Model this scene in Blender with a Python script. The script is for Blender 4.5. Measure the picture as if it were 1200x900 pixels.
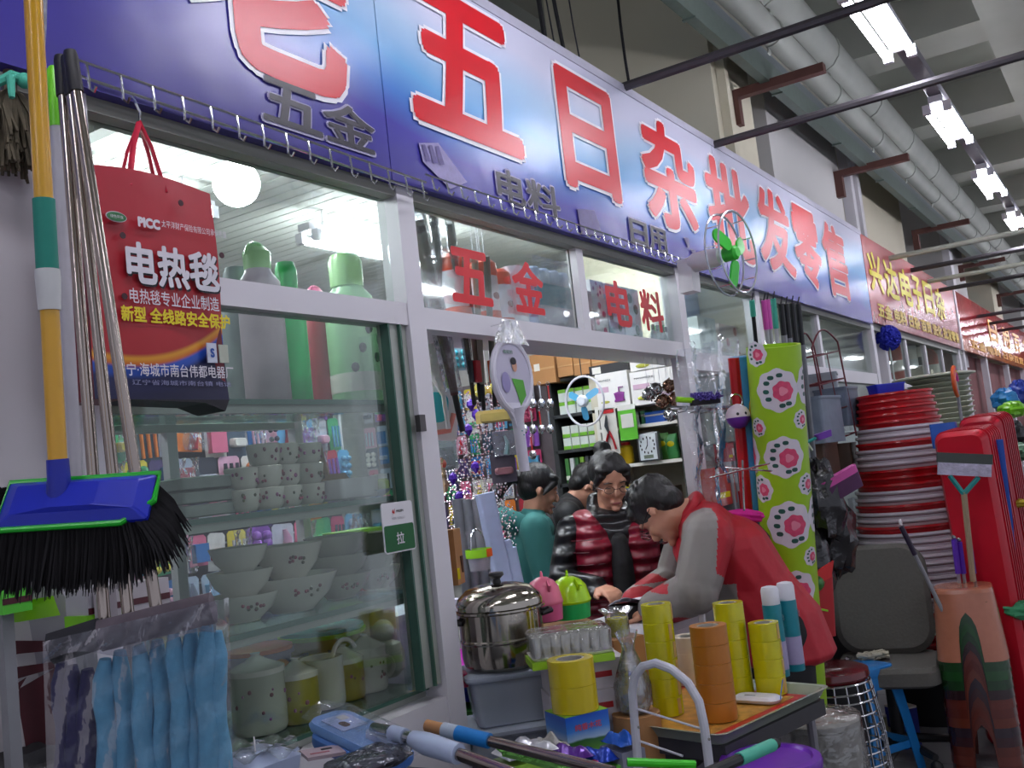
import bpy, math, random
from mathutils import Vector as V, Matrix, Euler
random.seed(7)
SC = bpy.context.scene
COL = SC.collection
for o in list(bpy.data.objects): bpy.data.objects.remove(o)
# ------------------------------------------------------------------ camera, world, exposure
F = 1153.0; EYE = V((0, 0, 1.5))
_X = V((740, -25, -F)).normalized(); _Y = V((-1806, -310, -F)); _Y = (_Y - _X*_Y.dot(_X)).normalized(); _Z = _X.cross(_Y)
CM = Matrix((_X, _Y, _Z))                       # camera axes -> world axes
cam = bpy.data.cameras.new('camera'); cam.sensor_width = 36; cam.lens = 36*F/1200; cam.clip_start = .05; cam.clip_end = 200
camo = bpy.data.objects.new('camera', cam); COL.objects.link(camo)
camo.matrix_world = Matrix.Translation(EYE) @ CM.to_4x4(); SC.camera = camo
SC.view_settings.view_transform = 'Standard'; SC.view_settings.look = 'None'
SC.view_settings.gamma = 1; SC.view_settings.use_curve_mapping = False
SC.view_settings.exposure = 0.12
W = bpy.data.worlds.new('hall_air'); SC.world = W; W.use_nodes = True
W.node_tree.nodes['Background'].inputs[0].default_value = (.80, .84, 1.0, 1)
W.node_tree.nodes['Background'].inputs[1].default_value = .55
TUBE_STRENGTH = 40; SHOP_TUBE = 42; BULB = 60
SC.cycles.max_bounces = 6; SC.cycles.diffuse_bounces = 3; SC.cycles.glossy_bounces = 3
SC.cycles.transmission_bounces = 4; SC.cycles.transparent_max_bounces = 24
SC.cycles.caustics_reflective = False; SC.cycles.caustics_refractive = False

def ray(px, py): return CM @ V((px-600, 450-py, -F))
def on(ax, val, px, py):
    r = ray(px, py); return EYE + r*((val-EYE[ax])/r[ax])
def dep(px, py, d): return EYE + ray(px, py)*(d/F)
# ------------------------------------------------------------------ mesh helpers
def T(loc=(0, 0, 0), rot=(0, 0, 0), s=(1, 1, 1)):
    return Matrix.Translation(V(loc)) @ Euler([math.radians(a) for a in rot]).to_matrix().to_4x4() @ Matrix.Diagonal((*s, 1))
def frame(axis):
    a = V(axis).normalized(); u = V((0, 0, 1)) if abs(a.z) < .9 else V((1, 0, 0))
    x = u.cross(a).normalized(); return x, a.cross(x)
class MB:
    def __init__(s): s.v = []; s.f = []; s.m = []; s.sm = []
    def add(s, vs, fs, mi=0, sm=False, M=None):
        k = len(s.v); s.v += [tuple(M @ V(p)) if M else tuple(p) for p in vs]
        for f in fs: s.f.append([i+k for i in f]); s.m.append(mi); s.sm.append(sm)
        return s
    def box(s, c, d, mi=0, M=None):
        x, y, z = c; a, b, e = d[0]/2, d[1]/2, d[2]/2
        vs = [(x+i*a, y+j*b, z+k*e) for i in (-1, 1) for j in (-1, 1) for k in (-1, 1)]
        return s.add(vs, [(0, 1, 3, 2), (4, 6, 7, 5), (0, 4, 5, 1), (2, 3, 7, 6), (0, 2, 6, 4), (1, 5, 7, 3)], mi, False, M)
    def bb(s, lo, hi, mi=0): return s.box([(a+b)/2 for a, b in zip(lo, hi)], [abs(b-a) for a, b in zip(lo, hi)], mi)
    def loops(s, L, mi=0, sm=True, cap=(True, True), M=None, closed=False):
        n = len(L[0]); vs = [p for l in L for p in l]; fs = []
        R = len(L) if closed else len(L)-1
        for i in range(R):
            j = (i+1) % len(L)
            for k in range(n): fs.append((i*n+k, i*n+(k+1) % n, j*n+(k+1) % n, j*n+k))
        if not closed:
            if cap[0]: fs.append(tuple(range(n))[::-1])
            if cap[1]: fs.append(tuple((len(L)-1)*n+k for k in range(n)))
        return s.add(vs, fs, mi, sm, M)
    def lathe(s, prof, n=20, mi=0, M=None, cap=(True, True), sy=1, sm=True):
        L = [[(r*math.cos(2*math.pi*k/n), r*sy*math.sin(2*math.pi*k/n), z) for k in range(n)] for r, z in prof]
        return s.loops(L, mi, sm, cap, M)
    def tube(s, pts, r, n=8, mi=0, closed=False, cap=True, M=None, sq=1):
        pts = [V(p) for p in pts]; N = len(pts); L = []; px = None
        for i, p in enumerate(pts):
            a = pts[(i+1) % N]-pts[i-1] if closed else pts[min(i+1, N-1)]-pts[max(i-1, 0)]
            a = a.normalized() if a.length > 1e-9 else V((0, 0, 1))
            if px is None: x, y = frame(a)
            else:
                x = (px-a*px.dot(a)); x = x.normalized() if x.length > 1e-6 else frame(a)[0]; y = a.cross(x)
            px = x; rr = r[i] if isinstance(r, (list, tuple)) else r
            L.append([tuple(p+x*rr*math.cos(2*math.pi*k/n)+y*rr*sq*math.sin(2*math.pi*k/n)) for k in range(n)])
        return s.loops(L, mi, True, (cap, cap), M, closed)
    def ball(s, c, r, n=12, m=8, mi=0, sc=(1, 1, 1), M=None):
        L = []
        for i in range(m+1):
            t = math.pi*(i/m); q = max(math.sin(t), .02)
            L.append([(c[0]+r*sc[0]*q*math.cos(2*math.pi*k/n), c[1]+r*sc[1]*q*math.sin(2*math.pi*k/n), c[2]-r*sc[2]*math.cos(t)) for k in range(n)])
        return s.loops(L, mi, True, (True, True), M)
    def rr(s, secs, mi=0, n=5, M=None, cap=(True, True), sm=True):
        """stack of rounded rectangles: secs = (half x, half y, corner radius, z)"""
        L = []
        for hx, hy, r, z in secs:
            r = min(r, hx, hy); l = []
            for q, (sx, sy) in enumerate(((1, 1), (-1, 1), (-1, -1), (1, -1))):
                for k in range(n):
                    a = math.pi/2*(q+k/(n-1)); l.append((sx*(hx-r)+r*math.cos(a), sy*(hy-r)+r*math.sin(a), z))
            L.append(l)
        return s.loops(L, mi, sm, cap, M)
    def prism(s, poly, t, mi=0, M=None, side=None):
        """2-D outline in local x-z, thickness t along y (0..t)"""
        n = len(poly); vs = [(p[0], 0, p[1]) for p in poly]+[(p[0], t, p[1]) for p in poly]
        s.add(vs, [tuple(range(n)), tuple(range(n, 2*n))[::-1]], mi, False, M)
        return s.add(vs, [(k, k+n, (k+1) % n+n, (k+1) % n) for k in range(n)], mi if side is None else side, False, M)
    def grid(s, fn, nu, nv, mi=0, sm=True, M=None):
        vs = [fn(i/nu, j/nv) for j in range(nv+1) for i in range(nu+1)]
        fs = [(j*(nu+1)+i, j*(nu+1)+i+1, (j+1)*(nu+1)+i+1, (j+1)*(nu+1)+i) for j in range(nv) for i in range(nu)]
        return s.add(vs, fs, mi, sm, M)
    def mesh(s, name, mats):
        me = bpy.data.meshes.new(name); me.from_pydata(s.v, [], s.f)
        for m in (mats if isinstance(mats, (list, tuple)) else [mats]): me.materials.append(m)
        me.polygons.foreach_set('material_index', s.m); me.polygons.foreach_set('use_smooth', s.sm)
        me.validate(); me.update(); return me
    def build(s, name, mats, parent=None, M=None, angle=35):
        me = s.mesh(name, mats)
        if any(s.sm):
            try: me.set_sharp_from_angle(angle=math.radians(angle))
            except Exception: pass
        return link(name, me, parent, M)
def link(name, me, parent=None, M=None):
    o = bpy.data.objects.new(name, me); COL.objects.link(o)
    if parent: o.parent = parent
    if M is not None: o.matrix_local = M
    return o
def tag(o, label=None, cat=None, group=None, kind=None):
    if label: o['label'] = label
    if cat: o['category'] = cat
    if group: o['group'] = group
    if kind: o['kind'] = kind
    return o
def thing(name, label, cat, loc=(0, 0, 0), rot=(0, 0, 0), group=None, M=None):
    o = bpy.data.objects.new(name, None); COL.objects.link(o); o.empty_display_size = .05
    o.matrix_world = M if M is not None else T(loc, rot)
    return tag(o, label, cat, group)
def struct(o): o['kind'] = 'structure'; return o
def dup(root, M, label=None, group=None):
    r = root.copy(); COL.objects.link(r); r.matrix_world = M
    if label: r['label'] = label
    if group: r['group'] = group
    for ch in list(root.children):
        c = ch.copy(); COL.objects.link(c); c.parent = r
        for g in ch.children:
            d = g.copy(); COL.objects.link(d); d.parent = c
    return r
def lerp(a, b, t): return a+(b-a)*t
def arc(c, r, a0, a1, n, pl='xz', ry=None):
    ry = r if ry is None else ry; out = []
    for k in range(n+1):
        a = math.radians(lerp(a0, a1, k/n)); u, w = r*math.cos(a), ry*math.sin(a)
        out.append((c[0]+u, c[1], c[2]+w) if pl == 'xz' else (c[0]+u, c[1]+w, c[2]) if pl == 'xy' else (c[0], c[1]+u, c[2]+w))
    return out
# ------------------------------------------------------------------ materials
_mc = {}
def lin(c):
    c = [int(c[i:i+2], 16)/255 for i in (0, 2, 4)] if isinstance(c, str) else c
    return tuple(x/12.92 if x <= .04045 else ((x+.055)/1.055)**2.4 for x in c)+(1,)
def newmat(name):
    m = bpy.data.materials.new(name); m.use_nodes = True; nt = m.node_tree
    return m, nt, nt.nodes['Principled BSDF']
def noise_col(nt, c, amt, scale, coord='Object', vec=(1, 1, 1)):
    tc = nt.nodes.new('ShaderNodeTexCoord'); mp = nt.nodes.new('ShaderNodeMapping'); mp.inputs['Scale'].default_value = vec
    nz = nt.nodes.new('ShaderNodeTexNoise'); nz.inputs['Scale'].default_value = scale; nz.inputs['Detail'].default_value = 3
    nt.links.new(tc.outputs[coord], mp.inputs[0]); nt.links.new(mp.outputs[0], nz.inputs['Vector'])
    mx = nt.nodes.new('ShaderNodeMix'); mx.data_type = 'RGBA'
    mx.inputs[6].default_value = tuple(x*(1-amt) for x in c[:3])+(1,); mx.inputs[7].default_value = tuple(min(1, x*(1+amt)) for x in c[:3])+(1,)
    nt.links.new(nz.outputs[0], mx.inputs[0]); return mx, nz, mp
def mat(col, rough=.5, metal=0, noise=.12, scale=25, bump=0, coat=0, vec=(1, 1, 1), name=None, trans=0, spec=None):
    key = (col, rough, metal, noise, scale, bump, coat, vec, trans, spec)
    if key in _mc: return _mc[key]
    m, nt, b = newmat(name or 'surface_%s' % (col if isinstance(col, str) else len(_mc)))
    c = lin(col); mx, nz, mp = noise_col(nt, c, noise, scale, vec=vec); nt.links.new(mx.outputs[2], b.inputs['Base Color'])
    b.inputs['Roughness'].default_value = rough; b.inputs['Metallic'].default_value = metal
    b.inputs['Coat Weight'].default_value = coat; b.inputs['Coat Roughness'].default_value = .15
    if spec is not None: b.inputs['Specular IOR Level'].default_value = spec
    if trans: b.inputs['Transmission Weight'].default_value = trans
    if bump:
        bp = nt.nodes.new('ShaderNodeBump'); bp.inputs['Strength'].default_value = bump; bp.inputs['Distance'].default_value = .01
        nt.links.new(nz.outputs[0], bp.inputs['Height']); nt.links.new(bp.outputs[0], b.inputs['Normal'])
    _mc[key] = m; return m
def emit(col, st, name):
    m, nt, b = newmat(name); b.inputs['Base Color'].default_value = lin(col)
    b.inputs['Emission Color'].default_value = lin(col); b.inputs['Emission Strength'].default_value = st; return m
def clear(name, tint, gloss=.10, rough=.03, bump=0, scale=30, mixdiff=0, dcol='ffffff', det=3, edge=.5):
    """see-through sheet: transparent + glossy, optional milky share"""
    m = bpy.data.materials.new(name); m.use_nodes = True; nt = m.node_tree; nt.nodes.clear(); N = nt.nodes.new; L = nt.links.new
    out = N('ShaderNodeOutputMaterial'); tr = N('ShaderNodeBsdfTransparent'); tr.inputs[0].default_value = lin(tint)
    gl = N('ShaderNodeBsdfGlossy'); gl.inputs['Roughness'].default_value = rough; gl.inputs[0].default_value = (1, 1, 1, 1)
    lw = N('ShaderNodeLayerWeight'); lw.inputs[0].default_value = .25
    ma = N('ShaderNodeMath'); ma.operation = 'MULTIPLY_ADD'; ma.inputs[1].default_value = edge; ma.inputs[2].default_value = gloss; ma.use_clamp = True
    L(lw.outputs['Fresnel'], ma.inputs[0]); mx = N('ShaderNodeMixShader'); L(ma.outputs[0], mx.inputs[0])
    base = tr
    if mixdiff:
        df = N('ShaderNodeBsdfDiffuse'); df.inputs[0].default_value = lin(dcol); m2 = N('ShaderNodeMixShader'); m2.inputs[0].default_value = mixdiff
        L(tr.outputs[0], m2.inputs[1]); L(df.outputs[0], m2.inputs[2]); base = m2
    L(base.outputs[0], mx.inputs[1]); L(gl.outputs[0], mx.inputs[2]); L(mx.outputs[0], out.inputs[0])
    if bump:
        tc = N('ShaderNodeTexCoord'); nz = N('ShaderNodeTexNoise'); nz.inputs['Scale'].default_value = scale; nz.inputs['Detail'].default_value = det
        bp = N('ShaderNodeBump'); bp.inputs['Strength'].default_value = bump; bp.inputs['Distance'].default_value = .02
        L(tc.outputs['Object'], nz.inputs['Vector']); L(nz.outputs[0], bp.inputs['Height']); L(bp.outputs[0], gl.inputs['Normal']); L(bp.outputs[0], lw.inputs['Normal'])
    return m
GLASS = clear('window_glass', 'f4f9f6', .035, .04, .0, edge=.28)
SHELFG = clear('shelf_glass', 'cfe6dc', .10, .05, mixdiff=.18, dcol='9db8ac')
GEDGE = mat('3c5f52', .25, name='green_glass_edge')
FILM = clear('plastic_film', 'f4f6fa', .10, .12, .9, 22, mixdiff=.05, edge=.9)
FILM2 = clear('heavy_film', 'dfe4ee', .16, .18, 1.0, 16, mixdiff=.14, dcol='d8dcea', edge=.9)
MILKY = clear('milky_plastic', 'c9d4e2', .06, .25, .1, 10, mixdiff=.5, dcol='ccd4e0')
CHROME = mat('c9c9cc', .16, 1, noise=.05, name='chrome'); STEEL = mat('b9b4ac', .22, 1, noise=.1, scale=8, name='brushed_steel')
WHITE = mat('dcd9de', .45, name='white_enamel', noise=.05, scale=6); BLACK = mat('17161a', .5, name='black_plastic'); RED = mat('b0141c', .35, name='red_plastic')
INK = mat('26242a', .7, name='dark_ink')
# ------------------------------------------------------------------ lettering
def glyph_mesh(txt, bold=0.0):
    cu = bpy.data.curves.new('lettering', 'FONT'); cu.body = txt; cu.size = 1; cu.offset = bold; cu.fill_mode = 'FRONT'; cu.resolution_u = 3
    ob = bpy.data.objects.new('lettering', cu); COL.objects.link(ob)
    dg = bpy.context.evaluated_depsgraph_get(); dg.update(); me = bpy.data.meshes.new_from_object(ob.evaluated_get(dg))
    bpy.data.objects.remove(ob); bpy.data.curves.remove(cu); return me
def lettering(txt, w, h, m, parent, M, bold=0.0, name='lettering', ref=None):
    """text fitted in a w x h rectangle centred on M's origin, drawn in M's local x (right) - z (up) plane, facing local -y;
    bold: strokes thickened by laying shifted copies of the glyph (em units)"""
    me = glyph_mesh(txt); b = bounds(me); cx, cy = (b[0]+b[1])/2, (b[2]+b[3])/2
    sx = w/max(b[1]-b[0]+2*bold, 1e-6); sy = h/max(b[3]-b[2]+2*bold, 1e-6)
    P = [(v.co.x-cx, v.co.y-cy) for v in me.vertices]; fs = [tuple(p.vertices) for p in me.polygons]; mb = MB(); bpy.data.meshes.remove(me)
    offs = [(0, 0)] if not bold else [(bold*math.cos(a*math.pi/4), bold*math.sin(a*math.pi/4)) for a in range(8)]+([(bold*.5*math.cos(a*math.pi/2), bold*.5*math.sin(a*math.pi/2)) for a in range(4)] if bold > .03 else [])
    for k, (ox, oy) in enumerate(offs): mb.add([((x+ox)*sx, -k*2e-5, (y+oy)*sy) for x, y in P], fs)
    o = mb.build(name, m, parent, M); return o, b
def bounds(me):
    xs = [v.co.x for v in me.vertices] or [0, 1]; ys = [v.co.y for v in me.vertices] or [0, 1]
    return (min(xs), max(xs), min(ys), max(ys))
_T = ['', '', 'twenty', 'thirty']
ORD = ['first', 'second', 'third', 'fourth', 'fifth', 'sixth', 'seventh', 'eighth', 'ninth', 'tenth', 'eleventh', 'twelfth', 'thirteenth', 'fourteenth', 'fifteenth', 'sixteenth', 'seventeenth', 'eighteenth', 'nineteenth', 'twentieth']
ORD += ['twenty-'+o for o in ORD[:9]]+['thirtieth']+['thirty-'+o for o in ORD[:9]]
# ================================================================== SETTING
D = 1.64
# floor of grey tiles
m, nt, b = newmat('floor_tiles'); tc = nt.nodes.new('ShaderNodeTexCoord'); br = nt.nodes.new('ShaderNodeTexBrick')
br.offset = 0; br.inputs['Scale'].default_value = 1; br.inputs['Brick Width'].default_value = .6; br.inputs['Row Height'].default_value = .6
br.inputs['Mortar Size'].default_value = .004; br.inputs['Color1'].default_value = lin('8d8b8c'); br.inputs['Color2'].default_value = lin('7f7e80'); br.inputs['Mortar'].default_value = lin('4a4848')
nt.links.new(tc.outputs['Object'], br.inputs['Vector']); nt.links.new(br.outputs[0], b.inputs['Base Color']); b.inputs['Roughness'].default_value = .35
MF = m
struct(MB().bb((-6, -4, -.06), (40, 1.9, 0)).build('floor', MF)); 
tiles = MB()
fl = bpy.data.objects['floor']
tm = MB().box((0, 0, 0), (.592, .592, .012)).mesh('tile', mat('8a888a', .3, noise=.2, scale=3, name='floor_tile'))
for i in range(5, 13):
    for j in range(-1, 3): link('tile', tm, fl, T((i*.6+.3, j*.6+.3, .001)))
struct(MB().bb((-6, 1.9, -.06), (40, 12, 0)).build('floor_shop', mat('77757a', .5, name='shop_floor')))
# hall ceiling with slabs and beams
CEILM = mat('8f9388', .8, noise=.15, scale=2, name='raw_concrete'); BEAMM = mat('a6a89e', .8, noise=.15, scale=2, name='painted_beam')
struct(MB().bb((-6, -6, 4.9), (42, 12, 5.1)).build('ceiling', CEILM))
bm_ = MB()
for x in [k*2.4+1 for k in range(16)]: bm_.bb((x, -6, 4.55), (x+.5, 12, 4.9))
for y in (-2.2, .15, 2.5): bm_.bb((-6, y, 4.45), (42, y+.45, 4.9))
struct(bm_.build('trim_1', BEAMM))
struct(MB().bb((40, -6, 0), (40.2, 12, 5)).build('wall_far', mat('8f9088', .8, name='far_wall')))
struct(MB().bb((-6, 12, 0), (42, 12.2, 5)).build('wall_back', mat('8e8c86', .8, name='back_wall_paint')))
# columns
COLM = mat('cfc8b2', .7, noise=.04, scale=2, name='cream_column'); COLM2 = mat('c6c4c2', .7, noise=.04, scale=2, name='pale_column')
n = 0
for x0, x1, y0, y1, z1 in ((5.2, 5.86, 1.75, 2.75, 4.9), (6.25, 8.05, 1.78, 1.98, 4.7), (9.0, 11.2, 1.9, 3.2, 4.7), (13.6, 14.6, 1.78, 2.8, 4.9), (17.5, 18.6, 1.78, 2.8, 4.9), (22, 23, 1.78, 2.8, 4.9)):
    n += 1; struct(MB().bb((x0, y0, 0), (x1, y1, z1)).build('wall_pillar' if n == 2 else 'wall_column', COLM if n in (1, 3, 5) else COLM2))
struct(MB().bb((5.28, 1.70, 0), (5.34, 1.75, 4.9)).build('trim_2', COLM))
for k, (xa, w) in enumerate(((8.16, .10), (8.4, .10), (13.0, .22))):
    struct(MB().bb((xa, 1.72, 2.2), (xa+w, 1.80, 4.6)).build('trim_%d' % (k+3), WHITE))
# white wall end at the far left of the stall
WALLM = mat('bdb8bc', .7, noise=.08, scale=3, name='whitewashed_panel')
struct(MB().bb((-1.5, 1.66, 0), (1.09, 1.76, 2.33)).build('wall_left', WALLM))
struct(MB().bb((-1.5, 1.76, 0), (-1.4, 5, 2.6)).build('wall_shop_left', WALLM))
struct(MB().bb((-1.5, 4.9, 0), (5.7, 5.0, 2.75)).build('wall_shop_back', mat('a5a6a2', .7, name='shop_back_wall')))
struct(MB().bb((5.6, 2.78, 0), (5.7, 4.9, 2.75)).build('wall_shop_right', mat('b4b2ac', .7, name='shop_side_wall')))
# ------------------------------------------------------------------ aluminium storefront
ALU = mat('d6d2d8', .4, noise=.04, scale=5, name='white_aluminium'); ALUG = mat('a3a79f', .4, .3, noise=.06, scale=5, name='grey_aluminium')
sf = thing('shopfront_frame', 'white aluminium shopfront frame carrying the glass cases and the big banner', 'shopfront', (0, 0, 0))
def post(x, w=.07, z0=0, z1=2.33, y=D, d=.07, m=ALU): return MB().bb((x-w/2, y-d/2, z0), (x+w/2, y+d/2, z1)).build('post', m, sf)
for x, w in ((1.105, .06), (2.098, .072), (3.98, .07), (5.02, .06), (7.62, .09), (8.0, .09), (11.75, .12), (12.1, .12)): post(x, w)
MB().bb((1.98, D-.02, .99), (2.060, D+.012, 1.93)).build('door_stile', ALUG, sf)
MB().bb((1.978, D-.028, .99), (1.984, D+.0, 1.93)).build('glass_edge', GEDGE, sf); MB().bb((2.024, D-.03, .99), (2.030, D, 1.93)).build('glass_edge', GEDGE, sf)
MB().bb((2.075, D-.03, 1.925), (3.945, D+.03, 1.985)).build('rail', ALU, sf); MB().bb((1.135, D-.03, 1.93), (2.075, D+.03, 1.99)).build('rail', ALU, sf)
MB().bb((4.015, D-.03, 1.87), (7.575, D+.03, 1.95)).build('rail', ALU, sf); MB().bb((8.05, D-.03, 1.85), (11.69, D+.03, 1.92)).build('rail', ALU, sf)
HEAD = mat('8b8c84', .5, noise=.1, scale=4, name='grey_header')
MB().bb((1.0, D-.03, 2.285), (12.0, D+.03, 2.345)).build('header', HEAD, sf)
MB().bb((3.085, D-.02, 1.985), (3.135, D+.02, 2.285)).build('mullion', ALU, sf)
for x in (6.2,): MB().bb((x-.025, D-.02, 1.95), (x+.025, D+.02, 2.285)).build('mullion', ALU, sf)
for x in (8.9, 9.8, 10.7): MB().bb((x-.03, D-.02, 1.92), (x+.03, D+.02, 2.285)).build('mullion', ALU, sf)
MB().bb((4.015, D-.03, .80), (7.575, D+.03, .86)).build('rail', ALU, sf)
for x0, x1, z0, z1, y in ((1.135, 1.98, .99, 1.93, D), (1.135, 2.06, 1.99, 2.285, D+.01), (2.135, 3.085, 1.985, 2.285, D+.01), (3.135, 3.945, 1.985, 2.285, D+.01),
                          (4.015, 4.99, .86, 1.87, D), (5.05, 7.575, .86, 1.87, D), (4.015, 4.99, 1.95, 2.285, D), (5.05, 6.17, 1.95, 2.285, D), (6.23, 7.575, 1.95, 2.285, D),
                          (8.05, 11.69, .86, 1.85, D), (8.05, 8.87, 1.92, 2.285, D), (8.93, 9.77, 1.92, 2.285, D), (9.83, 10.67, 1.92, 2.285, D), (10.73, 11.69, 1.92, 2.285, D)):
    MB().bb((x0, y-.0025, z0), (x1, y+.0025, z1)).build('glass_pane', GLASS, sf)
MB().bb((1.10, D-.03, 0), (2.08, D+.45, .955)).build('base_cabinet', ALU, sf)
MB().bb((4.74, D-.02, .0), (7.575, D+.4, .80)).build('base_cabinet', mat('a9a7ac', .5, name='grey_laminate'), sf)
# case shelves (glass) and back frame
for z in (1.735, 1.484, 1.233, .985):
    s_ = MB().bb((1.14, D+.03, z-.010), (2.06, D+.43, z)).build('shelf', SHELFG, sf)
    MB().bb((1.14, D+.022, z-.012), (2.06, D+.03, z)).build('shelf_edge', GEDGE, s_)
    MB().bb((1.14, D+.42, z-.03), (2.06, D+.45, z-.011)).build('shelf_bracket', ALUG, s_); MB().bb((1.14, D+.035, z-.03), (2.06, D+.055, z-.011)).build('shelf_bracket', ALUG, s_)
MB().bb((1.62, D+.425, .955), (1.65, D+.45, 1.93)).build('back_stile', ALU, sf)
MB().bb((2.06, D+.42, .955), (2.09, D+.45, 1.95)).build('back_stile', ALU, sf); MB().bb((1.13, D+.42, .955), (1.16, D+.45, 1.95)).build('back_stile', ALU, sf)
MB().bb((2.075, D+.04, .955), (2.079, D+.42, 1.93)).build('side_glass', GLASS, sf)
for z in (1.55, 1.2):
    MB().bb((4.74, D+.04, z-.01), (7.57, D+.36, z)).build('shelf', SHELFG, sf)
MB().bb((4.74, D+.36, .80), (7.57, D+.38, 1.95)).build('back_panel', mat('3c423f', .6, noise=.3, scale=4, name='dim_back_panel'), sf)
MB().bb((4.74, D+.36, 1.955), (7.57, D+.38, 2.6)).build('back_panel', mat('c9cdcf', .6, noise=.05, name='pale_back_panel'), sf)
MB().bb((2.16, D+.03, 1.965), (7.57, D+.34, 1.983)).build('transom_shelf', ALU, sf)
# far stalls along the aisle
FR = mat('7e4a4a', .7, noise=.5, scale=3, name='far_goods_cloth')
struct(MB().bb((8.05, D+.5, 0), (11.7, D+.55, 2.3)).build('wall_far_stall', mat('9ba39a', .7, noise=.3, scale=4, name='far_stall_back')))
struct(MB().bb((12.2, D+.1, 0), (39, D+.3, 2.35)).build('wall_far_stall', FR))
for k in range(9):
    x = 14+k*2.4; post(x, .12)
q = MB()
for k in range(43): q.bb((2.2+k*.08, 1.72, 2.84), (2.2+k*.08+.07, 4.9, 2.86))
q.bb((2.16, 1.70, 2.86), (5.6, 4.9, 2.90)); struct(q.build('ceiling_shop', mat('dcdcd6', .6, name='white_ceiling_strip', noise=.03)))
# ------------------------------------------------------------------ banners
def banner_mat(name, stops, axis='z', rough=.27, extra=0, left=None):
    m, nt, b = newmat(name); N = nt.nodes.new; L = nt.links.new
    tc = N('ShaderNodeTexCoord'); sp = N('ShaderNodeSeparateXYZ'); L(tc.outputs['Generated'], sp.inputs[0])
    nz = N('ShaderNodeTexNoise'); nz.inputs['Scale'].default_value = 1.1; nz.inputs['Detail'].default_value = 1
    mp = N('ShaderNodeMapping'); mp.inputs['Scale'].default_value = (.9, 1, 1.2); L(tc.outputs['Object'], mp.inputs[0]); L(mp.outputs[0], nz.inputs['Vector'])
    ma = N('ShaderNodeMath'); ma.operation = 'MULTIPLY_ADD'; ma.inputs[1].default_value = extra; L(nz.outputs[0], ma.inputs[0]); L(sp.outputs[2], ma.inputs[2])
    cr = N('ShaderNodeValToRGB'); e = cr.color_ramp.elements
    while len(e) < len(stops): e.new(.5)
    for k, (p, c) in enumerate(stops): e[k].position = p; e[k].color = lin(c)
    if left is not None:
        so = N('ShaderNodeSeparateXYZ'); L(tc.outputs['Object'], so.inputs[0]); mr = N('ShaderNodeMapRange'); mr.inputs[1].default_value = left[0]; mr.inputs[2].default_value = left[1]; mr.inputs[3].default_value = -left[2]; mr.inputs[4].default_value = 0
        ad = N('ShaderNodeMath'); L(so.outputs[0], mr.inputs[0]); L(mr.outputs[0], ad.inputs[0]); L(ma.outputs[0], ad.inputs[1]); ma = ad
    L(ma.outputs[0], cr.inputs[0]); L(cr.outputs[0], b.inputs['Base Color']); b.inputs['Roughness'].default_value = rough
    bp = N('ShaderNodeBump'); bp.inputs['Strength'].default_value = .15; bp.inputs['Distance'].default_value = .05
    n2 = N('ShaderNodeTexNoise'); n2.inputs['Scale'].default_value = 3; L(tc.outputs['Object'], n2.inputs['Vector']); L(n2.outputs[0], bp.inputs['Height']); L(bp.outputs[0], b.inputs['Normal'])
    return m
BY = 1.58      # banner face
ban = thing('shop_banner', 'long blue shop banner with tall red characters over the stall', 'banner', (0, BY, 2.345))
BM = banner_mat('blue_banner_print', [(.0, '3c3488'), (.30, '4440a0'), (.46, '4a7cc8'), (.62, '6fa9dc'), (.82, 'a9c6e4'), (1, 'cfcfe4')], extra=.32, left=(1.3, 2.3, .42))
bl = 0.0
xs = [-1.6, 2.02, 4.55, 7.55]
for a, c in zip(xs, xs[1:]):
    MB().bb((a, 0, -.03), (c-.004, .035, .665)).build('banner_panel', BM, ban)
MB().bb((-1.6, -.004, .645), (7.55, .04, .68)).build('top_hem', mat('b7b5c6', .4, name='pale_hem'), ban)
MR = mat('cf1022', .33, noise=.05, scale=6, name='banner_red'); MWH = mat('e9e6ee', .35, noise=.03, name='banner_white')
def big(ch, pl, pr_, pt, pb, ml, mo, bold, out, name='lettering', par=None, ybase=BY, dy=.004):
    """character whose left/right edges lie at pixels pl/pr_ (x,y) and top/bottom z"""
    xl = on(1, ybase, *pl).x; xr = on(1, ybase, *pr_).x
    p = par or ban; o = p.matrix_world.translation
    M0 = T(((xl+xr)/2-o.x, -dy-(ybase-0)*0+ybase-o.y, (pt+pb)/2-o.z))
    if mo: lettering(ch, xr-xl+2*out, pt-pb+2*out, mo, p, M0, bold+.022, name='letter_outline')
    M1 = M0.copy(); M1.translation.y -= .002
    lettering(ch, xr-xl, pt-pb, ml, p, M1, bold, name=name)
BANNER = [('老', (205, 40), (412, 90), 3.0, 2.475), ('五', (480, 100), (606, 120), 2.965, 2.515), ('日', (655, 150), (721, 180), 2.94, 2.49),
          ('杂', (752, 200), (816, 230), 2.95, 2.47), ('批', (827, 230), (876, 230), 2.93, 2.43), ('发', (886, 260), (927, 280), 2.93, 2.45),
          ('零', (930, 290), (961, 300), 2.93, 2.43), ('售', (966, 310), (993, 320), 2.93, 2.43)]
for ch, a, c, zt, zb in BANNER: big(ch, a, c, zt, zb, MR, MWH, .03, .013)
DK = mat('2c2733', .4, name='banner_grey_ink')
for ch, a, c, zt, zb in (('五', (306, 130), (375, 140), 2.475, 2.365), ('金', (378, 150), (438, 160), 2.475, 2.365), ('电', (582, 225), (614, 230), 2.46, 2.35), ('料', (616, 230), (654, 235), 2.46, 2.35),
                         ('日', (738, 275), (758, 280), 2.45, 2.35), ('用', (760, 280), (780, 285), 2.45, 2.35)): big(ch, a, c, zt, zb, DK, mat('a9a3c4', .4, name='banner_lilac_ink'), .02, .006)
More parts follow.
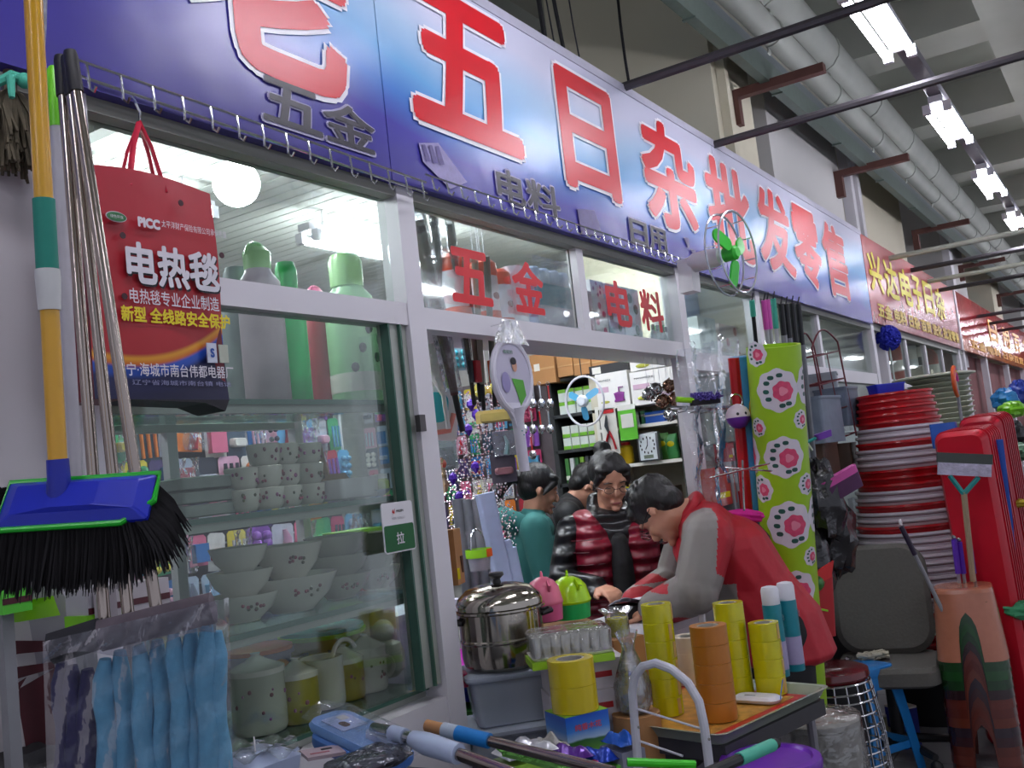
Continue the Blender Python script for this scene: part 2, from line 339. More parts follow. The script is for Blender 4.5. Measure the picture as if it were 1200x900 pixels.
# printed pictures on the banner: combs and a household article
def flatpoly(pts, m, parent, name='printed_picture', y=0):
    o = parent.matrix_world.translation
    P = [on(1, BY, *p) for p in pts]; vs = [(p.x-o.x, y, p.z-o.z) for p in P]; return MB().add(vs, [tuple(range(len(vs)))]).build(name, m, parent)
GP = mat('8f86b4', .4, noise=.3, scale=60, name='printed_grey'); GP2 = mat('5b4f86', .4, noise=.3, scale=60, name='printed_dark')
flatpoly([(489, 168), (512, 168), (546, 214), (526, 222), (494, 190)], GP, ban, y=-.005)
for k in range(3): flatpoly([(492+k*8, 170+k), (496+k*8, 170+k), (503+k*8, 190+k*2), (497+k*8, 190+k*2)], GP2, ban, y=-.007)
for (x, y) in ((675, 245), (800, 278), (808, 292)): flatpoly([(x, y), (x+20 if x < 700 else x+6, y+2), (x+30 if x < 700 else x+7, y+32 if x < 700 else y+12), (x+5, y+30 if x < 700 else y+12)], GP2, ban, y=-.005)
# second and third banners
ban2 = thing('shop_banner', 'dark red neighbouring shop banner with yellow characters', 'banner', (7.56, BY, 2.345))
R2 = banner_mat('maroon_banner_print', [(0, '8e2f3a'), (.5, 'a33a40'), (1, 'b35a5a')], extra=.1)
MB().bb((0, 0, -.01), (4.2, .035, .66)).build('banner_panel', R2, ban2)
YE = mat('e8d21c', .4, noise=.05, name='banner_yellow')
x2 = [(1021, 1036), (1038, 1053), (1055, 1068), (1069, 1079), (1081, 1092), (1094, 1104)]
for (a, c), ch in zip(x2, '兴达电子日杂'): big(ch, (a, 340), (c, 345), 2.90, 2.58, YE, None, .03, 0, par=ban2)
lettering('五金 电料 日杂 百货 洗化 批发零售', 3.9, .12, mat('cdb01e', .4, noise=.1, name='banner_gold'), ban2, T((2.15, -.006, .10)), .04)
ban3 = thing('shop_banner', 'glossy red and orange banner furthest down the aisle', 'banner', (11.9, BY, 2.345))
R3 = banner_mat('red_gold_banner_print', [(0, 'c86a1c'), (.30, 'd2451c'), (.45, 'c01c1c'), (1, 'b41a22')], rough=.12, extra=.06)
MB().bb((0, 0, -.01), (26, .035, .66)).build('banner_panel', R3, ban3)
MB().bb((-.12, -.01, -.02), (-.02, .05, .67)).build('end_strip', WHITE, ban3)
for k, ch in enumerate('日用百货商行'): lettering(ch, .9, .30, mat('d8a01e', .4, name='banner_gold2'), ban3, T((3.0+k*1.5, -.006, .38)), .03)
for k in range(2): lettering('五金电料 日杂百货', 6, .12, mat('d8a01e', .4, name='banner_gold2'), ban3, T((3.6+k*7.5, -.006, .10)), .04)
# ------------------------------------------------------------------ overhead pipes and bars, all running down the aisle
PIPE = mat('8a8c88', .35, .6, noise=.25, scale=5, name='galvanised_duct'); PIPEW = mat('a4a79f', .6, 0, noise=.15, scale=4, name='wrapped_pipe'); TRAY = mat('66736d', .4, .3, noise=.15, name='grey_green_tray')
def along(name, px, py, z, r, m, label, x0=-1, x1=39, step=1.35, cat='pipe', box=False):
    p = on(2, z, px, py); t = thing(name, label, cat, (x0, p.y, z))
    x = 0; k = 0
    if box: MB().bb((0, -r, -.04), (x1-x0, r, .04)).build('channel', m, t); MB().bb((0, -r, .04), (x1-x0, -r+.01, .09)).build('side_lip', m, t); MB().bb((0, r-.01, .04), (x1-x0, r, .09)).build('side_lip', m, t)
    else: MB().tube([(0, 0, 0), (x1-x0, 0, 0)], r, 14).build('pipe_run', m, t)
    while x < x1-x0-.5 and k < 16:
        x += step; k += 1
        if box: MB().bb((x-.01, -r-.006, -.05), (x+.01, r+.006, -.04)).build('bracket', m, t)
        else: MB().tube([(x-.025, 0, 0), (x+.025, 0, 0)], r+.008, 14).build('clamp_ring', ALUG, t)
    return p.y
along('ventilation_duct', 1060, 172, 4.26, .15, PIPEW, 'thick pale lagged pipe under the hall ceiling, nearest the lamp row')
along('water_pipe', 1000, 138, 3.95, .085, PIPEW, 'pale grey pipe beside the thick lagged pipe')
along('conduit_pipe', 1024, 146, 4.073, .018, mat('6f6d62', .5, name='dark_conduit'), 'thin dark conduit between the two pale pipes')
along('conduit_pipe', 968, 128, 3.85, .025, mat('77756a', .5, name='dark_conduit2'), 'thin brownish conduit under the pale grey pipe')
along('cable_tray', 968, 152, 3.62, .028, TRAY, 'grey green cable tray above the blue banner', cat='cable tray', box=True)
along('cable_tray', 880, 62, 3.76, .025, mat('6d757a', .4, .3, name='tray_grey'), 'light grey cable tray nearest the cream column', cat='cable tray', box=True)
for k, x in enumerate((5.55, 7.9, 11.0, 14.1, 18.1)):
    t = thing('pipe_hanger', ORD[k]+' red-brown steel hanger under the pipes, counted from the camera', 'bracket', (x, 1.02, 3.545))
    MB().bb((-.03, .2, 0), (.03, .76, .05)).build('cross_bar', mat('5a3630', .6, name='red_oxide'), t); MB().bb((-.03, .70, -.16), (.03, .76, 0)).build('wall_plate', mat('5a3630', .6), t)
# cross bars over the aisle fixed to the banner tops
BAR = mat('4a474b', .45, .4, name='dark_steel_bar'); BARL = mat('a7aa9e', .45, .3, name='pale_steel_bar')
for k, (px, py, m) in enumerate(((722, 105, BAR), (828, 172, BAR), (1036, 304, BARL), (1062, 318, BAR), (1082, 331, BARL), (1096, 341, BAR), (1140, 372, BAR), (1155, 380, BAR), (1168, 388, BAR))):
    p = on(1, 1.62, px, py); o = MB().tube([(0, 0, 0), (0, -5.5, 0)], .02 if k < 2 else .022, 8).build('cross_bar', m, None, T((p.x, p.y+.02, p.z)))
    tag(o, ('dark' if m is BAR else 'pale')+' steel bar crossing the aisle, '+ORD[k]+' from the camera', 'bar')
# hanging cables above the banner
for k, (px, py, r) in enumerate(((645, 60, .012), (656, 70, .004), (668, 70, .010), (690, 85, .004), (748, 120, .008))):
    p = on(1, 1.9, px, py); q = on(1, 1.9, px-14, -40)
    pts = [(lerp(p.x, q.x, t)+.03*math.sin(t*4+k), p.y+.05*math.sin(t*3), lerp(p.z-.35, 4.9, t)) for t in [i/10 for i in range(11)]]
    o = MB().tube(pts, r, 6).build('hanging_cable', BLACK if r > .005 else INK); tag(o, ORD[k]+' dark cable from the left hanging behind the banner', 'cable')
# ------------------------------------------------------------------ hall lamps
TB = emit('f4f4ff', TUBE_STRENGTH, 'tube_light'); FIX = mat('77747c', .5, name='lamp_channel')
def tube_lamp(x, y, z, label, ln=1.2, mt=None, group=None, ry=0, up=0):
    t = thing('fluorescent_lamp', label, 'lamp', (x, y, z), (0, 0, ry), group)
    MB().bb((-ln/2-.03, -.035, 0), (ln/2+.03, .035, .035)).build('housing', FIX if ln > 1.1 else WHITE, t)
    for s in (-1, 1):
        MB().tube([(-ln/2, s*.05, -.03), (ln/2, s*.05, -.03)], .019, 8).build('tube', mt or TB, t)
        for e in (-1, 1): MB().bb((e*ln/2-.015, s*.05-.02, -.05), (e*ln/2+.015, s*.05+.02, 0)).build('tube_holder', WHITE, t)
    if up:
        for e in (-1, 1): MB().tube([(e*ln*.4, 0, .035), (e*ln*.4, 0, up-z)], .004, 5).build('suspension_wire', WHITE, t)
    return t
p0 = on(2, 3.2, 1033, 22); p1 = on(2, 3.2, 1110, 143); dx = p1.x-p0.x
for k in range(-4, 14):
    tube_lamp(p0.x+k*dx, .685, 3.2, ('fluorescent twin tube lamp over the aisle, '+ORD[k]+' one in view from the camera') if k >= 0 else 'fluorescent twin tube lamp over the aisle behind the viewer', ln=.80, group='aisle lamps')
ch_ = MB().bb((0, -.035, 0), (40, .035, .05)).build('lamp_trunking', FIX, None, T((-1, .685, 3.245))); tag(ch_, 'grey trunking that carries the row of aisle lamps', 'trunking')
for yy in (6.6, -3.8):  # unseen lamp rows added on both sides to brighten the hall
    for k in range(10): tube_lamp(1+k*4.2, yy, 3.9, 'added fill lamp with twin tubes, in the %s neighbouring aisle, %s in its row' % ('far' if yy > 0 else 'near', ORD[k]), group='added fill lamps', up=4.92)
# lamps in the shop
TS = emit('f2f8ff', SHOP_TUBE, 'shop_tube_light')
for k, (x, y) in enumerate(((.6, 3.1), (2.2, 3.1), (3.8, 3.1), (4.6, 2.3), (2.9, 2.2))):
    tube_lamp(x, y, 2.72, 'white twin tube lamp hung inside the shop, '+('above the leftmost packages', 'deep behind the thermos jugs', 'in front of the pegboard', 'over the display cabinet', 'just behind the red letters')[k], 1.0, TS, 'shop lamps', up=4.92 if x < 2 else 2.84)
p = dep(277, 215, 2.75); bt = thing('globe_lamp', 'glowing round lamp behind the glass above the thermos jugs', 'lamp', p)
MB().ball((0, 0, 0), .065, 16, 10).build('bulb', emit('f6fbff', BULB, 'bulb_glow'), bt); MB().lathe([(.03, .06), (.03, .10), (.012, .12), (.012, .14)], 12).build('socket', WHITE, bt)
MB().tube([(0, 0, .13), (0, 0, 4.9-p.z)], .004, 6).build('lamp_cord', WHITE, bt)
# ================================================================== SHELF GOODS
CER = mat('d6d0c6', .25, noise=.06, scale=12, name='glazed_ceramic'); CERG = mat('b4b4a4', .25, noise=.1, scale=12, name='greenish_ceramic')
FLW = [mat(c, .4, name='flower_print') for c in ('8a3348', '6b2f3a', '4a4a2c', '8c4a78')]
LG = mat('9fd089', .3, noise=.05, name='light_green_plastic'); GRN = mat('1fae55', .3, noise=.05, name='green_plastic'); LIME = mat('8fd21e', .3, noise=.05, name='lime_plastic')
YEL = mat('dccb18', .25, noise=.1, scale=8, name='yellow_tape'); TEAL = mat('1f8f8c', .4, name='teal_plastic'); BLUE = mat('2b6fc4', .4, name='blue_plastic'); DBLUE = mat('18207a', .4, name='deep_blue_plastic')
PURP = mat('6a2fa0', .35, name='purple_plastic'); PINK = mat('d65a8a', .4, name='pink_plastic'); MAG = mat('c41c8c', .4, name='magenta_plastic'); ORG = mat('d8581c', .4, name='orange_plastic')
GRY = mat('8d8d92', .5, name='grey_plastic'); KRAFT = mat('a8784a', .8, noise=.12, scale=9, name='kraft_board'); CARD = mat('d9d5cc', .7, name='printed_card'); BRN = mat('5a3626', .6, name='brown_plastic')
def spot(px, y, z): p = on(1, y, px, 560); r = ray(px, 560); return V((p.x, y, z))
def xat(px, py, y): return on(1, y, px, py).x
# -- thermos shelf
def jug(px, w, h, body, lid, label, py=430, ring=False, y=1.84, band=None, dark=None):
    t = thing('thermos_jug', label, 'jug', (xat(px, py, y), y, 1.737))
    r = w/2; h *= 1.29
    MB().lathe([(r*.92, 0), (r, .012), (r, h*.62), (r*.93, h*.72), (r*.62, h*.78), (r*.58, h*.80)], 20).build('body', body, t)
    if ring:
        MB().lathe([(r*.6, h*.80), (r*.62, h*.90), (r*.4, h*.93)], 16).build('lid', lid, t)
        MB().tube(arc((0, 0, h*.88), r*.55, 0, 180, 12), .008, 8).build('carry_ring', lid, t)
    else: MB().lathe([(r*.66, h*.79), (r*.68, h*.95), (r*.55, h), (r*.3, h*1.0)], 18).build('lid', lid, t)
    if band: MB().lathe([(r+.001, h*.10), (r+.001, h*.22)], 20, cap=(False, False)).build('band', band, t)
    if dark:
        q = MB()
        for k in range(6): q.ball((r*1.0*math.cos(-2.4+k*.35), r*1.0*math.sin(-2.4+k*.35), h*(.25+.3*((k*37) % 5)/5)), .012, 6, 4, 0, (1, 1, 1.2))
        q.build('printed_animal', dark, t)
    return t
jug(312, .115, .345, mat('b9a9b0', .4, name='pinkish_flask'), LG, 'pinkish white thermos with a light green ring handle lid', ring=True)
jug(345, .085, .305, mat('2ec46a', .25, name='bright_green_jug'), GRN, 'bright green jug with green lid on the top shelf', y=1.86)
jug(377, .085, .30, mat('a8343a', .35, name='dull_red_jug'), PINK, 'dull red thermos with a pink lid between two green jugs', y=1.95, ring=True)
jug(416, .145, .345, mat('9fcf9c', .35, name='pale_green_flask'), LG, 'large pale green flask with dark animal print', y=1.86, dark=INK, band=CER)
jug(446, .07, .25, mat('3f9f7c', .3, name='sea_green_flask'), mat('3f74b0', .4, name='mid_blue'), 'small sea green flask with a blue lid at the right end of top shelf', y=1.97)
jug(286, .10, .30, mat('8f9c98', .4, name='greyish_flask'), mat('74847c', .4, name='grey_green_lid'), 'grey flask half hidden behind the red bag', y=1.95)
# -- second shelf
def flowers(parent, r, h, n, seed, m=None):
    rd = random.Random(seed); q = MB()
    for k in range(n):
        a = rd.uniform(-2.9, -.6); z = h*rd.uniform(.25, .8); s = rd.uniform(.003, .006)
        q.ball(((r-.001)*math.cos(a), (r-.001)*math.sin(a), z), s, 6, 4, k % 2, (1, .6, 1))
    q.build('flower_print', [FLW[seed % 4], FLW[(seed+2) % 4]], parent)
for c, (px, n_, y) in enumerate(((284, 2, 1.80), (312, 3, 1.78), (334, 3, 1.80), (362, 3, 1.82))):
    for k in range(n_):
        t = thing('flower_cup', 'white cup with flower print, %s in the %s stack from the left' % (('bottom', 'second', 'top')[k], ORD[c]), 'cup', (xat(px, 565, y), y, 1.486+k*.052), group='flower cups on the second shelf')
        MB().lathe([(.028, 0), (.036, .01), (.041, .05), (.038, .052), (.033, .015), (.0, .012)], 16).build('cup_body', CER, t); flowers(t, .040, .05, 7, c*3+k)
for k in range(3):
    t = thing('white_tin', ('lowest', 'middle', 'uppermost')[k]+' long pale tin at the left end of the second shelf', 'tin', (xat(230, 575, 1.86), 1.86, 1.486+k*.031), group='pale tins')
    MB().rr([(.085, .06, .015, 0), (.09, .065, .015, .003), (.09, .065, .015, .026), (.085, .06, .015, .029)]).build('body', mat('8f9690', .4, name='dull_tin'), t)
t = thing('grain_scoop', 'wooden grain scoop standing on the second shelf', 'scoop', (xat(392, 560, 1.90), 1.90, 1.486))
MB().prism([(-.05, 0), (.05, 0), (.06, .06), (.045, .075), (-.045, .075), (-.055, .06)], .03).build('scoop_bowl', mat('8f7450', .7, name='dull_wood'), t)
MB().tube([(-.02, .015, .07), (-.035, .015, .15)], [.012, .009], 8).build('handle', mat('8f7450', .7), t)
t = thing('white_tray', 'white plastic tray leaning in front of the grain scoop', 'tray', (xat(404, 570, 1.80), 1.80, 1.486))
MB().rr([(.065, .05, .01, 0), (.07, .055, .01, .005), (.075, .06, .012, .055), (.07, .055, .01, .055), (.062, .047, .01, .01)]).build('tray_body', WHITE, t)
t = thing('oval_dish', 'flat glass dish on the right end of the second shelf', 'dish', (xat(430, 578, 1.80), 1.80, 1.486))
MB().lathe([(.05, 0), (.08, .018), (.077, .018), (.048, .004)], 20, sy=.8).build('dish_body', MILKY, t)
for k in range(3):
    t = thing('small_jar', ORD[k]+' small clear jar at the right end of the second shelf', 'jar', (xat(447-k*3, 565, 1.86+k*.05), 1.86+k*.05, 1.486), group='small jars')
    MB().lathe([(.02, 0), (.022, .01), (.022, .04), (.016, .048)], 12).build('jar_body', mat('a4b45e', .2, name='pale_yellow_green'), t); MB().lathe([(.018, .048), (.018, .062)], 12).build('lid', WHITE, t)
# -- third shelf: bowls
def bowl(px, y, z, r, h, label, body=CER, fl=0, group=None, py=680):
    t = thing('bowl', label, 'bowl', (xat(px, py, y), y, z), group=group)
    MB().lathe([(r*.45, 0), (r*.47, .004), (r*.8, h*.45), (r, h), (r*.96, h), (r*.75, h*.5), (.0, h*.2)], 22).build('bowl_body', body, t)
    if fl:
        rd = random.Random(fl); q = MB()
        for k in range(9):
            a = -1.95+rd.uniform(-.35, .35); zz = rd.uniform(.45, .7); rr_ = r*(.80+.2*(zz-.45)/.55)*1.0
            q.ball((rr_*math.cos(a), rr_*math.sin(a), h*zz), .0045, 6, 4, k % 3)
        q.build('flower_print', [FLW[0], FLW[2], FLW[1]], t)
    return t
PB = 'printed bowls on the third shelf'
for k in range(3): bowl(282, 1.82, 1.235+k*.055, .085-k*.008, .062, 'white flower bowl, '+('bottom', 'middle', 'top')[k]+' of the leftmost pile', fl=3+k if k == 0 else 0, group=PB)
for k in range(2): bowl(340, 1.80, 1.235+k*.075, .115-k*.03, .085, ('large white bowl with brown flower sprig, centre of third shelf', 'smaller white bowl set in the large sprig bowl')[k], fl=11+k, group=PB)
for k in range(3): bowl(398, 1.82, 1.235+k*.05, .085, .062, 'greenish bowl with dark leaf print, '+('bottom', 'middle', 'top')[k]+' of its pile', body=CERG, fl=21 if k == 0 else 0, group=PB)
for k in range(3): bowl(440, 1.84, 1.235+k*.048, .075, .058, 'pale bowl near the cabinet door edge, '+('bottom', 'middle', 'top')[k]+' of its pile', body=CERG if k == 1 else CER, fl=31 if k == 0 else 0, group=PB)
for k in range(2): bowl(370, 1.97, 1.235+k*.05, .08, .06, ('lower', 'upper')[k]+' plain bowl at the back of the third shelf', body=CERG, group=PB)
t = thing('black_mug', 'dark grey mug standing behind the white bowls', 'mug', (xat(308, 665, 1.93), 1.93, 1.235)); MB().lathe([(.035, 0), (.04, .13), (.037, .13), (.033, .01)], 16).build('mug_body', mat('3c423e', .4, name='dark_mug'), t); MB().tube(arc((.04, 0, .07), .03, -90, 90, 8), .006, 6).build('handle', mat('3c423e', .4), t)
t = thing('lidded_box', 'clear green-lidded food box on the third shelf', 'box', (xat(420, 650, 1.95), 1.95, 1.385)); MB().rr([(.08, .05, .02, -.15), (.085, .055, .02, 0)]).build('tub', MILKY, t); MB().rr([(.09, .06, .02, 0), (.09, .06, .02, .012)]).build('lid', LIME, t)
# -- fourth shelf
def mug(px, y, r, h, body, label, handle=True, lid=None, fl=0, py=780, group=None):
    t = thing('mug', label, 'mug', (xat(px, py, y), y, .987), (0, 0, -20), group)
    MB().lathe([(r*.92, 0), (r, .01), (r, h), (r*.93, h), (r*.9, .01), (0, .008)], 18).build('mug_body', body, t)
    if handle: MB().tube(arc((r, 0, h*.5), h*.27, -90, 90, 8), .006, 6).build('handle', body, t)
    if lid: MB().lathe([(r*1.03, h), (r*1.03, h+.012), (r*.4, h+.03), (r*.15, h+.04), (0.012, h+.045)], 18).build('lid', lid, t)
    if fl: flowers(t, r, h, 8, fl)
    return t
TG = 'jars and mugs on the bottom shelf'
mug(300, 1.79, .062, .13, CERG, 'white pattern canister with a grey lid, left on the bottom shelf', False, CER, 5, group=TG)
mug(346, 1.76, .050, .10, mat('9a8f3a', .3, name='mustard_glaze'), 'mustard yellow pot with white lid nearest the left canister', False, CER, 7, group=TG)
mug(372, 1.90, .045, .11, mat('5f7f8a', .3, name='slate_glaze'), 'slate blue mug between the two mustard pots', True, None, 2, group=TG)
mug(403, 1.80, .050, .09, mat('9a8a34', .3, name='mustard_glaze2'), 'mustard pot with a high white loop handle', False, CER, 3, group=TG)
o_ = thing('basket_loop', 'white ceramic loop over the second mustard pot', 'handle', (xat(403, 760, 1.80), 1.80, 1.09)); MB().tube(arc((0, 0, 0), .043, 0, 180, 12), .006, 8).build('loop', CER, o_)
mug(430, 1.80, .052, .10, CER, 'pale grey pot with white lid right of the loop handle pot', True, CER, 6, group=TG)
mug(376, 1.80, .055, .12, CER, 'tall white cup with spout behind the pots', True, None, 0, group=TG)
t = thing('bird_teapot', 'pale green teapot with a bird-shaped lid, right end of the bottom shelf', 'teapot', (xat(452, 770, 1.86), 1.86, .987))
MB().lathe([(.03, 0), (.05, .02), (.055, .06), (.045, .09), (.02, .10)], 18).build('pot_body', CERG, t); MB().ball((0, 0, .125), .032, 12, 8).build('bird_head', CERG, t)
MB().tube([(.028, 0, .125), (.05, 0, .122)], [.009, .002], 8).build('beak', PINK, t); MB().tube(arc((-.05, 0, .05), .025, 90, 270, 8), .006, 6).build('handle', CERG, t)
for k, (px, y, r, h, cb, cl, lb) in enumerate(((378, 1.98, .115, .16, '9a9a3a', '4fb0b0', 'round tub with teal lid and bright green rim'), (300, 1.99, .09, .15, '8a8aa0', 'd8702c', 'round tub with an orange lid'), (448, 2.0, .05, .20, 'a08a90', '3a7fc8', 'narrow tub with a blue lid'), (412, 2.02, .06, .19, '8c8c80', '9fc83c', 'tub with a flat yellow green lid'))):
    t = thing('lidded_tub', lb+' at the back of the bottom shelf', 'tub', (xat(px, 750, y), y, .987), group='lidded tubs')
    MB().lathe([(r*.85, 0), (r*.95, h*.9)], 22).build('tub_body', mat(cb, .4), t); MB().lathe([(r*1.04, h*.86), (r*1.05, h*.92), (r*1.0, h*.93)], 22).build('rim', LIME if k == 0 else mat(cb, .4), t)
    MB().lathe([(r*1.0, h*.93), (r*1.0, h), (r*.9, h*1.02)], 22).build('lid', mat(cl, .35), t)
for k in range(4):
    t = thing('toy_figure', ORD[k]+' small glazed ornament from the left on the bottom shelf', 'ornament', (xat(285+k*14, 745, 1.88), 1.88, .987), group='small ornaments')
    MB().lathe([(.02, 0), (.024, .03), (.018, .09)], 10).build('figure_body', mat(('7fae4a', '3f9c94', 'a8454a', 'b87a3a')[k], .3), t); MB().ball((0, 0, .105), .022, 10, 6).build('figure_head', mat(('7fae4a', '3f9c94', 'a8454a', 'b87a3a')[k], .3), t)
# -- green crate under the case, seen by the door post
# ================================================================== HANGING GOODS seen through the case
rd = random.Random(3)
RK = thing('goods_rack', 'white wire goods rack standing behind the glass case', 'rack', (1.0, 2.75, 0))
for z in [1.02+.12*k for k in range(8)]: MB().tube([(0, 0, z), (2.0, 0, z)], .004, 6).build('wire', WHITE, RK)
for x in [.0, .5, 1.0, 1.5, 2.0]: MB().tube([(x, 0, 0), (x, 0, 1.95)], .01, 8).build('upright', WHITE, RK)
cols = ['c23a6a', '2f6fb0', 'd8c23a', '8a4fb0', 'd86a8a', '3aa06a', 'b8b8c4', '2a2c3a', 'e07a2a', '5a9fc8', 'b02a3a', 'dad6d0', '4a3a6a', 'e0a8c0', '3a4a5a', 'a8b4c8']
cn = {'c23a6a': 'crimson', '2f6fb0': 'blue', 'd8c23a': 'yellow', '8a4fb0': 'violet', 'd86a8a': 'rose pink', '3aa06a': 'green', 'b8b8c4': 'silver grey', '2a2c3a': 'black', 'e07a2a': 'orange', '5a9fc8': 'sky blue', 'b02a3a': 'red', 'dad6d0': 'white', '4a3a6a': 'dark purple', 'e0a8c0': 'pale pink', '3a4a5a': 'slate', 'a8b4c8': 'pale blue'}
def blister(name, label, M, w, h, c1, c2, kind, group, film=True):
    """carded article: card, the article on it, hanging tab"""
    t = thing(name, label, 'package', M=M, group=group)
    MB().prism([(-w/2, -h), (w/2, -h), (w/2, -.01), (w/2-.01, 0), (-w/2+.01, 0), (-w/2, -.01)], .002).build('card', mat(c1, .6, noise=.3, scale=30), t)
    m2 = mat(c2, .35, noise=.25, scale=18)
    if kind == 0: MB().rr([(w*.36, h*.12, .01, 0), (w*.36, h*.12, .01, .02), (w*.3, h*.09, .01, .028)], M=T((0, 0, -h*.62), (90, 0, 0))).build('article', m2, t)
    elif kind == 1:
        q = MB(); [q.tube([(x*w*.2, -.012, -h*.25), (x*w*.2, -.012, -h*.9)], w*.07, 7) for x in (-1.4, 0, 1.4)]; q.build('article', m2, t)
    elif kind == 2:
        q = MB(); [q.ball((x*w*.22, -.014, -h*z), w*.17, 8, 6) for x in (-1, 1) for z in (.3, .55, .8)]; q.build('article', m2, t)
    elif kind == 3: MB().tube([(0, -.01, -h*.2), (w*.1, -.012, -h*.5), (0, -.012, -h*.95)], [w*.1, w*.22, w*.3], 8, sq=.4).build('article', m2, t)
    else: MB().box((0, -.012, -h*.58), (w*.75, .022, h*.6)).build('article', m2, t)
    if film: MB().grid(lambda u, v: ((u-.5)*w*1.02, -.034-.006*math.sin(9*u+7*v), -h*(v*.98)), 5, 6).build('film_cover', FILM, t)
    return t
k = 0
MB().bb((0, .03, .9), (2.0, .04, 1.97)).build('dark_backdrop', mat('4c474e', .8, noise=.5, scale=9, name='dim_backing'), RK)  # dark sheet added so the gaps behind the packages read as dim
for row, z in enumerate((1.94, 1.81, 1.68, 1.55, 1.42, 1.29, 1.16)):
    x = 1.15; c_ = 0
    while x < 2.95:
        w = rd.uniform(.06, .11); h = rd.uniform(.10, .14); a, b2 = rd.choice(cols), rd.choice(cols)
        blister('hanging_package', '%s card, %s article, %s from left, %s row behind the case' % (cn[a], cn[b2], ORD[c_ % 20], ORD[row]), T((x+w/2, 2.74-.01*row, z), (0, rd.uniform(-5, 5), 0)), w, h, a, b2, k % 5, 'packages on the rack behind the case', film=(k % 3 == 0))
        x += w+.008; k += 1; c_ += 1
# ================================================================== SHOP INTERIOR
def facebox(x, px0, py0, px1, py1, d):
    """rectangle seen at pixels on a plane facing -X at depth x -> (centre y, width, z0, z1)"""
    pm = (py0+py1)/2; a = on(0, x, px0, pm); c = on(0, x, px1, pm); top = on(0, x, (px0+px1)/2, py0).z; bot = on(0, x, (px0+px1)/2, py1).z
    return (a.y+c.y)/2, abs(a.y-c.y), bot, top
RZ = -90   # things facing -X: local -y faces -X
# cartons on top of the shelves
CT = [(5.15, 622, 414, 650, 450, 'kraft carton with a white paper label, leftmost on the shelf top'), (5.15, 653, 416, 671, 441, 'kraft carton second from left on the shelf top'),
      (5.15, 672, 413, 692, 439, 'kraft carton right above the green box rows'), (5.15, 693, 411, 730, 433, 'widest kraft carton beside the white product boxes')]
for k, (x, a, b_, c, d_, lb) in enumerate(CT):
    yc, w, z0, z1 = facebox(x, a, b_, c, d_, .3); t = thing('carton', lb, 'carton', (x+.16, yc, z0), (0, 0, RZ), 'cartons on the shelf top'); h = z1-z0
    MB().bb((-w/2, -.16, 0), (w/2, .14, h)).build('carton_body', KRAFT, t)
    MB().bb((-w*.48, -.163, h*.47), (w*.48, -.16, h*.53)).build('packing_strip', mat('b98f5c', .4, name='brown_packing_strip'), t)
    if k == 0: MB().bb((-w*.35, -.164, h*.45), (-.02, -.160, h*.68)).build('paper_label', CARD, t)
# dark shelving with small green and white boxes
SHD = mat('2c2f30', .5, name='dark_shelving')
sh = thing('shelving_unit', 'dark steel shelving with rows of small green and white boxes', 'shelf', (5.2, 3.25, 0), (0, 0, RZ))
yL = on(0, 5.2, 648, 500).y; yR = on(0, 5.2, 712, 500).y; hw = (yL-yR)/2; yc = (yL+yR)/2; sh.location.y = yc
zs = [on(0, 5.2, 672, q).z for q in (441, 484, 526, 566, 610)]
for z in zs: MB().bb((-hw, 0, z-.02), (hw, .35, z)).build('shelf', SHD, sh)
for s in (-1, 1): MB().bb((s*hw-.015, 0, 0), (s*hw+.015, .35, zs[0])).build('side_panel', SHD, sh)
MB().bb((-hw, .34, 0), (hw, .36, zs[0])).build('back_panel', SHD, sh)
for si, (zb) in enumerate((zs[1], zs[2], zs[4])):
    if si == 1: continue
    for r_ in range(2):
        for c in range(6):
            w = 2*hw/6.4; y = yc+hw-.04-(c+.5)*w*1.03; h = .075
            t = thing('small_box', '%s box in the %s row on the %s of the dark shelving' % (ORD[c], ('lower', 'upper')[r_], ('top shelf', '', 'lower shelf')[si]), 'box', (5.23, y, zb+r_*(h+.003)), (0, 0, RZ), 'small green and white boxes')
            MB().bb((-w*.45, 0, 0), (w*.45, .12, h)).build('box_body', mat('cfd6cf', .6, name='white_box'), t); MB().bb((-w*.45, -.002, h*.72), (w*.45, 0, h)).build('green_strip', mat('6fae2c', .5, name='leaf_green'), t)
for r_ in range(2):
    for c in range(6):
        w = 2*hw/6.4; y = yc+hw-.04-(c+.5)*w*1.03; h = .07
        t = thing('small_box', '%s box in the %s row on the second shelf of the dark shelving' % (ORD[c], ('lower', 'upper')[r_]), 'box', (5.23, y, zs[2]+.10+r_*(h+.003)) if False else (5.23, y, zs[2]+r_*(h+.003)), (0, 0, RZ), 'small green and white boxes')
        MB().bb((-w*.45, 0, 0), (w*.45, .12, h)).build('box_body', mat('cfd6cf', .6), t); MB().bb((-w*.45, -.002, 0), (w*.45, 0, h*.3)).build('green_strip', mat('6fae2c', .5), t)
for c in range(7):
    y = yc+hw-.05-c*.035; cc = ('3f7a3a', 'c9ccca', '2f5c30', '7fae3a', '3a3c40', '5a5c60', '2f3034')[c]
    t = thing('booklet', '%s upright packet from the left on the third shelf of the dark shelving' % ORD[c], 'packet', (5.23, y, zs[3]), (0, 0, RZ), 'upright packets')
    MB().bb((-.012, 0, 0), (.012, .12, .15)).build('packet_body', mat(cc, .5), t); MB().bb((-.013, -.002, .02), (.013, 0, .045)).build('spine_band', CARD, t)
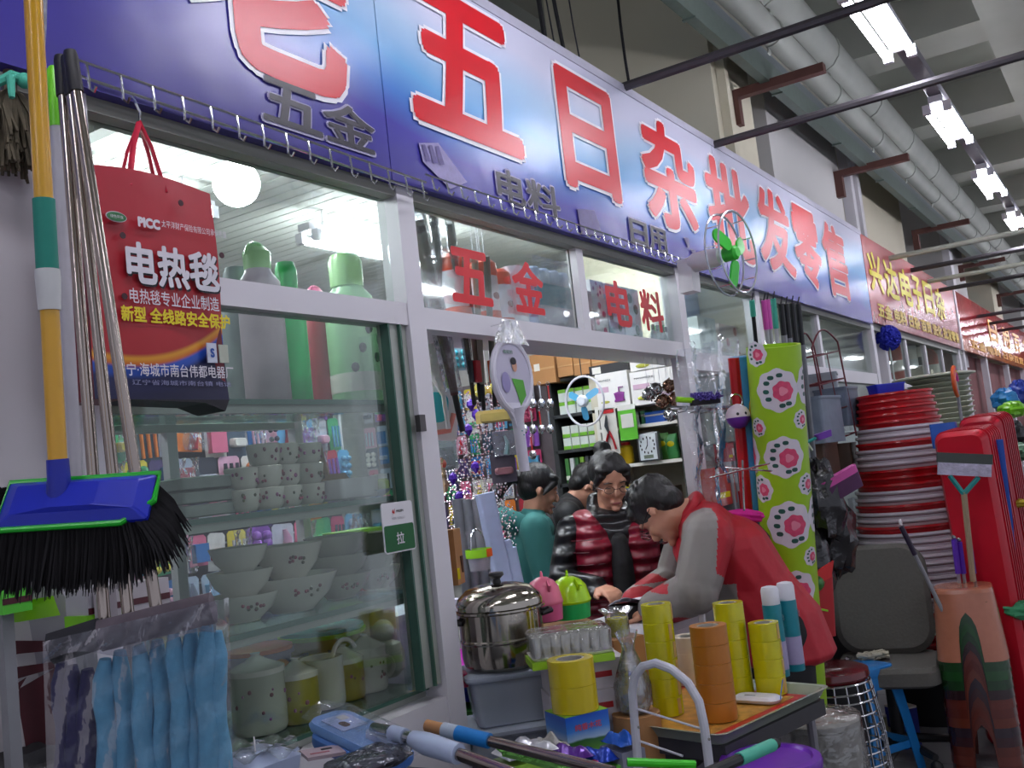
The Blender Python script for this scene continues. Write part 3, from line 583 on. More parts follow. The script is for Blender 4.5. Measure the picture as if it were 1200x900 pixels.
# white display cabinet on the right of the doorway
wc = thing('display_cabinet', 'white wooden display cabinet with open shelves beside the doorway', 'cabinet', (4.75, 0, 0), (0, 0, RZ))
cy0 = on(0, 4.75, 703, 500).y; cy1 = on(0, 4.75, 796, 500).y; wc.location.y = (cy0+cy1)/2; ch = (cy0-cy1)/2
WW = mat('e4e0d6', .45, name='cream_white_board', noise=.04)
czs = [on(0, 4.75, 760, q).z for q in (468, 496, 541, 600)]
for z in czs: MB().bb((-ch, 0, z-.018), (ch, .36, z)).build('shelf', WW, wc)
MB().bb((ch-.0, 0, 0), (ch+.07, .36, czs[0])).build('side_panel', WW, wc); MB().bb((-ch-.02, 0, 0), (-ch, .36, czs[0])).build('side_panel', WW, wc); MB().bb((-ch, .34, 0), (ch, .36, czs[0])).build('back_panel', mat('b9b2a0', .6, name='cabinet_back'), wc)
def onshelf(px, w, d, z, x=4.79): return on(0, x, px, 520).y
# boxed kitchen articles on the cabinet
def prodbox(px0, py0, px1, py1, lb, pic, x=4.72, strip=None):
    yc, w, z0, z1 = facebox(x, px0, py0, px1, py1, .2); h = z1-z0
    t = thing('product_box', lb, 'box', (x, yc, z0), (0, 0, RZ), None)
    MB().bb((-w/2, 0, 0), (w/2, .18, h)).build('box_body', mat('ece8e2', .55, name='white_card_box', noise=.03), t)
    MB().bb((-w*.45, -.002, h*.47), (-w*.12, 0, h*.62)).build('printed_panel', mat('c9a4b8', .5, name='mauve_print'), t)
    lettering('MANWEIZHI', w*.38, h*.05, INK, t, T((-w*.22, -.003, h*.80)), .02)
    q = MB(); q.lathe([(w*.15, 0), (w*.17, .002), (w*.15, h*.06)], 14, M=T((w*.2, -.004, h*.17), (0, 0, 0), (1, .06, 1))); q.lathe([(w*.12, h*.06), (w*.15, h*.2), (w*.17, h*.27), (w*.05, h*.3)], 14, M=T((w*.2, -.004, h*.14), (0, 0, 0), (1, .06, 1)))
    q.box((w*.2, -.004, h*.50), (w*.03, .004, h*.14)); q.box((w*.27, -.004, h*.56), (w*.14, .004, h*.025)); q.build('printed_cooker', mat(pic, .5), t)
    MB().ball((-w*.25, -.003, h*.2), w*.14, 10, 6, 0, (1, .04, .28)).build('printed_food', mat('a8a83a', .5), t)
prodbox(699, 436, 737, 479, 'white kitchen box with a purple grinder picture, on the cabinet', '7a1f7c')
prodbox(739, 432, 798, 472, 'white kitchen box with a grey grinder picture, right of purple one', 'a08a98')
prodbox(737, 405, 798, 431, 'white kitchen box with a red cooker picture, topmost', 'b8343c')
yc, w, z0, z1 = facebox(4.74, 690, 426, 736, 437, .2)
t = thing('flat_box', 'flat black box lying on the purple grinder box', 'box', (4.74, yc, z0), (0, 0, RZ)); MB().bb((-w/2, 0, 0), (w/2, .2, z1-z0)).build('box_body', BLACK, t); MB().bb((-w*.42, -.002, .005), (-w*.2, 0, (z1-z0)*.8)).build('paper_label', CARD, t)
# card with pliers, green card, clock, tins
yc, w, z0, z1 = facebox(4.70, 703, 478, 722, 533, .02); h = z1-z0
t = thing('pliers_card', 'white card with red-handled pliers hung on the cabinet', 'package', (4.72, yc, z0), (0, 0, RZ)); MB().bb((-w/2, 0, 0), (w/2, .004, h)).build('card', CARD, t)
MB().tube([(0, -.008, h*.5), (-.02, -.008, h*.3), (-.03, -.008, h*.1)], .006, 6).build('handle', RED, t); MB().tube([(0, -.008, h*.5), (.02, -.008, h*.3), (.03, -.008, h*.1)], .006, 6).build('handle', RED, t)
MB().tube([(0, -.01, h*.45), (-.012, -.01, h*.62), (-.005, -.01, h*.85)], [.01, .02, .006], 8, sq=.4).build('jaw', mat('50545a', .4, .6, name='tool_steel'), t); MB().box((0, -.002, h*.93), (w*.8, .004, h*.08)).build('red_title', RED, t)
yc, w, z0, z1 = facebox(4.66, 721, 474, 742, 516, .02); h = z1-z0
t = thing('green_card', 'green and white payment card hanging on the cabinet front', 'sign', (4.70, yc, z0), (0, 0, RZ)); MB().bb((-w/2, 0, 0), (w/2, .004, h*.85)).build('green_panel', mat('5cb52a', .5, name='bright_leaf_green'), t); MB().bb((-w/2, 0, h*.85), (w/2, .004, h)).build('white_panel', CARD, t); MB().bb((-w*.34, -.002, h*.35), (w*.34, 0, h*.74)).build('blank_square', CARD, t)
yc, w, z0, z1 = facebox(4.72, 746, 503, 771, 537, .02); h = z1-z0
t = thing('desk_clock', 'silver rectangular clock with white dial standing on the cabinet shelf', 'clock', (4.76, yc, czs[2]+.002), (0, 0, RZ))
MB().rr([(w/2, h/2, .01, 0), (w/2, h/2, .01, .03), (w/2-.008, h/2-.008, .008, .035)], M=T((0, 0, h/2), (90, 0, 0))).build('case', mat('6f7074', .3, .6, name='clock_silver'), t)
MB().bb((-w*.40, -.038, h*.05), (w*.40, -.035, h*.95)).build('dial', mat('dadfe2', .4, name='dial_white'), t)
for k in range(12): a = k*math.pi/6; MB().box((w*.33*math.sin(a), -.039, h*.56+h*.27*math.cos(a)), (.006, .002, .012)).build('hour_mark', INK, t)
MB().tube([(0, -.040, h*.56), (.003, -.040, h*.80)], .002, 5).build('hand', INK, t); MB().tube([(0, -.040, h*.56), (-.012, -.040, h*.42)], .0025, 5).build('hand', INK, t); MB().bb((-w*.22, -.040, h*.1), (w*.22, -.038, h*.22)).build('digital_window', mat('6f7a6a', .3, name='lcd_green'), t)
for k, (px, nm, body, cap, w, h, lb) in enumerate(((733, 'tea_tin', mat('e0b81c', .3, name='golden_tin'), RED, .075, .11, 'golden yellow tin with red cap left of the clock'), (778, 'snack_bag', mat('4f8f3c', .35, name='green_foil'), YEL, .065, .14, 'green and yellow snack bag right of the clock'), (788, 'snack_bag', mat('3f8f4c', .35, name='green_foil2'), YEL, .065, .13, 'green snack bag against the right side of the cabinet'))):
    t = thing(nm, lb, 'tin' if k == 0 else 'bag', (4.83, on(0, 4.83, px, 520).y, czs[2]+.002), (0, 0, RZ))
    if k == 0: MB().lathe([(w*.42, 0), (w*.5, .01), (w*.5, h*.8), (w*.3, h*.92)], 16).build('tin_body', body, t); MB().lathe([(w*.34, h*.9), (w*.34, h*1.05)], 14).build('cap', cap, t)
    else:
        MB().rr([(w*.5, .01, .008, 0), (w*.55, .028, .02, h*.3), (w*.5, .024, .02, h*.7), (w*.48, .003, .003, h)]).build('bag_body', body, t); MB().ball((0, -.026, h*.6), w*.33, 10, 6, 0, (1, .1, .7)).build('printed_patch', cap, t)
for k, (px, w, h, c, lb) in enumerate(((746, .05, .07, 'c9ccc9', 'white packet on the cabinet upper shelf'), (752, .035, .07, '5fae7c', 'green striped packet on the cabinet upper shelf'), (766, .12, .06, '1f5fc8', 'blue carton on the cabinet upper shelf'))):
    t = thing('packet', lb, 'packet', (4.82, on(0, 4.82, px, 485).y, czs[1]+.002), (0, 0, RZ)); MB().bb((-w/2, 0, 0), (w/2, .1, h)).build('packet_body', mat(c, .5), t); MB().bb((-w/2, -.002, h*.6), (w/2, 0, h*.75)).build('stripe', CARD, t)
for k, (px, w, h, c, c2, lb) in enumerate(((739, .06, .05, 'c9b81c', '3a6fb0', 'yellow and blue tape dispenser on the lower cabinet shelf'), (746, .10, .09, '1c1a20', '5c2c9c', 'black and purple card reader on the lower cabinet shelf'), (764, .09, .07, '4a4c50', '8a8c90', 'dark grey desk box on the lower cabinet shelf'), (782, .08, .12, '7a6248', '3c3024', 'brown slatted box at the right of the lower shelf'))):
    t = thing('desk_article', lb, 'box', (4.82, on(0, 4.82, px, 570).y, czs[3]+.002+(.1 if k == 0 else 0)), (0, 0, RZ)); MB().bb((-w/2, 0, 0), (w/2, .1, h)).build('article_body', mat(c, .5), t); MB().bb((-w*.45, -.003, h*.25), (w*.45, 0, h*.6)).build('front_band', mat(c2, .5), t)
tag(MB().bb((4.80, on(0, 4.8, 741, 575).y-.04, czs[3]+.0), (4.95, on(0, 4.8, 741, 575).y+.05, czs[3]+.10)).build('paper_block', CARD), 'white paper block under the yellow and blue tape dispenser', 'paper')
# toy fan with blue blades, steel wool balls
def toyfan(p, r, hub, blade, cage, lb, rz, name='toy_fan', handle=True):
    t = thing(name, lb, 'fan', p, (0, 0, rz))
    MB().lathe([(r*.28, 0), (r*.28, .02), (r*.2, .03)], 16, M=T((0, -.01, 0), (90, 0, 0))).build('hub', hub, t)
    for k in range(3): MB().rr([(r*.3, r*.14, .02, 0), (r*.34, r*.16, .02, .006)], M=T((0, -.004, 0), (0, 90+k*120, 0)) @ T((r*.55, 0, 0), (90, 0, 15))).build('blade', blade, t)
    if cage:
        for q in (1, ): MB().tube([(r*math.cos(a*math.pi/16), 0, r*1.15*math.sin(a*math.pi/16)) for a in range(32)], .006, 6, closed=True).build('guard_ring', cage, t)
    return t
t = toyfan(dep(685, 470, 5.0), .11, mat('e8ecf2', .3, name='fan_white'), mat('4f9fc8', .3, name='fan_blue'), WHITE, 'blue bladed toy fan with a white hub hanging by the green boxes', RZ)
MB().tube([(0, 0, .126), (0, 0, .6)], .003, 5).build('hanging_string', INK, t)
for k, (px, py) in enumerate(((768, 456), (784, 452), (786, 485), (776, 470), (760, 462), (790, 468))):
    p = dep(px, py, 4.4); t = thing('scouring_ball', ORD[k]+' shiny steel wool scouring ball in the hanging bunch', 'scourer', p, group='scouring balls'); q = MB(); rr2 = random.Random(k)
    q.ball((0, 0, 0), .030, 10, 7); [q.tube([V((rr2.gauss(0, 1), rr2.gauss(0, 1), rr2.gauss(0, 1))).normalized()*.034 for _ in range(7)], .0035, 5) for _ in range(4)]
    q.build('steel_wool', CHROME if k % 2 == 0 else mat('b08a74', .2, 1, name='copper_wool'), t); MB().tube([(0, 0, .03), (0, 0, .3)], .001, 4).build('string', WHITE, t)
# rods hanging from the shop front and wrapped in film (left of the doorway)
def rod(a, b, r0, r1, m, lb, tip=BLACK, film=True, name='curtain_rod', grp=None):
    t = thing(name, lb, 'rod', a, group=grp); v = b-a; L = v.length; R = v.to_track_quat('Z', 'Y').to_matrix().to_4x4()
    MB().lathe([(r0, 0), (lerp(r0, r1, .9), L*.82)], 12, M=R).build('shaft', m, t); MB().lathe([(r1*.8, L*.82), (r1*.8, L)], 12, M=R).build('end_grip', tip, t)
    if film: MB().lathe([(r0*.3, -.05), (r0*1.35, -.02), (r0*1.4, L*.5), (r0*1.3, L*.8)], 10, M=R, cap=(False, False)).build('film_sleeve', FILM, t)
    return t
rod(dep(489, 258, 2.95), dep(542, 505, 3.10), .022, .012, mat('4a1c24', .35, name='maroon_rod'), 'dark maroon rod tapering to a black tip, hung inside the doorway')
for k, (a, b_, c, lb) in enumerate((((506, 240), (533, 455), '3a3c44', 'charcoal rod in clear film just right of the maroon rod'), ((527, 262), (556, 474), '16161a', 'black wrapped rod behind the red letter'), ((545, 300), (563, 470), '6a5a50', 'thin brown rod in clear film'), ((556, 300), (567, 480), '8a8478', 'beige rod with a round black end'), ((570, 300), (580, 476), '5c5550', 'taupe rod left of the racket'))):
    rod(dep(*a, 3.1), dep(*b_, 3.3), .011, .009, mat(c, .4), lb, film=k < 2, grp='hanging rods')
for k, (px, c) in enumerate(((549, 'b0202c'), (566, 'd8581c'), (543, '2a2c34'))):
    t = thing('rod_tag', ('red', 'orange', 'black')[k]+' paper sleeve hanging between the rods', 'label', dep(px+12, 448, 3.15)); MB().rr([(.013, .008, .004, 0), (.013, .008, .004, .07)]).build('sleeve', mat(c, .5), t)
# wall of hanging articles on the right-hand inside wall (pegboard)
PEG = thing('pegboard', 'white pegboard of hanging household articles on the shop side wall', 'board', (5.55, 4.0, 0), (0, 0, RZ))
pk = MB().bb((-.75, 0, .8), (.95, .02, 2.15)).build('board', mat('6f6468', .6, name='peg_mauve', noise=.4, scale=12), PEG)
for row in range(7):
    for c in range(14):
        y = 4.75-c*.115; z = 2.12-row*.155; a, b2 = rd.choice(cols), rd.choice(cols); w = rd.uniform(.08, .11); h = rd.uniform(.12, .15)
        if y < 3.3: continue
        blister('hanging_package', '%s card, %s article, pegboard row %s, %s from left' % (cn[a], cn[b2], ('one', 'two', 'three', 'four', 'five', 'six', 'seven')[row], ORD[c]), T((5.50, y, z), (0, 0, RZ)), w, h, a, b2, (row+c*3) % 5, 'packages on the pegboard', film=False)
# hanging metal tools nearer the racket
for k in range(10):
    px = 612+(k % 4)*10; py = 452+(k//4)*30; p = dep(px, py, 4.9)
    t = thing('hanging_utensil', 'steel kitchen utensil, %s in the %s row right of the racket' % (ORD[k % 4], ORD[k//4]), 'utensil', p, (0, 0, RZ), 'hanging utensils')
    MB().tube([(0, 0, 0), (0, 0, -.07)], .004, 6).build('handle', CHROME if k % 3 else RED, t); MB().ball((0, 0, -.09), .022, 8, 6, 0, (1, .4, 1.1)).build('head', CHROME, t); MB().tube(arc((0, 0, .01), .01, 0, 360, 8), .0015, 4).build('hook', CHROME, t)
# crystal bead curtain (uncountable)
q = MB(); r3 = random.Random(9)
BC = dep(560, 540, 4.3)
for k in range(3, 29):
    for j in range(60):
        c = (r3.gauss(0, .004)+(k-17)*.012, r3.uniform(-.06, .06), .30-j*.0115+r3.gauss(0, .002)); s = r3.uniform(.0035, .006)
        vs = [(c[0]+s, c[1], c[2]), (c[0]-s, c[1], c[2]), (c[0], c[1]+s, c[2]), (c[0], c[1]-s, c[2]), (c[0], c[1], c[2]+s*1.2), (c[0], c[1], c[2]-s*1.2)]
        if k < 8 and j < 6: continue
        q.add(vs, [(0, 2, 4), (2, 1, 4), (1, 3, 4), (3, 0, 4), (2, 0, 5), (1, 2, 5), (3, 1, 5), (0, 3, 5)], r3.choice((0, 0, 0, 1, 1, 2)))
o = q.build('bead_curtain', [mat('e6dee4', .08, .75, name='crystal_silver', noise=.3), mat('b98f98', .15, .5, name='rose_crystal'), mat('cfc8d8', .1, .3, name='lilac_crystal')], None, T(BC, (0, 0, -35)))
tag(o, 'glittering clear crystal bead curtain hanging inside the doorway', 'bead curtain', kind='stuff')
for k, (px, py) in enumerate(((530, 482), (552, 474), (558, 486), (532, 508), (519, 546), (531, 560), (557, 547), (538, 582), (549, 503), (524, 526))):
    p = dep(px, py, 4.15); t = tag(MB().lathe([(.001, -.03), (.02, -.005), (.018, .012), (.006, .022), (.002, .024)], 8).build('purple_crystal', mat('4f2a9c', .15, .2, name='purple_crystal'), None, T(p)), '%s purple drop crystal from the top left of the bead curtain' % ORD[k], 'crystal', 'purple drops')
# carded brush set at the left of the doorway
t = thing('brush_set', 'white and coral tray with a teal brush, left in the doorway', 'package', dep(511, 466, 3.3), (0, 0, -40))
MB().rr([(.062, .085, .02, 0), (.066, .09, .02, .015)], M=T((0, 0, -.055), (90, 8, 0))).build('tray', mat('e2dcdc', .4, name='tray_white'), t)
MB().rr([(.035, .05, .03, 0), (.038, .05, .03, .02)], M=T((-.008, -.016, -.035), (90, 8, 0))).build('brush_head', mat('2fa8b0', .4, name='bright_teal'), t); MB().tube([(-.05, -.02, -.12), (.03, -.02, -.115), (.05, -.02, -.06)], .009, 8).build('coral_edge', mat('e08a80', .4, name='coral'), t); MB().tube([(.01, -.02, -.03), (.035, -.02, -.11)], .006, 6).build('brush_handle', WHITE, t)
t = thing('wrapped_bottle_brush', 'white film-wrapped brush hanging above the coral tray', 'brush', dep(508, 403, 3.2), (0, 0, -40)); MB().tube([(0, 0, 0), (0, 0, -.08), (.015, 0, -.17)], [.02, .035, .008], 10).build('brush_head', mat('e8e6e4', .5, name='bristle_white', bump=.6, scale=60), t); MB().tube([(.015, 0, -.17), (.02, 0, -.28)], .008, 8).build('handle', WHITE, t); MB().ball((.03, -.01, -.12), .02, 8, 6, 0, (.5, .5, 1.6)).build('green_tag', LIME, t)
# small hung packages between door post and bead curtain
for k, (px, py, w, h, a, b2, lb) in enumerate(((498, 418, .07, .10, '4a3a8c', '8a84b0', 'violet packet at the top left of the doorway'), (537, 405, .07, .10, '6f8a90', '3f9fa8', 'grey green packet behind the maroon rod'), (519, 515, .10, .12, '5f6f70', '3a4a4c', 'slate mesh packet below the coral tray'), (505, 520, .05, .14, 'd8d4cc', '8a8480', 'narrow cream packet below the coral tray'), (590, 505, .10, .10, '3a3c50', '5f7f80', 'dark blue packet left of the racket handle'), (588, 530, .10, .12, '4a4450', '8a5a60', 'plum packet left of the racket handle'), (571, 452, .14, .03, 'd8b03a', 'e0d02a', 'yellow shelf ticket above the black scrubber'), (580, 480, .16, .05, 'c9b470', 'b8a45c', 'straw coloured mat behind the rods'))):
    blister('hanging_package', lb, T(dep(px, py, 3.9), (0, 0, -50)), w, h, a, b2, (k*2) % 5, 'small packages in the doorway', film=k % 2 == 0).location.z += 0; MB().tube([(0, 0, 0), (0, 0, 2.84-dep(px, py, 3.9).z)], .0012, 4).build('hanging_string', WHITE, bpy.data.objects[[o.name for o in COL.objects if o.name.startswith('hanging_package')][-1]])
# kraft boxes and gold-wrapped goods beside the door post
def kraft(px0, py0, px1, py1, d, dp, lb, rz=-30, print_=None):
    w = (px1-px0)*d/F; h = (py1-py0)*d/F; p = dep((px0+px1)/2, py1, d); t = thing('kraft_box', lb, 'box', p, (0, 0, rz))
    MB().bb((-w/2, 0, 0), (w/2, dp, h)).build('box_body', KRAFT, t); MB().bb((-w*.5, -.002, h*.1), (-w*.2, 0, h*.3)).build('yellow_label', YEL, t)
    q = MB(); [q.tube([(w*.2, -.003, h*.2), (w*(.2+s*.1), -.003, h*.5)], .003, 5) for s in (-1.2, -.3, .6)]; q.build('printed_twig', BRN, t); return t
kraft(527, 620, 556, 684, 3.0, .10, 'nearer kraft paper box with twig print beside the door post', 20); kraft(503, 618, 524, 684, 2.9, .1, 'kraft paper box touching the door post', -30); kraft(504, 584, 524, 617, 2.92, .1, 'small kraft box carrying the foil packet', -30)
t = thing('foil_packet', 'crumpled gold and silver foil packet on the kraft box', 'package', dep(511, 578, 2.95)); MB().grid(lambda u, v: (.055*math.cos(u*6.28)*(1-.4*v)+.006*math.sin(31*v), .03*math.sin(u*6.28), .10*v+.006*math.sin(40*u)), 18, 8).build('foil', mat('c9b090', .18, .9, noise=.5, scale=20, bump=1, name='crumpled_foil'), t); MB().ball((.01, -.01, .085), .035, 10, 6, 0, (1, .6, .6)).build('red_top', mat('b04a3a', .4, name='brick_red'), t)
# lengths of grey pipe lagging and pale blue foam boards
for k, (px, py, w, h, lb) in enumerate(((571, 608, .05, .30, 'tall pale blue foam board leaning beside the lagging'), (586, 575, .07, .62, 'tallest pale blue foam board, in the middle'), (600, 632, .055, .35, 'short pale blue foam roll in front'), (607, 640, .05, .36, 'pale blue foam roll next to the teal hoodie'))):
    if k == 0: continue
    p = dep(px, py, 3.9); t = thing('foam_board', lb, 'foam', (p.x, p.y, p.z-h), (0, -6, -40)); MB().rr([(w/2, .03, .012, 0), (w/2, .03, .012, h)]).build('foam_body', mat('a9b4d4', .7, name='pale_blue_foam'), t); MB().rr([(w*.52, .032, .012, h*.4), (w*.52, .032, .012, h*.42)]).build('tie_band', mat('8a94b8', .5), t)
for k, px in enumerate((536, 547, 558, 569)):
    p = dep(px, 585, 4.1); t = thing('grey_lagging', ORD[k]+' grey foil lagging tube from the left, behind the kraft boxes', 'tube', (p.x, p.y, p.z-.55), (0, 0, 0), 'lagging tubes'); MB().lathe([(.022, 0), (.024, .55), (.012, .55)], 12).build('tube_body', mat('8a8c92', .35, .5, noise=.3, scale=14, name='silver_lagging'), t)
    MB().lathe([(.0255, .30), (.0255, .42)], 12, cap=(False, False)).build('sleeve', RED if k == 3 else GRY, t)
t = thing('handled_basket', 'small wire basket with lime and red band under the lagging', 'basket', dep(563, 668, 3.5)); MB().lathe([(.035, 0), (.045, .07)], 14, cap=(True, False)).build('basket_body', GRY, t); MB().lathe([(.047, .045), (.048, .075)], 14, cap=(False, False)).build('lime_band', LIME, t); MB().box((0, -.047, .06), (.03, .004, .028)).build('red_tag', ORG, t); MB().tube(arc((0, 0, .075), .046, 0, 180, 10, ry=.07), .003, 6).build('handle', CHROME, t)
# racks behind/below: a shop island carrying the above
isl = thing('display_counter', 'pale lilac cloth covered counter inside the doorway left', 'counter', (2.62, 2.27, 0), (0, 0, 0))
MB().bb((-.42, -.18, 0), (.16, .45, 1.08)).build('counter_body', mat('b4b4cc', .7, noise=.06, name='lilac_cloth'), isl); MB().bb((-.44, -.20, 1.08), (.18, .47, 1.10)).build('counter_top', mat('c4c4d8', .6, name='lilac_top'), isl)
# ================================================================== LETTERS AND GOODS IN THE TRANSOM
LR = mat('c80f1e', .45, noise=.05, name='cut_letter_red')
for ch, (xl, xr, yt, yb) in (('五', (528, 575, 293, 356)), ('金', (601, 637, 307, 367)), ('电', (711, 739, 330, 382)), ('料', (751, 777, 341, 388))):
    yp = D-.004; a = on(1, yp, xl, (yt+yb)/2); c = on(1, yp, xr, (yt+yb)/2); zt = on(1, yp, (xl+xr)/2, yt).z; zb = on(1, yp, (xl+xr)/2, yb).z
    o, _ = lettering(ch, c.x-a.x, zt-zb, LR, None, T(((a.x+c.x)/2, yp, (zt+zb)/2)), .03, name='cut_letter')
    tag(o, {'五': 'red cut character stuck on the transom glass, leftmost of four', '金': 'red cut character over the white roll, second of four', '电': 'red cut character over the floral boxes, third of four', '料': 'red cut character with two strokes on its left, rightmost of four'}[ch], 'letter', 'red letters on the glass')
TZ = 1.984
def tspot(px, py, y=1.80): return V((xat(px, py, y), y, TZ))
for k, px in enumerate((538, 556, 572, 588)):
    t = thing('orange_canister', ORD[k]+' orange-capped canister from the left behind the red letters', 'canister', tspot(px, 370, 1.80+.06*(k % 2)), group='orange capped canisters')
    MB().lathe([(.042, 0), (.045, .01), (.045, .19)], 18).build('canister_body', mat('cfd0da', .35, noise=.1, name='canister_white'), t); MB().lathe([(.0455, .012), (.046, .05), (.0455, .07)], 18, cap=(False, False)).build('flame_band', mat('c8481c', .35, noise=.5, scale=40, name='orange_print'), t)
    MB().lathe([(.044, .19), (.047, .20), (.045, .235), (.03, .25)], 18).build('cap', mat('d84018', .35, name='orange_red_cap'), t); MB().ball((.0, -.042, .12), .018, 8, 6, 0, (1, .3, .8)).build('printed_food', mat('7a3a2a', .5), t)
t = thing('paper_roll', 'white upright paper roll beside the blue tissue pack', 'roll', tspot(606, 375, 1.86)); MB().lathe([(.045, 0), (.045, .27), (.015, .27), (.015, .24)], 18).build('roll_body', WHITE, t)
t = thing('tissue_pack', 'blue and white film pack of tissue rolls behind the transom glass', 'tissue pack', tspot(645, 380, 1.84))
for r_ in range(2):
    for c in range(4): MB().lathe([(.035, 0), (.036, .13), (.03, .138), (.008, .135)], 14, M=T((-.11+c*.073, .0, .002+r_*.139))).build('tissue_roll', mat('c9d2ea', .8, name='tissue'), t)
MB().bb((-.15, -.040, .0), (.15, -.037, .13)).build('printed_panel', mat('b9b8d8', .4, noise=.1, scale=30, name='lilac_pack_print'), t); MB().bb((-.15, -.040, .13), (.15, -.037, .215)).build('blue_panel', mat('3a9cc0', .35, noise=.2, scale=12, name='cyan_pack_print'), t); MB().bb((-.15, -.041, .0), (.15, -.038, .015)).build('blue_edge', mat('3a9cc0', .35), t)
MB().grid(lambda u, v: ((u-.5)*.31, -.045-.01*abs(math.sin(12*u)), v*.31), 10, 6).build('film_cover', FILM, t)
def tbox(px0, px1, h, c, lb, y=1.80, pr=None, base=0):
    a = xat(px0, 380, y); b_ = xat(px1, 380, y); t = thing('floral_box', lb, 'box', ((a+b_)/2, y, TZ+base), group=None); w = b_-a
    MB().bb((-w/2, 0, 0), (w/2, .10, h)).build('box_body', mat(c, .5, noise=.08), t)
    q = MB()
    for j in range(5): q.ball((w*.3*math.sin(j*2.4), -.001, h*(.15+.17*j)), min(w, h)*.13, 8, 6, 0, (1, .06, 1))
    q.build('printed_flower', mat(pr or '9c5a8c', .5), t); return t
tbox(681, 697, .22, 'c3a6b4', 'rosy flower box at the left of the floral boxes', pr='8a4a5c'); tbox(698, 713, .20, 'd8d6dc', 'white box with a pink fruit print', pr='c8507c'); tbox(697, 712, .07, 'e2e2e6', 'small white cube on the fruit box', base=.205, y=1.81)
tbox(714, 731, .27, 'b4b4d0', 'tall lilac flower box behind the third letter', pr='4f6f6c'); tbox(732, 752, .27, 'c3cad8', 'tall pale blue box right of the lilac box', pr='3f5f5c'); tbox(818, 838, .20, 'c2cbcb', 'pale grey box right of the post', y=1.78, pr='a2abab')
tbox(842, 880, .19, 'c9bdb6', 'wide box with faded rose print, under the toy fan', y=1.80, pr='a85c5a')
for k in range(6):
    t = thing('small_bottle', ORD[k]+' small grey bottle from the left at the transom end', 'bottle', tspot(767+k*5, 400, 1.76), group='small grey bottles'); MB().lathe([(.014, 0), (.015, .01), (.015, .07), (.007, .085)], 10).build('bottle_body', mat('aab2ba', .3, name='pale_bottle'), t); MB().lathe([(.008, .085), (.008, .11)], 8).build('cap', mat('4a525c', .5), t)
t = thing('green_canister', 'small green and white canister behind the last red letter', 'canister', tspot(771, 380, 1.86)); MB().lathe([(.03, 0), (.03, .16)], 14).build('canister_body', CARD, t); MB().lathe([(.031, .08), (.031, .14)], 14, cap=(False, False)).build('green_band', GRN, t)
# ================================================================== DISPLAY TABLE AT THE DOORWAY
dtab = thing('display_table', 'low table covered with dark cloth in front of the doorway', 'table', (2.25, 1.30, 0))
MB().bb((-.46, -.20, .67), (.34, .29, .70)).build('table_top', mat('54505a', .7, name='dark_table_top'), dtab); MB().bb((-.06, .29, .67), (.34, .44, .70)).build('table_leaf', mat('54505a', .7), dtab)
for sx in (-.43, .31):
    for sy in (-.17, .26): MB().bb((sx-.02, sy-.02, 0), (sx+.02, sy+.02, .67)).build('leg', GRY, dtab)
MB().bb((-.44, -.19, .15), (.32, .28, .17)).build('lower_shelf', GRY, dtab)
# storage boxes and steamer
def storage(p, rz, s, lb, latch=True):
    t = thing('storage_box', lb, 'storage box', p, (0, 0, rz)); MB().rr([(.100*s, .078*s, .02, 0), (.105*s, .082*s, .02, .004), (.118*s, .094*s, .02, .125)], cap=(True, False)).build('tub', MILKY, t)
    MB().rr([(.126*s, .102*s, .02, .122), (.130*s, .106*s, .02, .128), (.130*s, .106*s, .02, .137), (.118*s, .095*s, .02, .142)]).build('lid', mat('a6aebb', .3, name='milky_lid', noise=.05), t)
    for sx in (-1, 1): MB().rr([(.012, .03, .008, 0), (.012, .03, .008, .035)], M=T((sx*.13*s, -.02, .108), (0, 0, 0))).build('latch', mat('b0164c', .3, name='crimson_latch'), t)
    MB().bb((.118*s-.002, .0, .03), (.119*s, .06, .09)).build('sticker', mat('8a8a4a', .5, noise=.5, scale=50, name='colour_sticker'), t); return t
sp = dep(595, 778, 2.72); bx, by = sp.x, sp.y
storage((bx, by, .70), -48, 1.10, 'larger clear storage box with crimson latches at the bottom of the pile'); storage((bx, by, .843), -48, 1.0, 'clear storage box with crimson latches under the steamer')
t = thing('steamer_pot', 'polished steel steamer pot with domed lid on the storage boxes', 'pot', (bx-.01, by, .986), (0, 0, 30))
STL = mat('b0a99e', .13, 1, noise=.08, scale=6, name='polished_steel')
MB().lathe([(.095, 0), (.112, .012), (.116, .03), (.116, .072), (.119, .076), (.119, .08), (.116, .084), (.116, .15), (.127, .155), (.127, .160), (.118, .163)], 40).build('pot_body', STL, t)
MB().lathe([(.121, .163), (.121, .175), (.115, .190), (.090, .212), (.055, .222), (.02, .226)], 40).build('lid', STL, t); MB().lathe([(.012, .226), (.010, .236), (.022, .246), (.020, .254), (.004, .256)], 16).build('lid_knob', BLACK, t)
for a in (-78, 102): MB().tube([(.116*math.cos(math.radians(a+s*14)), .116*math.sin(math.radians(a+s*14)), .13) if abs(s) == 1 else (.142*math.cos(math.radians(a+s*12)), .142*math.sin(math.radians(a+s*12)), .135) for s in (-1, -.8, 0, .8, 1)], .007, 6).build('side_handle', BLACK, t)
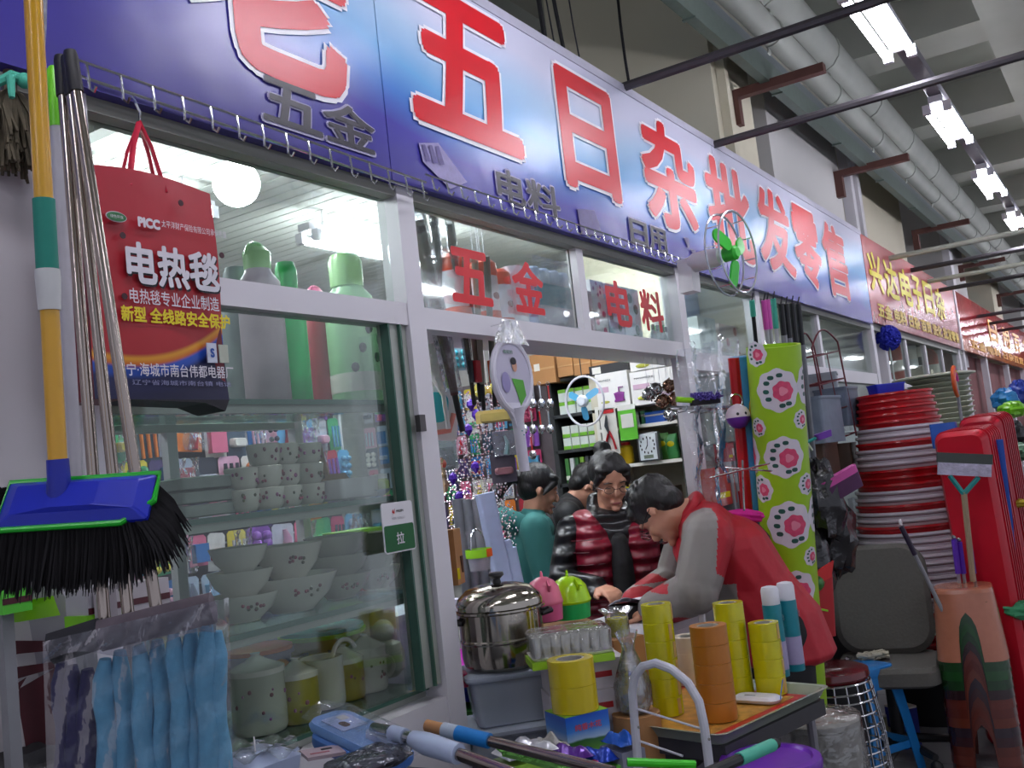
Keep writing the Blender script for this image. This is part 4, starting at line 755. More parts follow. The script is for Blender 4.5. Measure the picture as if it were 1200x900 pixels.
# magenta and blue basins, green bin, to the left of the boxes
q = on(1, 1.95, 535, 800)
for k, (z, r, c, lb) in enumerate(((.70, .15, '2e7c22', 'grass green bin behind the storage boxes'),)):
    t = thing('green_bin', lb, 'bin', (q.x+.05, 1.88, 0)); MB().lathe([(.12, .10), (.16, .80), (.165, .81)], 22, cap=(True, True)).build('bin_body', mat(c, .4), t); MB().lathe([(.1, 0), (.11, .10)], 16).build('bin_foot', BLACK, t)
for k, (z, c, lb) in enumerate(((.812, '1c24a0', 'deep blue basin lying under the magenta one'), (.845, 'a81ca4', 'lower magenta basin by the door post'), (.885, 'bb22b0', 'upper magenta basin with a turned rim by the door post'))):
    t = thing('plastic_basin', lb, 'basin', (q.x+.05, 1.86, z), (0, 6-4*k, 10*k), 'basins by the door post'); MB().lathe([(.10, 0), (.145, .05), (.158, .058), (.156, .062), (.142, .056), (.095, .008), (0, .006)], 26).build('basin_body', mat(c, .3), t); MB().tube([(.157*math.cos(a*math.pi/12), .157*math.sin(a*math.pi/12), .058) for a in range(24)], .006, 6, closed=True).build('rim', mat(c, .3), t)
# bins shaped as animals
def animal_bin(px, py, d, s, body, base, lb, rz=0):
    p = dep(px, py, d); t = thing('animal_bin', lb, 'bin', p, (0, 0, rz))
    MB().lathe([(.058*s, -.045), (.062*s, 0)], 22).build('bin_base', base, t); MB().lathe([(.064*s, 0), (.066*s, .006), (.064*s, .012), (.062*s, .02), (.055*s, .048), (.040*s, .066), (.018*s, .077), (.003, .079)], 24).build('dome_lid', body, t)
    for sx in (-1, 1): MB().ball((sx*.035*s, -.034*s, .048*s), .006, 8, 6).build('eye', BLACK, t)
    MB().tube([(0, 0, .075), (.004, 0, .085), (0, 0, .094)], [.005, .004, .003], 6).build('top_sprig', body, t)
    MB().rr([(.018, .004, .004, 0), (.014, .004, .004, .02)], M=T((-.04*s, -.02, .05), (0, -40, 20))).build('ear_flap', body, t); return t
animal_bin(668, 706, 2.95, .98, mat('a8d818', .2, name='chick_green'), GRN, 'lime green domed desktop bin with an eye and ear flap', 35)
animal_bin(638, 708, 2.85, .85, mat('e0708c', .25, name='piggy_pink'), PINK, 'pink domed desktop bin half hidden behind the steamer', 25)
p = dep(655, 718, 2.95); tag(MB().bb((-.16, -.08, 0), (.10, .07, p.z-.70-.036)).build('carton', KRAFT, None, T((p.x, p.y, .70), (0, 0, -45))), 'plain carton holding up the two animal bins', 'carton')
# cup tray, white and lime boxes
def cbox(p, dims, rz, m, lb, name='box', extra=None):
    t = thing(name, lb, 'box', p, (0, 0, rz)); w, d_, h = dims; MB().bb((-w/2, -d_/2, 0), (w/2, d_/2, h)).build('box_body', m, t)
    if extra: extra(t, w, d_, h)
    return t
ANG = -50
p = dep(690, 829, 2.52); wx, wy = p.x, p.y
WB = mat('cfc6cc', .5, name='white_pink_box', noise=.06)
def redline(t, w, d_, h): MB().bb((w/2, -d_*.3, h*.45), (w/2+.001, d_*.1, h*.6)).build('red_print', RED, t); MB().bb((-w*.3, -d_/2-.001, h*.4), (w*.3, -d_/2, h*.6)).build('red_print', RED, t)
z = .70
for k, hh in enumerate((.09, .075, .075, .072)):
    cbox((wx+(.01 if k % 2 else 0), wy+.01, z), (.20, .12, hh), ANG+k, WB, ('lowest', 'second', 'third', 'topmost')[k]+' white box of the pile behind the yellow tape', 'white_box', redline); z += hh+.001
t = cbox((wx-.035, wy+.02, z), (.21, .13, .018), ANG, mat('9ccc28', .4, name='lime_card'), 'flat lime green box under the cup tray', 'lime_box'); z += .019
t = thing('cup_tray', 'film-wrapped tray of small white cups on the lime box', 'tray', (wx-.03, wy+.02, z), (0, 0, ANG))
MB().rr([(.100, .058, .01, 0), (.105, .062, .01, .006)]).build('tray_base', CARD, t)
for i in range(8):
    for j in range(3): MB().lathe([(.009, .006), (.0125, .055), (.011, .055), (.008, .012)], 10, M=T((-.088+i*.025, -.035+j*.035, 0))).build('cup', mat('d8d4c8', .3, name='ivory_cup'), t)
MB().rr([(.102, .060, .012, .008), (.104, .061, .012, .058), (.098, .056, .02, .066)], cap=(False, True)).build('film_cover', FILM, t)
# blue box with the landscape print and the two yellow rolls
m, nt, b = newmat('landscape_print'); N = nt.nodes.new; tc = N('ShaderNodeTexCoord'); sp_ = N('ShaderNodeSeparateXYZ'); cr = N('ShaderNodeValToRGB'); nz = N('ShaderNodeTexNoise'); nz.inputs['Scale'].default_value = 14
ma = N('ShaderNodeMath'); ma.operation = 'MULTIPLY_ADD'; ma.inputs[1].default_value = .16
nt.links.new(tc.outputs['Generated'], sp_.inputs[0]); nt.links.new(tc.outputs['Object'], nz.inputs['Vector']); nt.links.new(nz.outputs[0], ma.inputs[0]); nt.links.new(sp_.outputs[2], ma.inputs[2]); nt.links.new(ma.outputs[0], cr.inputs[0])
e = cr.color_ramp.elements
while len(e) < 6: e.new(.5)
for k, (pp, c) in enumerate(((0, '2c6a22'), (.25, '5f9c2c'), (.48, '2f6a30'), (.52, 'a9c4dc'), (.72, '3f86d8'), (1, '1c5cc4'))): e[k].position = pp; e[k].color = lin(c)
nt.links.new(cr.outputs[0], b.inputs['Base Color']); b.inputs['Roughness'].default_value = .35; LAND = m
def landtext(t, w, d_, h): lettering('纯香木花', w*.62, h*.16, mat('c8506a', .5, name='pink_print'), t, T((0, -d_/2-.001, h*.72)), .03); MB().bb((-w*.5, -d_/2, h), (w*.5, d_/2, h+.001)).build('green_top', mat('8fbf2c', .4), t)
p = dep(688, 878, 2.30); px_, py_ = p.x+.02, p.y+.03
tbz = on(2, .84, 688, 878)
cbox((px_, py_, .70), (.17, .13, .135), ANG+4, mat('1a3fb4', .35, noise=.4, scale=20, name='royal_blue_print'), 'royal blue carton under the landscape box', 'blue_carton')
cbox((px_, py_, .836), (.115, .105, .097), ANG+18, LAND, 'blue box with green meadow print under two yellow rolls', 'landscape_box', landtext)
def roll(x, y, z, r, h, m, lb, grp, core='cream', strip=False):
    t = thing('tape_roll', lb, 'tape', (x, y, z), (0, 0, random.uniform(-20, 20)), grp)
    ri = r*.62; n = 28
    MB().lathe([(r-.0006, 0), (r, .0007), (r, h-.0007), (r-.0006, h), (ri, h), (ri, 0)], n, cap=(False, False)).build('tape', m, t)
    MB().lathe([(ri-.0005, h-.001), (ri-.006, h-.001), (ri-.006, .002), (ri-.0005, .002)], n, cap=(False, False)).build('paper_core', mat('a8a49c', .7, noise=.2, scale=60, name='grey_core'), t)
    if strip: MB().bb((-.006, -r-.0008, .004), (.006, -r+.0005, h-.004)).build('peel_strip', mat('c8a45c', .5, name='tan_strip'), t)
    return t
YT = mat('c9c40e', .22, noise=.14, scale=30, coat=.4, name='clear_yellow_tape'); YT2 = mat('d2bc12', .22, noise=.1, scale=8, coat=.4, name='lemon_tape'); OT = mat('b8701a', .28, noise=.1, scale=20, coat=.3, name='brown_packing_tape'); CT_ = mat('d8c8b4', .5, name='masking_tape', noise=.05)
for k in range(2): roll(px_-.004, py_-.002, .935+k*.0605, .056, .060, YT2, ('lower', 'upper')[k]+' of two wide yellow tape rolls on the landscape box', 'wide yellow tape rolls')
# ------------------------------------------------------------------ serving tray on the cart
zt = .86
A = on(2, zt, 664, 838); B = on(2, zt, 846, 862); C_ = on(2, zt, 945, 797)
ab = (B-A); wT = ab.length; angT = math.degrees(math.atan2(ab.y, ab.x)); nrm = V((-ab.y, ab.x, 0)).normalized(); dT = max(.30, (C_-B).dot(nrm)); dT = min(dT, .5)
ctr = A+ab/2+nrm*dT/2
tr = thing('serving_tray', 'clear edged tray with a red picture sheet carrying the tape rolls', 'tray', (ctr.x, ctr.y, zt-.03), (0, 0, angT))
TRM = mat('98a092', .25, name='smoky_tray', noise=.05)
MB().rr([(wT/2-.02, dT/2-.02, .02, 0), (wT/2, dT/2, .03, .028), (wT/2+.005, dT/2+.005, .03, .030), (wT/2-.006, dT/2-.006, .03, .029), (wT/2-.024, dT/2-.024, .02, .006)]).build('tray_body', TRM, tr)
MB().rr([(wT/2-.035, dT/2-.035, .01, .007), (wT/2-.035, dT/2-.035, .01, .009)]).build('red_sheet', mat('b81c1c', .35, name='red_sheet', noise=.1), tr)
MB().rr([(wT/2-.07, dT/2-.06, .01, .009), (wT/2-.07, dT/2-.06, .01, .0098)]).build('food_print', mat('c88a3a', .35, noise=.9, scale=28, name='food_photo_print'), tr)
zz = zt-.018
cart = thing('hand_cart', 'cart with a white bent tube handle holding the tray', 'cart', (ctr.x, ctr.y, 0), (0, 0, angT))
MB().bb((-wT/2+.01, -dT/2+.02, .79), (wT/2-.01, dT/2-.02, zt-.031)).build('platform', mat('3c3a3e', .6, name='dark_platform'), cart)
for sx in (-1, 1):
    for sy in ((-1, 1) if sx > 0 else (-1,)): MB().tube([(sx*(wT/2-.04), sy*(dT/2-.05), .05), (sx*(wT/2-.04), sy*(dT/2-.05), .80)], .012, 8).build('leg', mat('8c8a90', .4, .4, name='tube_grey'), cart); MB().ball((sx*(wT/2-.04), sy*(dT/2-.05), .03), .03, 10, 6, 0, (1, .5, 1)).build('caster', BLACK, cart)
WT = mat('c9c8d2', .35, name='white_tube', noise=.04)
pts = [(752, 960, 2.12), (748, 900, 2.12), (744, 850, 2.12), (741, 812, 2.12), (744, 793, 2.11), (753, 781, 2.10), (768, 777, 2.08), (787, 784, 2.06), (806, 800, 2.04), (819, 822, 2.02), (825, 850, 2.01), (829, 880, 2.0), (834, 930, 2.0)]
P_ = [dep(*q_) for q_ in pts]; P_[0].z = 0; P_[-1].z = 0; P_[0].x = P_[1].x; P_[0].y = P_[1].y; P_[-1].x = P_[-2].x; P_[-1].y = P_[-2].y
hd = thing('tube_handle', 'white bent tube handle standing in front of the tray', 'handle', P_[0]); MB().tube([q_-P_[0] for q_ in P_], .0095, 10).build('bent_tube', WT, hd)
for a, c in (((744, 830, 2.12), (828, 856, 2.01)), ((748, 868, 2.12), (800, 886, 2.04))): MB().tube([dep(*a)-P_[0], dep(*c)-P_[0]], .0025, 6).build('tie_wire', WT, hd)
for q_ in ((744, 852, 2.11), (826, 866, 2.0)): MB().ball(dep(*q_)-P_[0]+V((0, -.009, 0)), .003, 6, 4).build('rivet', STEEL, hd)
def onTray(px, py): return on(2, zz, px, py)
def stack(px, py, r, n_, h, m, lb, grp, strip=False):
    p = onTray(px, py)
    for k in range(n_): roll(p.x+random.uniform(-.0008, .0008), p.y, zz+k*(h+.0004), r, h, m, lb % (ORD[k]), grp, strip=strip)
    return p
stack(784, 836, .040, 6, .047, YT, '%s roll from the bottom in the tall yellow tape stack', 'tall yellow tape stack', True)
stack(843, 842, .047, 5, .046, OT, '%s roll from the bottom in the brown tape stack', 'brown tape stack')
stack(866, 812, .042, 5, .049, YT, '%s roll from the bottom in the yellow stack behind the brown one', 'back yellow tape stack')
stack(905, 812, .041, 4, .047, YT, '%s roll from the bottom in the yellow stack beside the spray cans', 'right yellow tape stack', True)
stack(812, 800, .045, 3, .045, CT_, '%s roll from the bottom in the left masking tape stack', 'left masking tape stack'); stack(833, 790, .043, 3, .045, CT_, '%s roll from the bottom in the right masking tape stack', 'right masking tape stack')
for k, (px, py, dd) in enumerate(((915, 792, .0), (933, 785, .0))):
    p = onTray(px, py); t = thing('spray_can', ('teal and lilac spray can nearer the yellow tape', 'teal and lilac spray can at the right, slightly behind')[k], 'spray can', p, (0, 0, 30), 'spray cans')
    MB().lathe([(.026, 0), (.027, .004), (.027, .205)], 20).build('can_body', mat('1f8594', .3, noise=.1, name='teal_can'), t); MB().lathe([(.0274, .02), (.0274, .10)], 20, cap=(False, False)).build('lilac_band', mat('a69cc0', .35, noise=.1, name='lilac_can'), t)
    MB().lathe([(.0255, .205), (.026, .212), (.026, .245), (.022, .255), (.01, .258)], 20).build('cap', mat('dcdce4', .35, name='white_cap'), t); lettering('枪手', .030, .018, MWH, t, T((.0, -.0285, .165)), .03); MB().ball((.004, -.026, .13), .010, 8, 6, 0, (1, .15, 1)).build('printed_mark', mat('c9c4dc', .4), t)
p = onTray(888, 822); t = thing('white_packet', 'white rounded packet lying on the tray right of the brown tape', 'packet', p+V((0, 0, .001)), (0, 0, angT+8)); MB().rr([(.06, .028, .02, 0), (.064, .032, .02, .008), (.055, .024, .02, .016)]).build('packet_body', WHITE, t); MB().bb((-.03, -.012, .0165), (.0, -.008, .017)).build('printed_line', INK, t)
p = onTray(914, 822); t = thing('blue_card', 'bent blue card sticking up at the tray edge', 'card', p, (0, 0, 20)); MB().box((0, 0, .03), (.035, .002, .05), M=T((0, 0, 0), (15, 12, 0))).build('card', mat('3a74c8', .5), t)
# film wrapped glass teapot beside the handle
p = on(2, .72, 742, 872); p = dep(745, 835, 2.45); t = thing('wrapped_decanter', 'clear glass decanter wrapped in film behind the tube handle', 'decanter', (p.x, p.y, .70))
bz = p.z-.70
MB().lathe([(.03, bz), (.040, bz+.015), (.042, bz+.06), (.028, bz+.10), (.014, bz+.14), (.018, bz+.17)], 18, cap=(True, False)).build('glass_body', clear('decanter_glass', 'd8dccc', .2, .05, .2, 20, .1), t); MB().lathe([(.029, bz+.095), (.03, bz+.108)], 16).build('metal_collar', CHROME, t); MB().lathe([(.06, 0), (.06, bz)], 16).build('carton_base', KRAFT, t)
MB().lathe([(.046, bz+.01), (.048, bz+.07), (.034, bz+.11), (.014, bz+.16), (.03, bz+.20)], 14, cap=(False, False)).build('film_wrap', FILM, t)
p = dep(725, 745, 2.75); t = roll(p.x, p.y, p.z, .028, .05, YT, 'small film-wrapped yellow tape behind the cup tray', None); MB().lathe([(.033, -.003), (.034, .06), (.05, .075)], 12, cap=(False, False)).build('film_wrap', FILM, t)
tag(MB().bb((-.05, -.05, 0), (.05, .05, p.z-.70-.001)).build('carton', KRAFT, None, T((p.x, p.y, .70), (0, 0, -30))), 'plain carton under the small wrapped yellow tape', 'carton')
# glossy packets filling the table foreground
for k, (px, py, w, h, c, c2, lb) in enumerate(((615, 880, .12, .06, 'b9b9c0', '8ab83a', 'crumpled clear packet with green bristles in front of the storage boxes'), (665, 886, .10, .05, '5a2a8c', 'c03a6a', 'purple foil packet below the landscape box'), (700, 888, .09, .05, '1c3fb0', '5fae3a', 'blue foil packet below the landscape box'), (728, 868, .06, .08, '2a62c8', '8a8a9a', 'blue carton edge right of the landscape box'), (645, 872, .05, .03, 'c9c4c0', 'a8a0a0', 'white paper scrap beside the storage boxes'))):
    p = dep(px, py, 2.12+.02*k); t = thing('foil_packet', lb, 'packet', p, (0, 0, ANG+20)); MB().grid(lambda u, v: ((u-.5)*w, (v-.5)*.09, .012*math.sin(u*9+k)*math.sin(v*7)+.02*math.sin(u*3.14)*math.sin(v*3.14)), 12, 10).build('packet_top', mat(c, .2, .3, noise=.6, scale=30, bump=.6), t); MB().bb((-w/2, -.045, -(p.z-.70)), (w/2, .045, -.013)).build('packet_body', mat(c2, .4), t)
# ================================================================== PEOPLE
SKIN = mat('c08a70', .5, noise=.06, scale=10, name='skin'); HAIR = mat('100d0e', .45, noise=.4, scale=60, bump=.5, vec=(1, 1, .2), name='black_hair')
LEATHER = mat('19191c', .28, noise=.3, scale=20, bump=.4, name='black_quilted_leather'); VESTM = mat('7a0f26', .35, noise=.15, scale=18, bump=.3, name='wine_quilted_nylon')
def quilt(m, sc=5.2, st=.8):
    nt = m.node_tree; b = nt.nodes['Principled BSDF']; wv = nt.nodes.new('ShaderNodeTexWave'); wv.bands_direction = 'Z'; wv.inputs['Scale'].default_value = sc; wv.inputs['Distortion'].default_value = 1.2; wv.inputs['Detail Scale'].default_value = 2
    tc = nt.nodes.new('ShaderNodeTexCoord'); nt.links.new(tc.outputs['Object'], wv.inputs['Vector']); bp = nt.nodes.new('ShaderNodeBump'); bp.inputs['Strength'].default_value = st; bp.inputs['Distance'].default_value = .02
    nt.links.new(wv.outputs['Fac'], bp.inputs['Height']); nt.links.new(bp.outputs[0], b.inputs['Normal']); return m
quilt(VESTM); quilt(LEATHER, 4.2, 1.0)
KNIT = mat('0e0d10', .8, noise=.1, name='black_knit'); TROUS = mat('17171b', .8, noise=.1, name='black_trousers'); TEALH = mat('31736f', .8, noise=.08, scale=10, bump=.2, name='teal_fleece')
REDJ = mat('ad1024', .55, noise=.08, scale=9, bump=.55, name='red_shell_jacket'); GREYJ = mat('8a8480', .55, noise=.08, scale=6, bump=.15, name='grey_shell_jacket'); PADJ = mat('0f0f12', .6, noise=.2, scale=15, bump=.3, name='black_padded_coat')
def remesh(mb, name, m, parent, vox=.01, sm=3, paint=None):
    me = mb.mesh(name, m); o = bpy.data.objects.new(name, me); COL.objects.link(o)
    r = o.modifiers.new('r', 'REMESH'); r.mode = 'VOXEL'; r.voxel_size = vox; s = o.modifiers.new('s', 'SMOOTH'); s.iterations = sm; s.factor = .5
    dg = bpy.context.evaluated_depsgraph_get(); dg.update(); me2 = bpy.data.meshes.new_from_object(o.evaluated_get(dg)); bpy.data.objects.remove(o)
    me2.name = name; me2.materials.clear()
    for q in (m if isinstance(m, (list, tuple)) else [m]): me2.materials.append(q)
    for p in me2.polygons: p.use_smooth = True; p.material_index = paint(p.center) if paint else 0
    me2.update(); return link(name, me2, parent)
def chain(mb, pts, n=10, grow=0):
    """ellipsoids along a path: pts = (pos, rx, ry, rz)"""
    for (a, b_) in zip(pts, pts[1:]):
        for i in range(n+1):
            t = i/n; c = V(a[0]).lerp(V(b_[0]), t); mb.ball(tuple(c), 1, 14, 10, 0, (lerp(a[1], b_[1], t)+grow, lerp(a[2], b_[2], t)+grow, lerp(a[3], b_[3], t)+grow))
def limb(mb, pts, rs, grow=0):
    P = []; R = []
    for i in range(len(pts)-1):
        for k in range(5):
            P.append(V(pts[i]).lerp(V(pts[i+1]), k/5)); R.append(lerp(rs[i], rs[i+1], k/5)+grow)
    P.append(V(pts[-1])); R.append(rs[-1]+grow); mb.tube(P, R, 14)
    for p, r in zip(pts, rs): mb.ball(tuple(p), (r+grow)*1.0, 12, 8)
def hand(mb, w, d, up, curl=.5, side=1):
    """palm and five fingers from wrist w pointing along d; up = back of the hand"""
    d = V(d).normalized(); up = (V(up)-d*V(up).dot(d)).normalized(); s = d.cross(up)*side
    c = V(w)+d*.045
    for a in (-.022, -.008, .008, .022): mb.tube([V(w)+s*a*.6, c+s*a, V(w)+d*.085+s*a*1.1], [.016, .016, .012], 8)
    for k, (a, L) in enumerate(((-.030, .060), (-.011, .074), (.010, .070), (.029, .055))):
        p0 = V(w)+d*.082+s*a; dn = (d*math.cos(curl*.6)-up*math.sin(curl*.6)); p1 = p0+dn*L*.45; dn2 = (d*math.cos(curl*1.5)-up*math.sin(curl*1.5)); p2 = p1+dn2*L*.32; dn3 = (d*math.cos(curl*2.2)-up*math.sin(curl*2.2)); p3 = p2+dn3*L*.25
        mb.tube([p0, p1, p2, p3], [.0095, .009, .008, .006], 8); mb.ball(tuple(p3), .0065, 8, 6)
    t0 = V(w)+d*.025-s*.026; t1 = t0+(d*.7-s*.7).normalized()*.035-up*.008; t2 = t1+(d*.95-s*.3).normalized()*.03; mb.tube([t0, t1, t2], [.013, .011, .008], 8); mb.ball(tuple(t2), .008, 8, 6)
def headblobs(mb, H, female=True):
    def b_(c, r, sc, f=None): mb.ball(c, r, 16, 12, 0, sc, H)
    b_((0, .012, .035), .078, (.95, 1.18, 1.08)); b_((0, -.020, -.02), .062, (.92, .98, 1.1)); b_((0, -.040, -.068), .036, (1.0, .9, .8)); b_((0, -.005, -.045), .055, (.95, 1.0, .9))
    for s in (-1, 1):
        b_((s*.032, -.058, -.022), .024, (1, .8, .9)); b_((s*.074, .012, -.005), .018, (.4, .75, 1.3)); b_((s*.03, -.070, .030), .020, (1.2, .5, .5)); b_((s*.018, -.078, -.060), .010, (1.2, .6, .5))
    mb.tube([H @ V((0, -.078, .018)), H @ V((0, -.092, -.008)), H @ V((0, -.100, -.024))], [.008, .011, .014], 8); b_((0, -.094, -.028), .012, (1.3, .8, .7))
    b_((0, -.083, -.056), .013, (1.7, .6, .5)); b_((0, -.078, -.085), .018, (1.1, .8, .7))
def face_parts(root, H, glasses=False, female=True):
    q = MB()
    for s in (-1, 1):
        q.ball((s*.031, -.083, .006), .0085, 8, 6, 0, (1.5, .5, .28), H); q.tube([H @ V((s*.016, -.088, .026)), H @ V((s*.032, -.090, .031)), H @ V((s*.050, -.080, .025))], [.0018, .003, .0016], 6)
    q.build('eyes', mat('1a1212', .3, name='dark_eyes'), root)
    q = MB(); q.ball((0, -.0925, -.057), .012, 10, 6, 0, (1.7, .35, .38), H); q.build('lips', mat('8f4a48', .5, name='lips'), root)
    if glasses:
        q = MB()
        for s in (-1, 1):
            q.tube([H @ V((s*.033+.021*math.cos(a*math.pi/8), -.100, .003+.015*math.sin(a*math.pi/8))) for a in range(16)], .0014, 5, closed=True)
            q.tube([H @ V((s*.054, -.100, .006)), H @ V((s*.078, -.05, .008)), H @ V((s*.080, .02, .004))], .0014, 5)
        q.tube([H @ V((-.012, -.100, .005)), H @ V((.012, -.100, .005))], .0014, 5); q.build('glasses', mat('3a3030', .25, .6, name='spectacle_frame'), root)
        q = MB()
        for s in (-1, 1): q.add([H @ V((s*.033+.020*math.cos(a*math.pi/8), -.1, .003+.014*math.sin(a*math.pi/8))) for a in range(16)], [tuple(range(16))])
        q.build('lenses', GLASS, root)
def figure(label, M, J, top, bottom, hair, sleeve=None, topfn=None, handL=None, handR=None, glasses=False, vox=.009, collar=None, name='person'):
    """J: pelvis, chest, neck, head (H matrix), arms and legs in person space (facing -y)"""
    r = thing(name, label, 'person', M=M); H = J['H']; pel, che, nec = V(J['pelvis']), V(J['chest']), V(J['neck']); hc = H @ V((0, 0, 0))
    w = J.get('w', 1); mid = pel.lerp(che, .5)
    dp = J.get('dp', 1); tor = [(pel, .155*w, .115*dp, .10), (mid, .135*w, .105*dp, .09), (che, .155*w, .115*dp, .10)]
    shl = [(che+(nec-che)*.55+V((s*.06, 0, 0)), .09, .085, .07) for s in (-1, 1)]
    arms = {s: J['arm'+k] for s, k in ((1, 'L'), (-1, 'R'))}; legs = {s: J['leg'+k] for s, k in ((1, 'L'), (-1, 'R'))}
    mb = MB(); chain(mb, tor); chain(mb, shl, 6); limb(mb, [nec+(che-nec)*.35, nec, H @ V((0, .012, -.05))], [.062, .052, .050])
    for s in (1, -1):
        a = arms[s]; limb(mb, a, [.052, .040, .026]); l = legs[s]; limb(mb, l[:3], [.085, .055, .038]); limb(mb, [l[2], V(l[2])+(M.to_3x3().inverted() @ V((0, 0, 0)))+V((0, -.12, -.04))], [.036, .026])
        mb.tube([V(che)+(V(nec)-V(che))*.5, a[0]], [.07, .055], 12)
        hd_ = (handL if s == 1 else handR) or {}
        hand(mb, a[2], hd_.get('d', V(a[2])-V(a[1])), hd_.get('up', (0, -.3, 1)), hd_.get('curl', .5), hd_.get('side', s))
    headblobs(mb, H); remesh(mb, 'body', SKIN, r, vox=.0065, sm=2)
    face_parts(r, H, glasses)
    # clothing
    g = MB(); gr = .018; chain(g, tor, grow=gr); chain(g, shl, 6, grow=gr*.7)
    if not J.get('open'): limb(g, [nec+(che-nec)*.45, nec+(che-nec)*.12], [.07, .058], gr*.5)
    hem = J.get('hem', .09); dn = V(J.get('dn', (pel-che).normalized())); chain(g, [(pel, .155*w+gr, .115*dp+gr, .08), (pel+dn*hem, .165*w+gr, .125*dp+gr, .05)], 12)
    for s in (1, -1):
        a = arms[s]; e = V(a[1]).lerp(V(a[2]), .93); sl = J.get('sl', 1); limb(g, [a[0], a[1], e], [.062*sl, .054*sl, .044*sl], gr*.6); g.tube([V(che)+(V(nec)-V(che))*.5, a[0]], [.085*sl, .070*sl], 12)
    remesh(g, 'jacket', top, r, vox=vox, paint=topfn)
    g = MB()
    for s in (1, -1): l = legs[s]; limb(g, l[:3], [.095, .068, .055], .012)
    chain(g, [(pel, .150*w, .115, .10), (pel+V((0, 0, -.05)), .15*w, .115, .08)], 3, .004); remesh(g, 'trousers', bottom, r, vox=.012)
    for s in (1, -1):
        f = V(legs[s][2]); MB().rr([(.045, .12, .04, -.075), (.048, .125, .04, -.05), (.042, .10, .04, -.01), (.035, .05, .03, .04)], M=T((f.x, f.y-.05, f.z))).build('shoe', BLACK, r)
    hair(r, H); return r
def hair_tied(r, H, bun=True, tail=False):
    g = MB(); g.ball((0, .024, .050), .084, 18, 14, 0, (1.0, 1.16, 1.02), H); g.ball((0, .045, .01), .075, 14, 10, 0, (.98, .9, 1.0), H)
    for s in (-1, 1): g.ball((s*.040, -.042, .074), .040, 10, 8, 0, (1.0, .85, .55), H); g.tube([H @ V((s*.05, -.058, .06)), H @ V((s*.068, -.035, .02)), H @ V((s*.074, -.01, -.02))], [.022, .014, .006], 8)
    if bun: g.ball((0, .09, .125), .040, 12, 8, 0, (1, 1, .9), H)
    if tail: g.tube([H @ V((0, .11, .05)), H @ V((0, .17, .02)), H @ V((-.01, .20, -.06)), H @ V((-.01, .20, -.16))], [.03, .042, .038, .012], 10)
    remesh(g, 'hair', HAIR, r, vox=.006, sm=2)
def hair_short(r, H):
    g = MB(); g.ball((0, .022, .048), .086, 18, 14, 0, (1.0, 1.18, 1.0), H); g.ball((0, .055, .0), .070, 14, 10, 0, (.98, .75, 1.0), H); rd_ = random.Random(5)
    for k in range(60):
        a = rd_.uniform(0, 6.28); e_ = rd_.uniform(.25, 1.4); d = V((math.cos(a)*math.cos(e_), math.sin(a)*math.cos(e_), math.sin(e_)))
        if d.y < -.6 and d.z < .5: continue
        p = V((0, .022, .048))+V((d.x*.084, d.y*.098, d.z*.084)); g.tube([H @ p, H @ (p+d*.012+V((0, -.012, .0)))], [.012, .004], 6)
    for s in (-1, 1): g.ball((s*.05, -.045, .070), .035, 10, 8, 0, (1, .7, .5), H)
    remesh(g, 'hair', HAIR, r, vox=.006, sm=1)
def HM(c, rx=0, ry=0, rz=0): return T(c, (rx, ry, rz))
# --- woman in the wine vest
p = dep(714, 575, 4.1); rz = -52
Mw = T((p.x, p.y, 0), (0, 0, rz)) @ T((0, .03, 0))
J = dict(pelvis=(0, .05, .90), chest=(0, .0, 1.17), neck=(0, -.02, 1.32), H=HM((.0, -.055, 1.425), 17, 0, 6), w=.94, hem=.06, open=1, sl=.86,
         armL=[(.175, 0, 1.25), (.235, -.03, 1.04), (.16, -.22, 1.02)], armR=[(-.175, 0, 1.25), (-.245, -.04, 1.05), (-.13, -.26, 1.03)],
         legL=[(.085, .05, .88), (.09, .03, .48), (.09, .05, .08)], legR=[(-.085, .05, .88), (-.09, .03, .48), (-.09, .05, .08)])
wom = figure('woman in a wine red quilted vest with black sleeves and glasses looking down', Mw, J, LEATHER, TROUS, lambda r, H: hair_tied(r, H, bun=True), glasses=True,
       handL=dict(d=(-.3, -1, -.3), curl=.6), handR=dict(d=(.45, -1, -.15), curl=.6))
# vest: two quilted fronts and a back with stitched channels over a black jumper
def vestpanel(s):
    g = MB(); chain(g, [((s*.085, .04, .83), .120, .160, .05), ((s*.085, .015, 1.02), .102, .152, .06), ((s*.088, -.0, 1.17), .100, .158, .07), ((s*.100, .0, 1.265), .070, .118, .050), ((s*.115, .0, 1.30), .052, .085, .030)], 8)
    return g
for s in (-1, 1):
    o = remesh(vestpanel(s), 'vest_front', VESTM, wom, vox=.008)
g = MB(); chain(g, [((0, -.045, .86), .062, .125, .06), ((0, -.055, 1.10), .062, .112, .08), ((0, -.045, 1.19), .060, .100, .05)], 8); remesh(g, 'jumper', KNIT, wom, vox=.008)
for k in range(8):
    z = .86+k*.05
    for s in (-1, 1):
        MB().tube([(s*(.075+.128*math.sin(a)), .035-.158*math.cos(a)-(z-.86)*.09, z) for a in [j*.16 for j in range(9)]], .0022, 5).build('stitch_line', mat('4a0a1a', .5, name='dark_stitch'), wom)
g = MB()
for s in (-1, 1): limb(g, [(s*.06, -.085, 1.17), (s*.085, -.05, 1.29), (s*.055, .04, 1.36), (0, .06, 1.37)], [.018, .03, .034, .034])
remesh(g, 'collar', LEATHER, wom, vox=.007)
q = MB(); q.tube([(s_*.055, -.02-.055*math.cos(s_*1.2), 1.30-.035*math.cos(s_*1.5)) for s_ in [k/6 for k in range(-6, 7)]], .0015, 5); q.build('necklace', mat('c8a040', .2, 1, name='gold_chain'), wom)
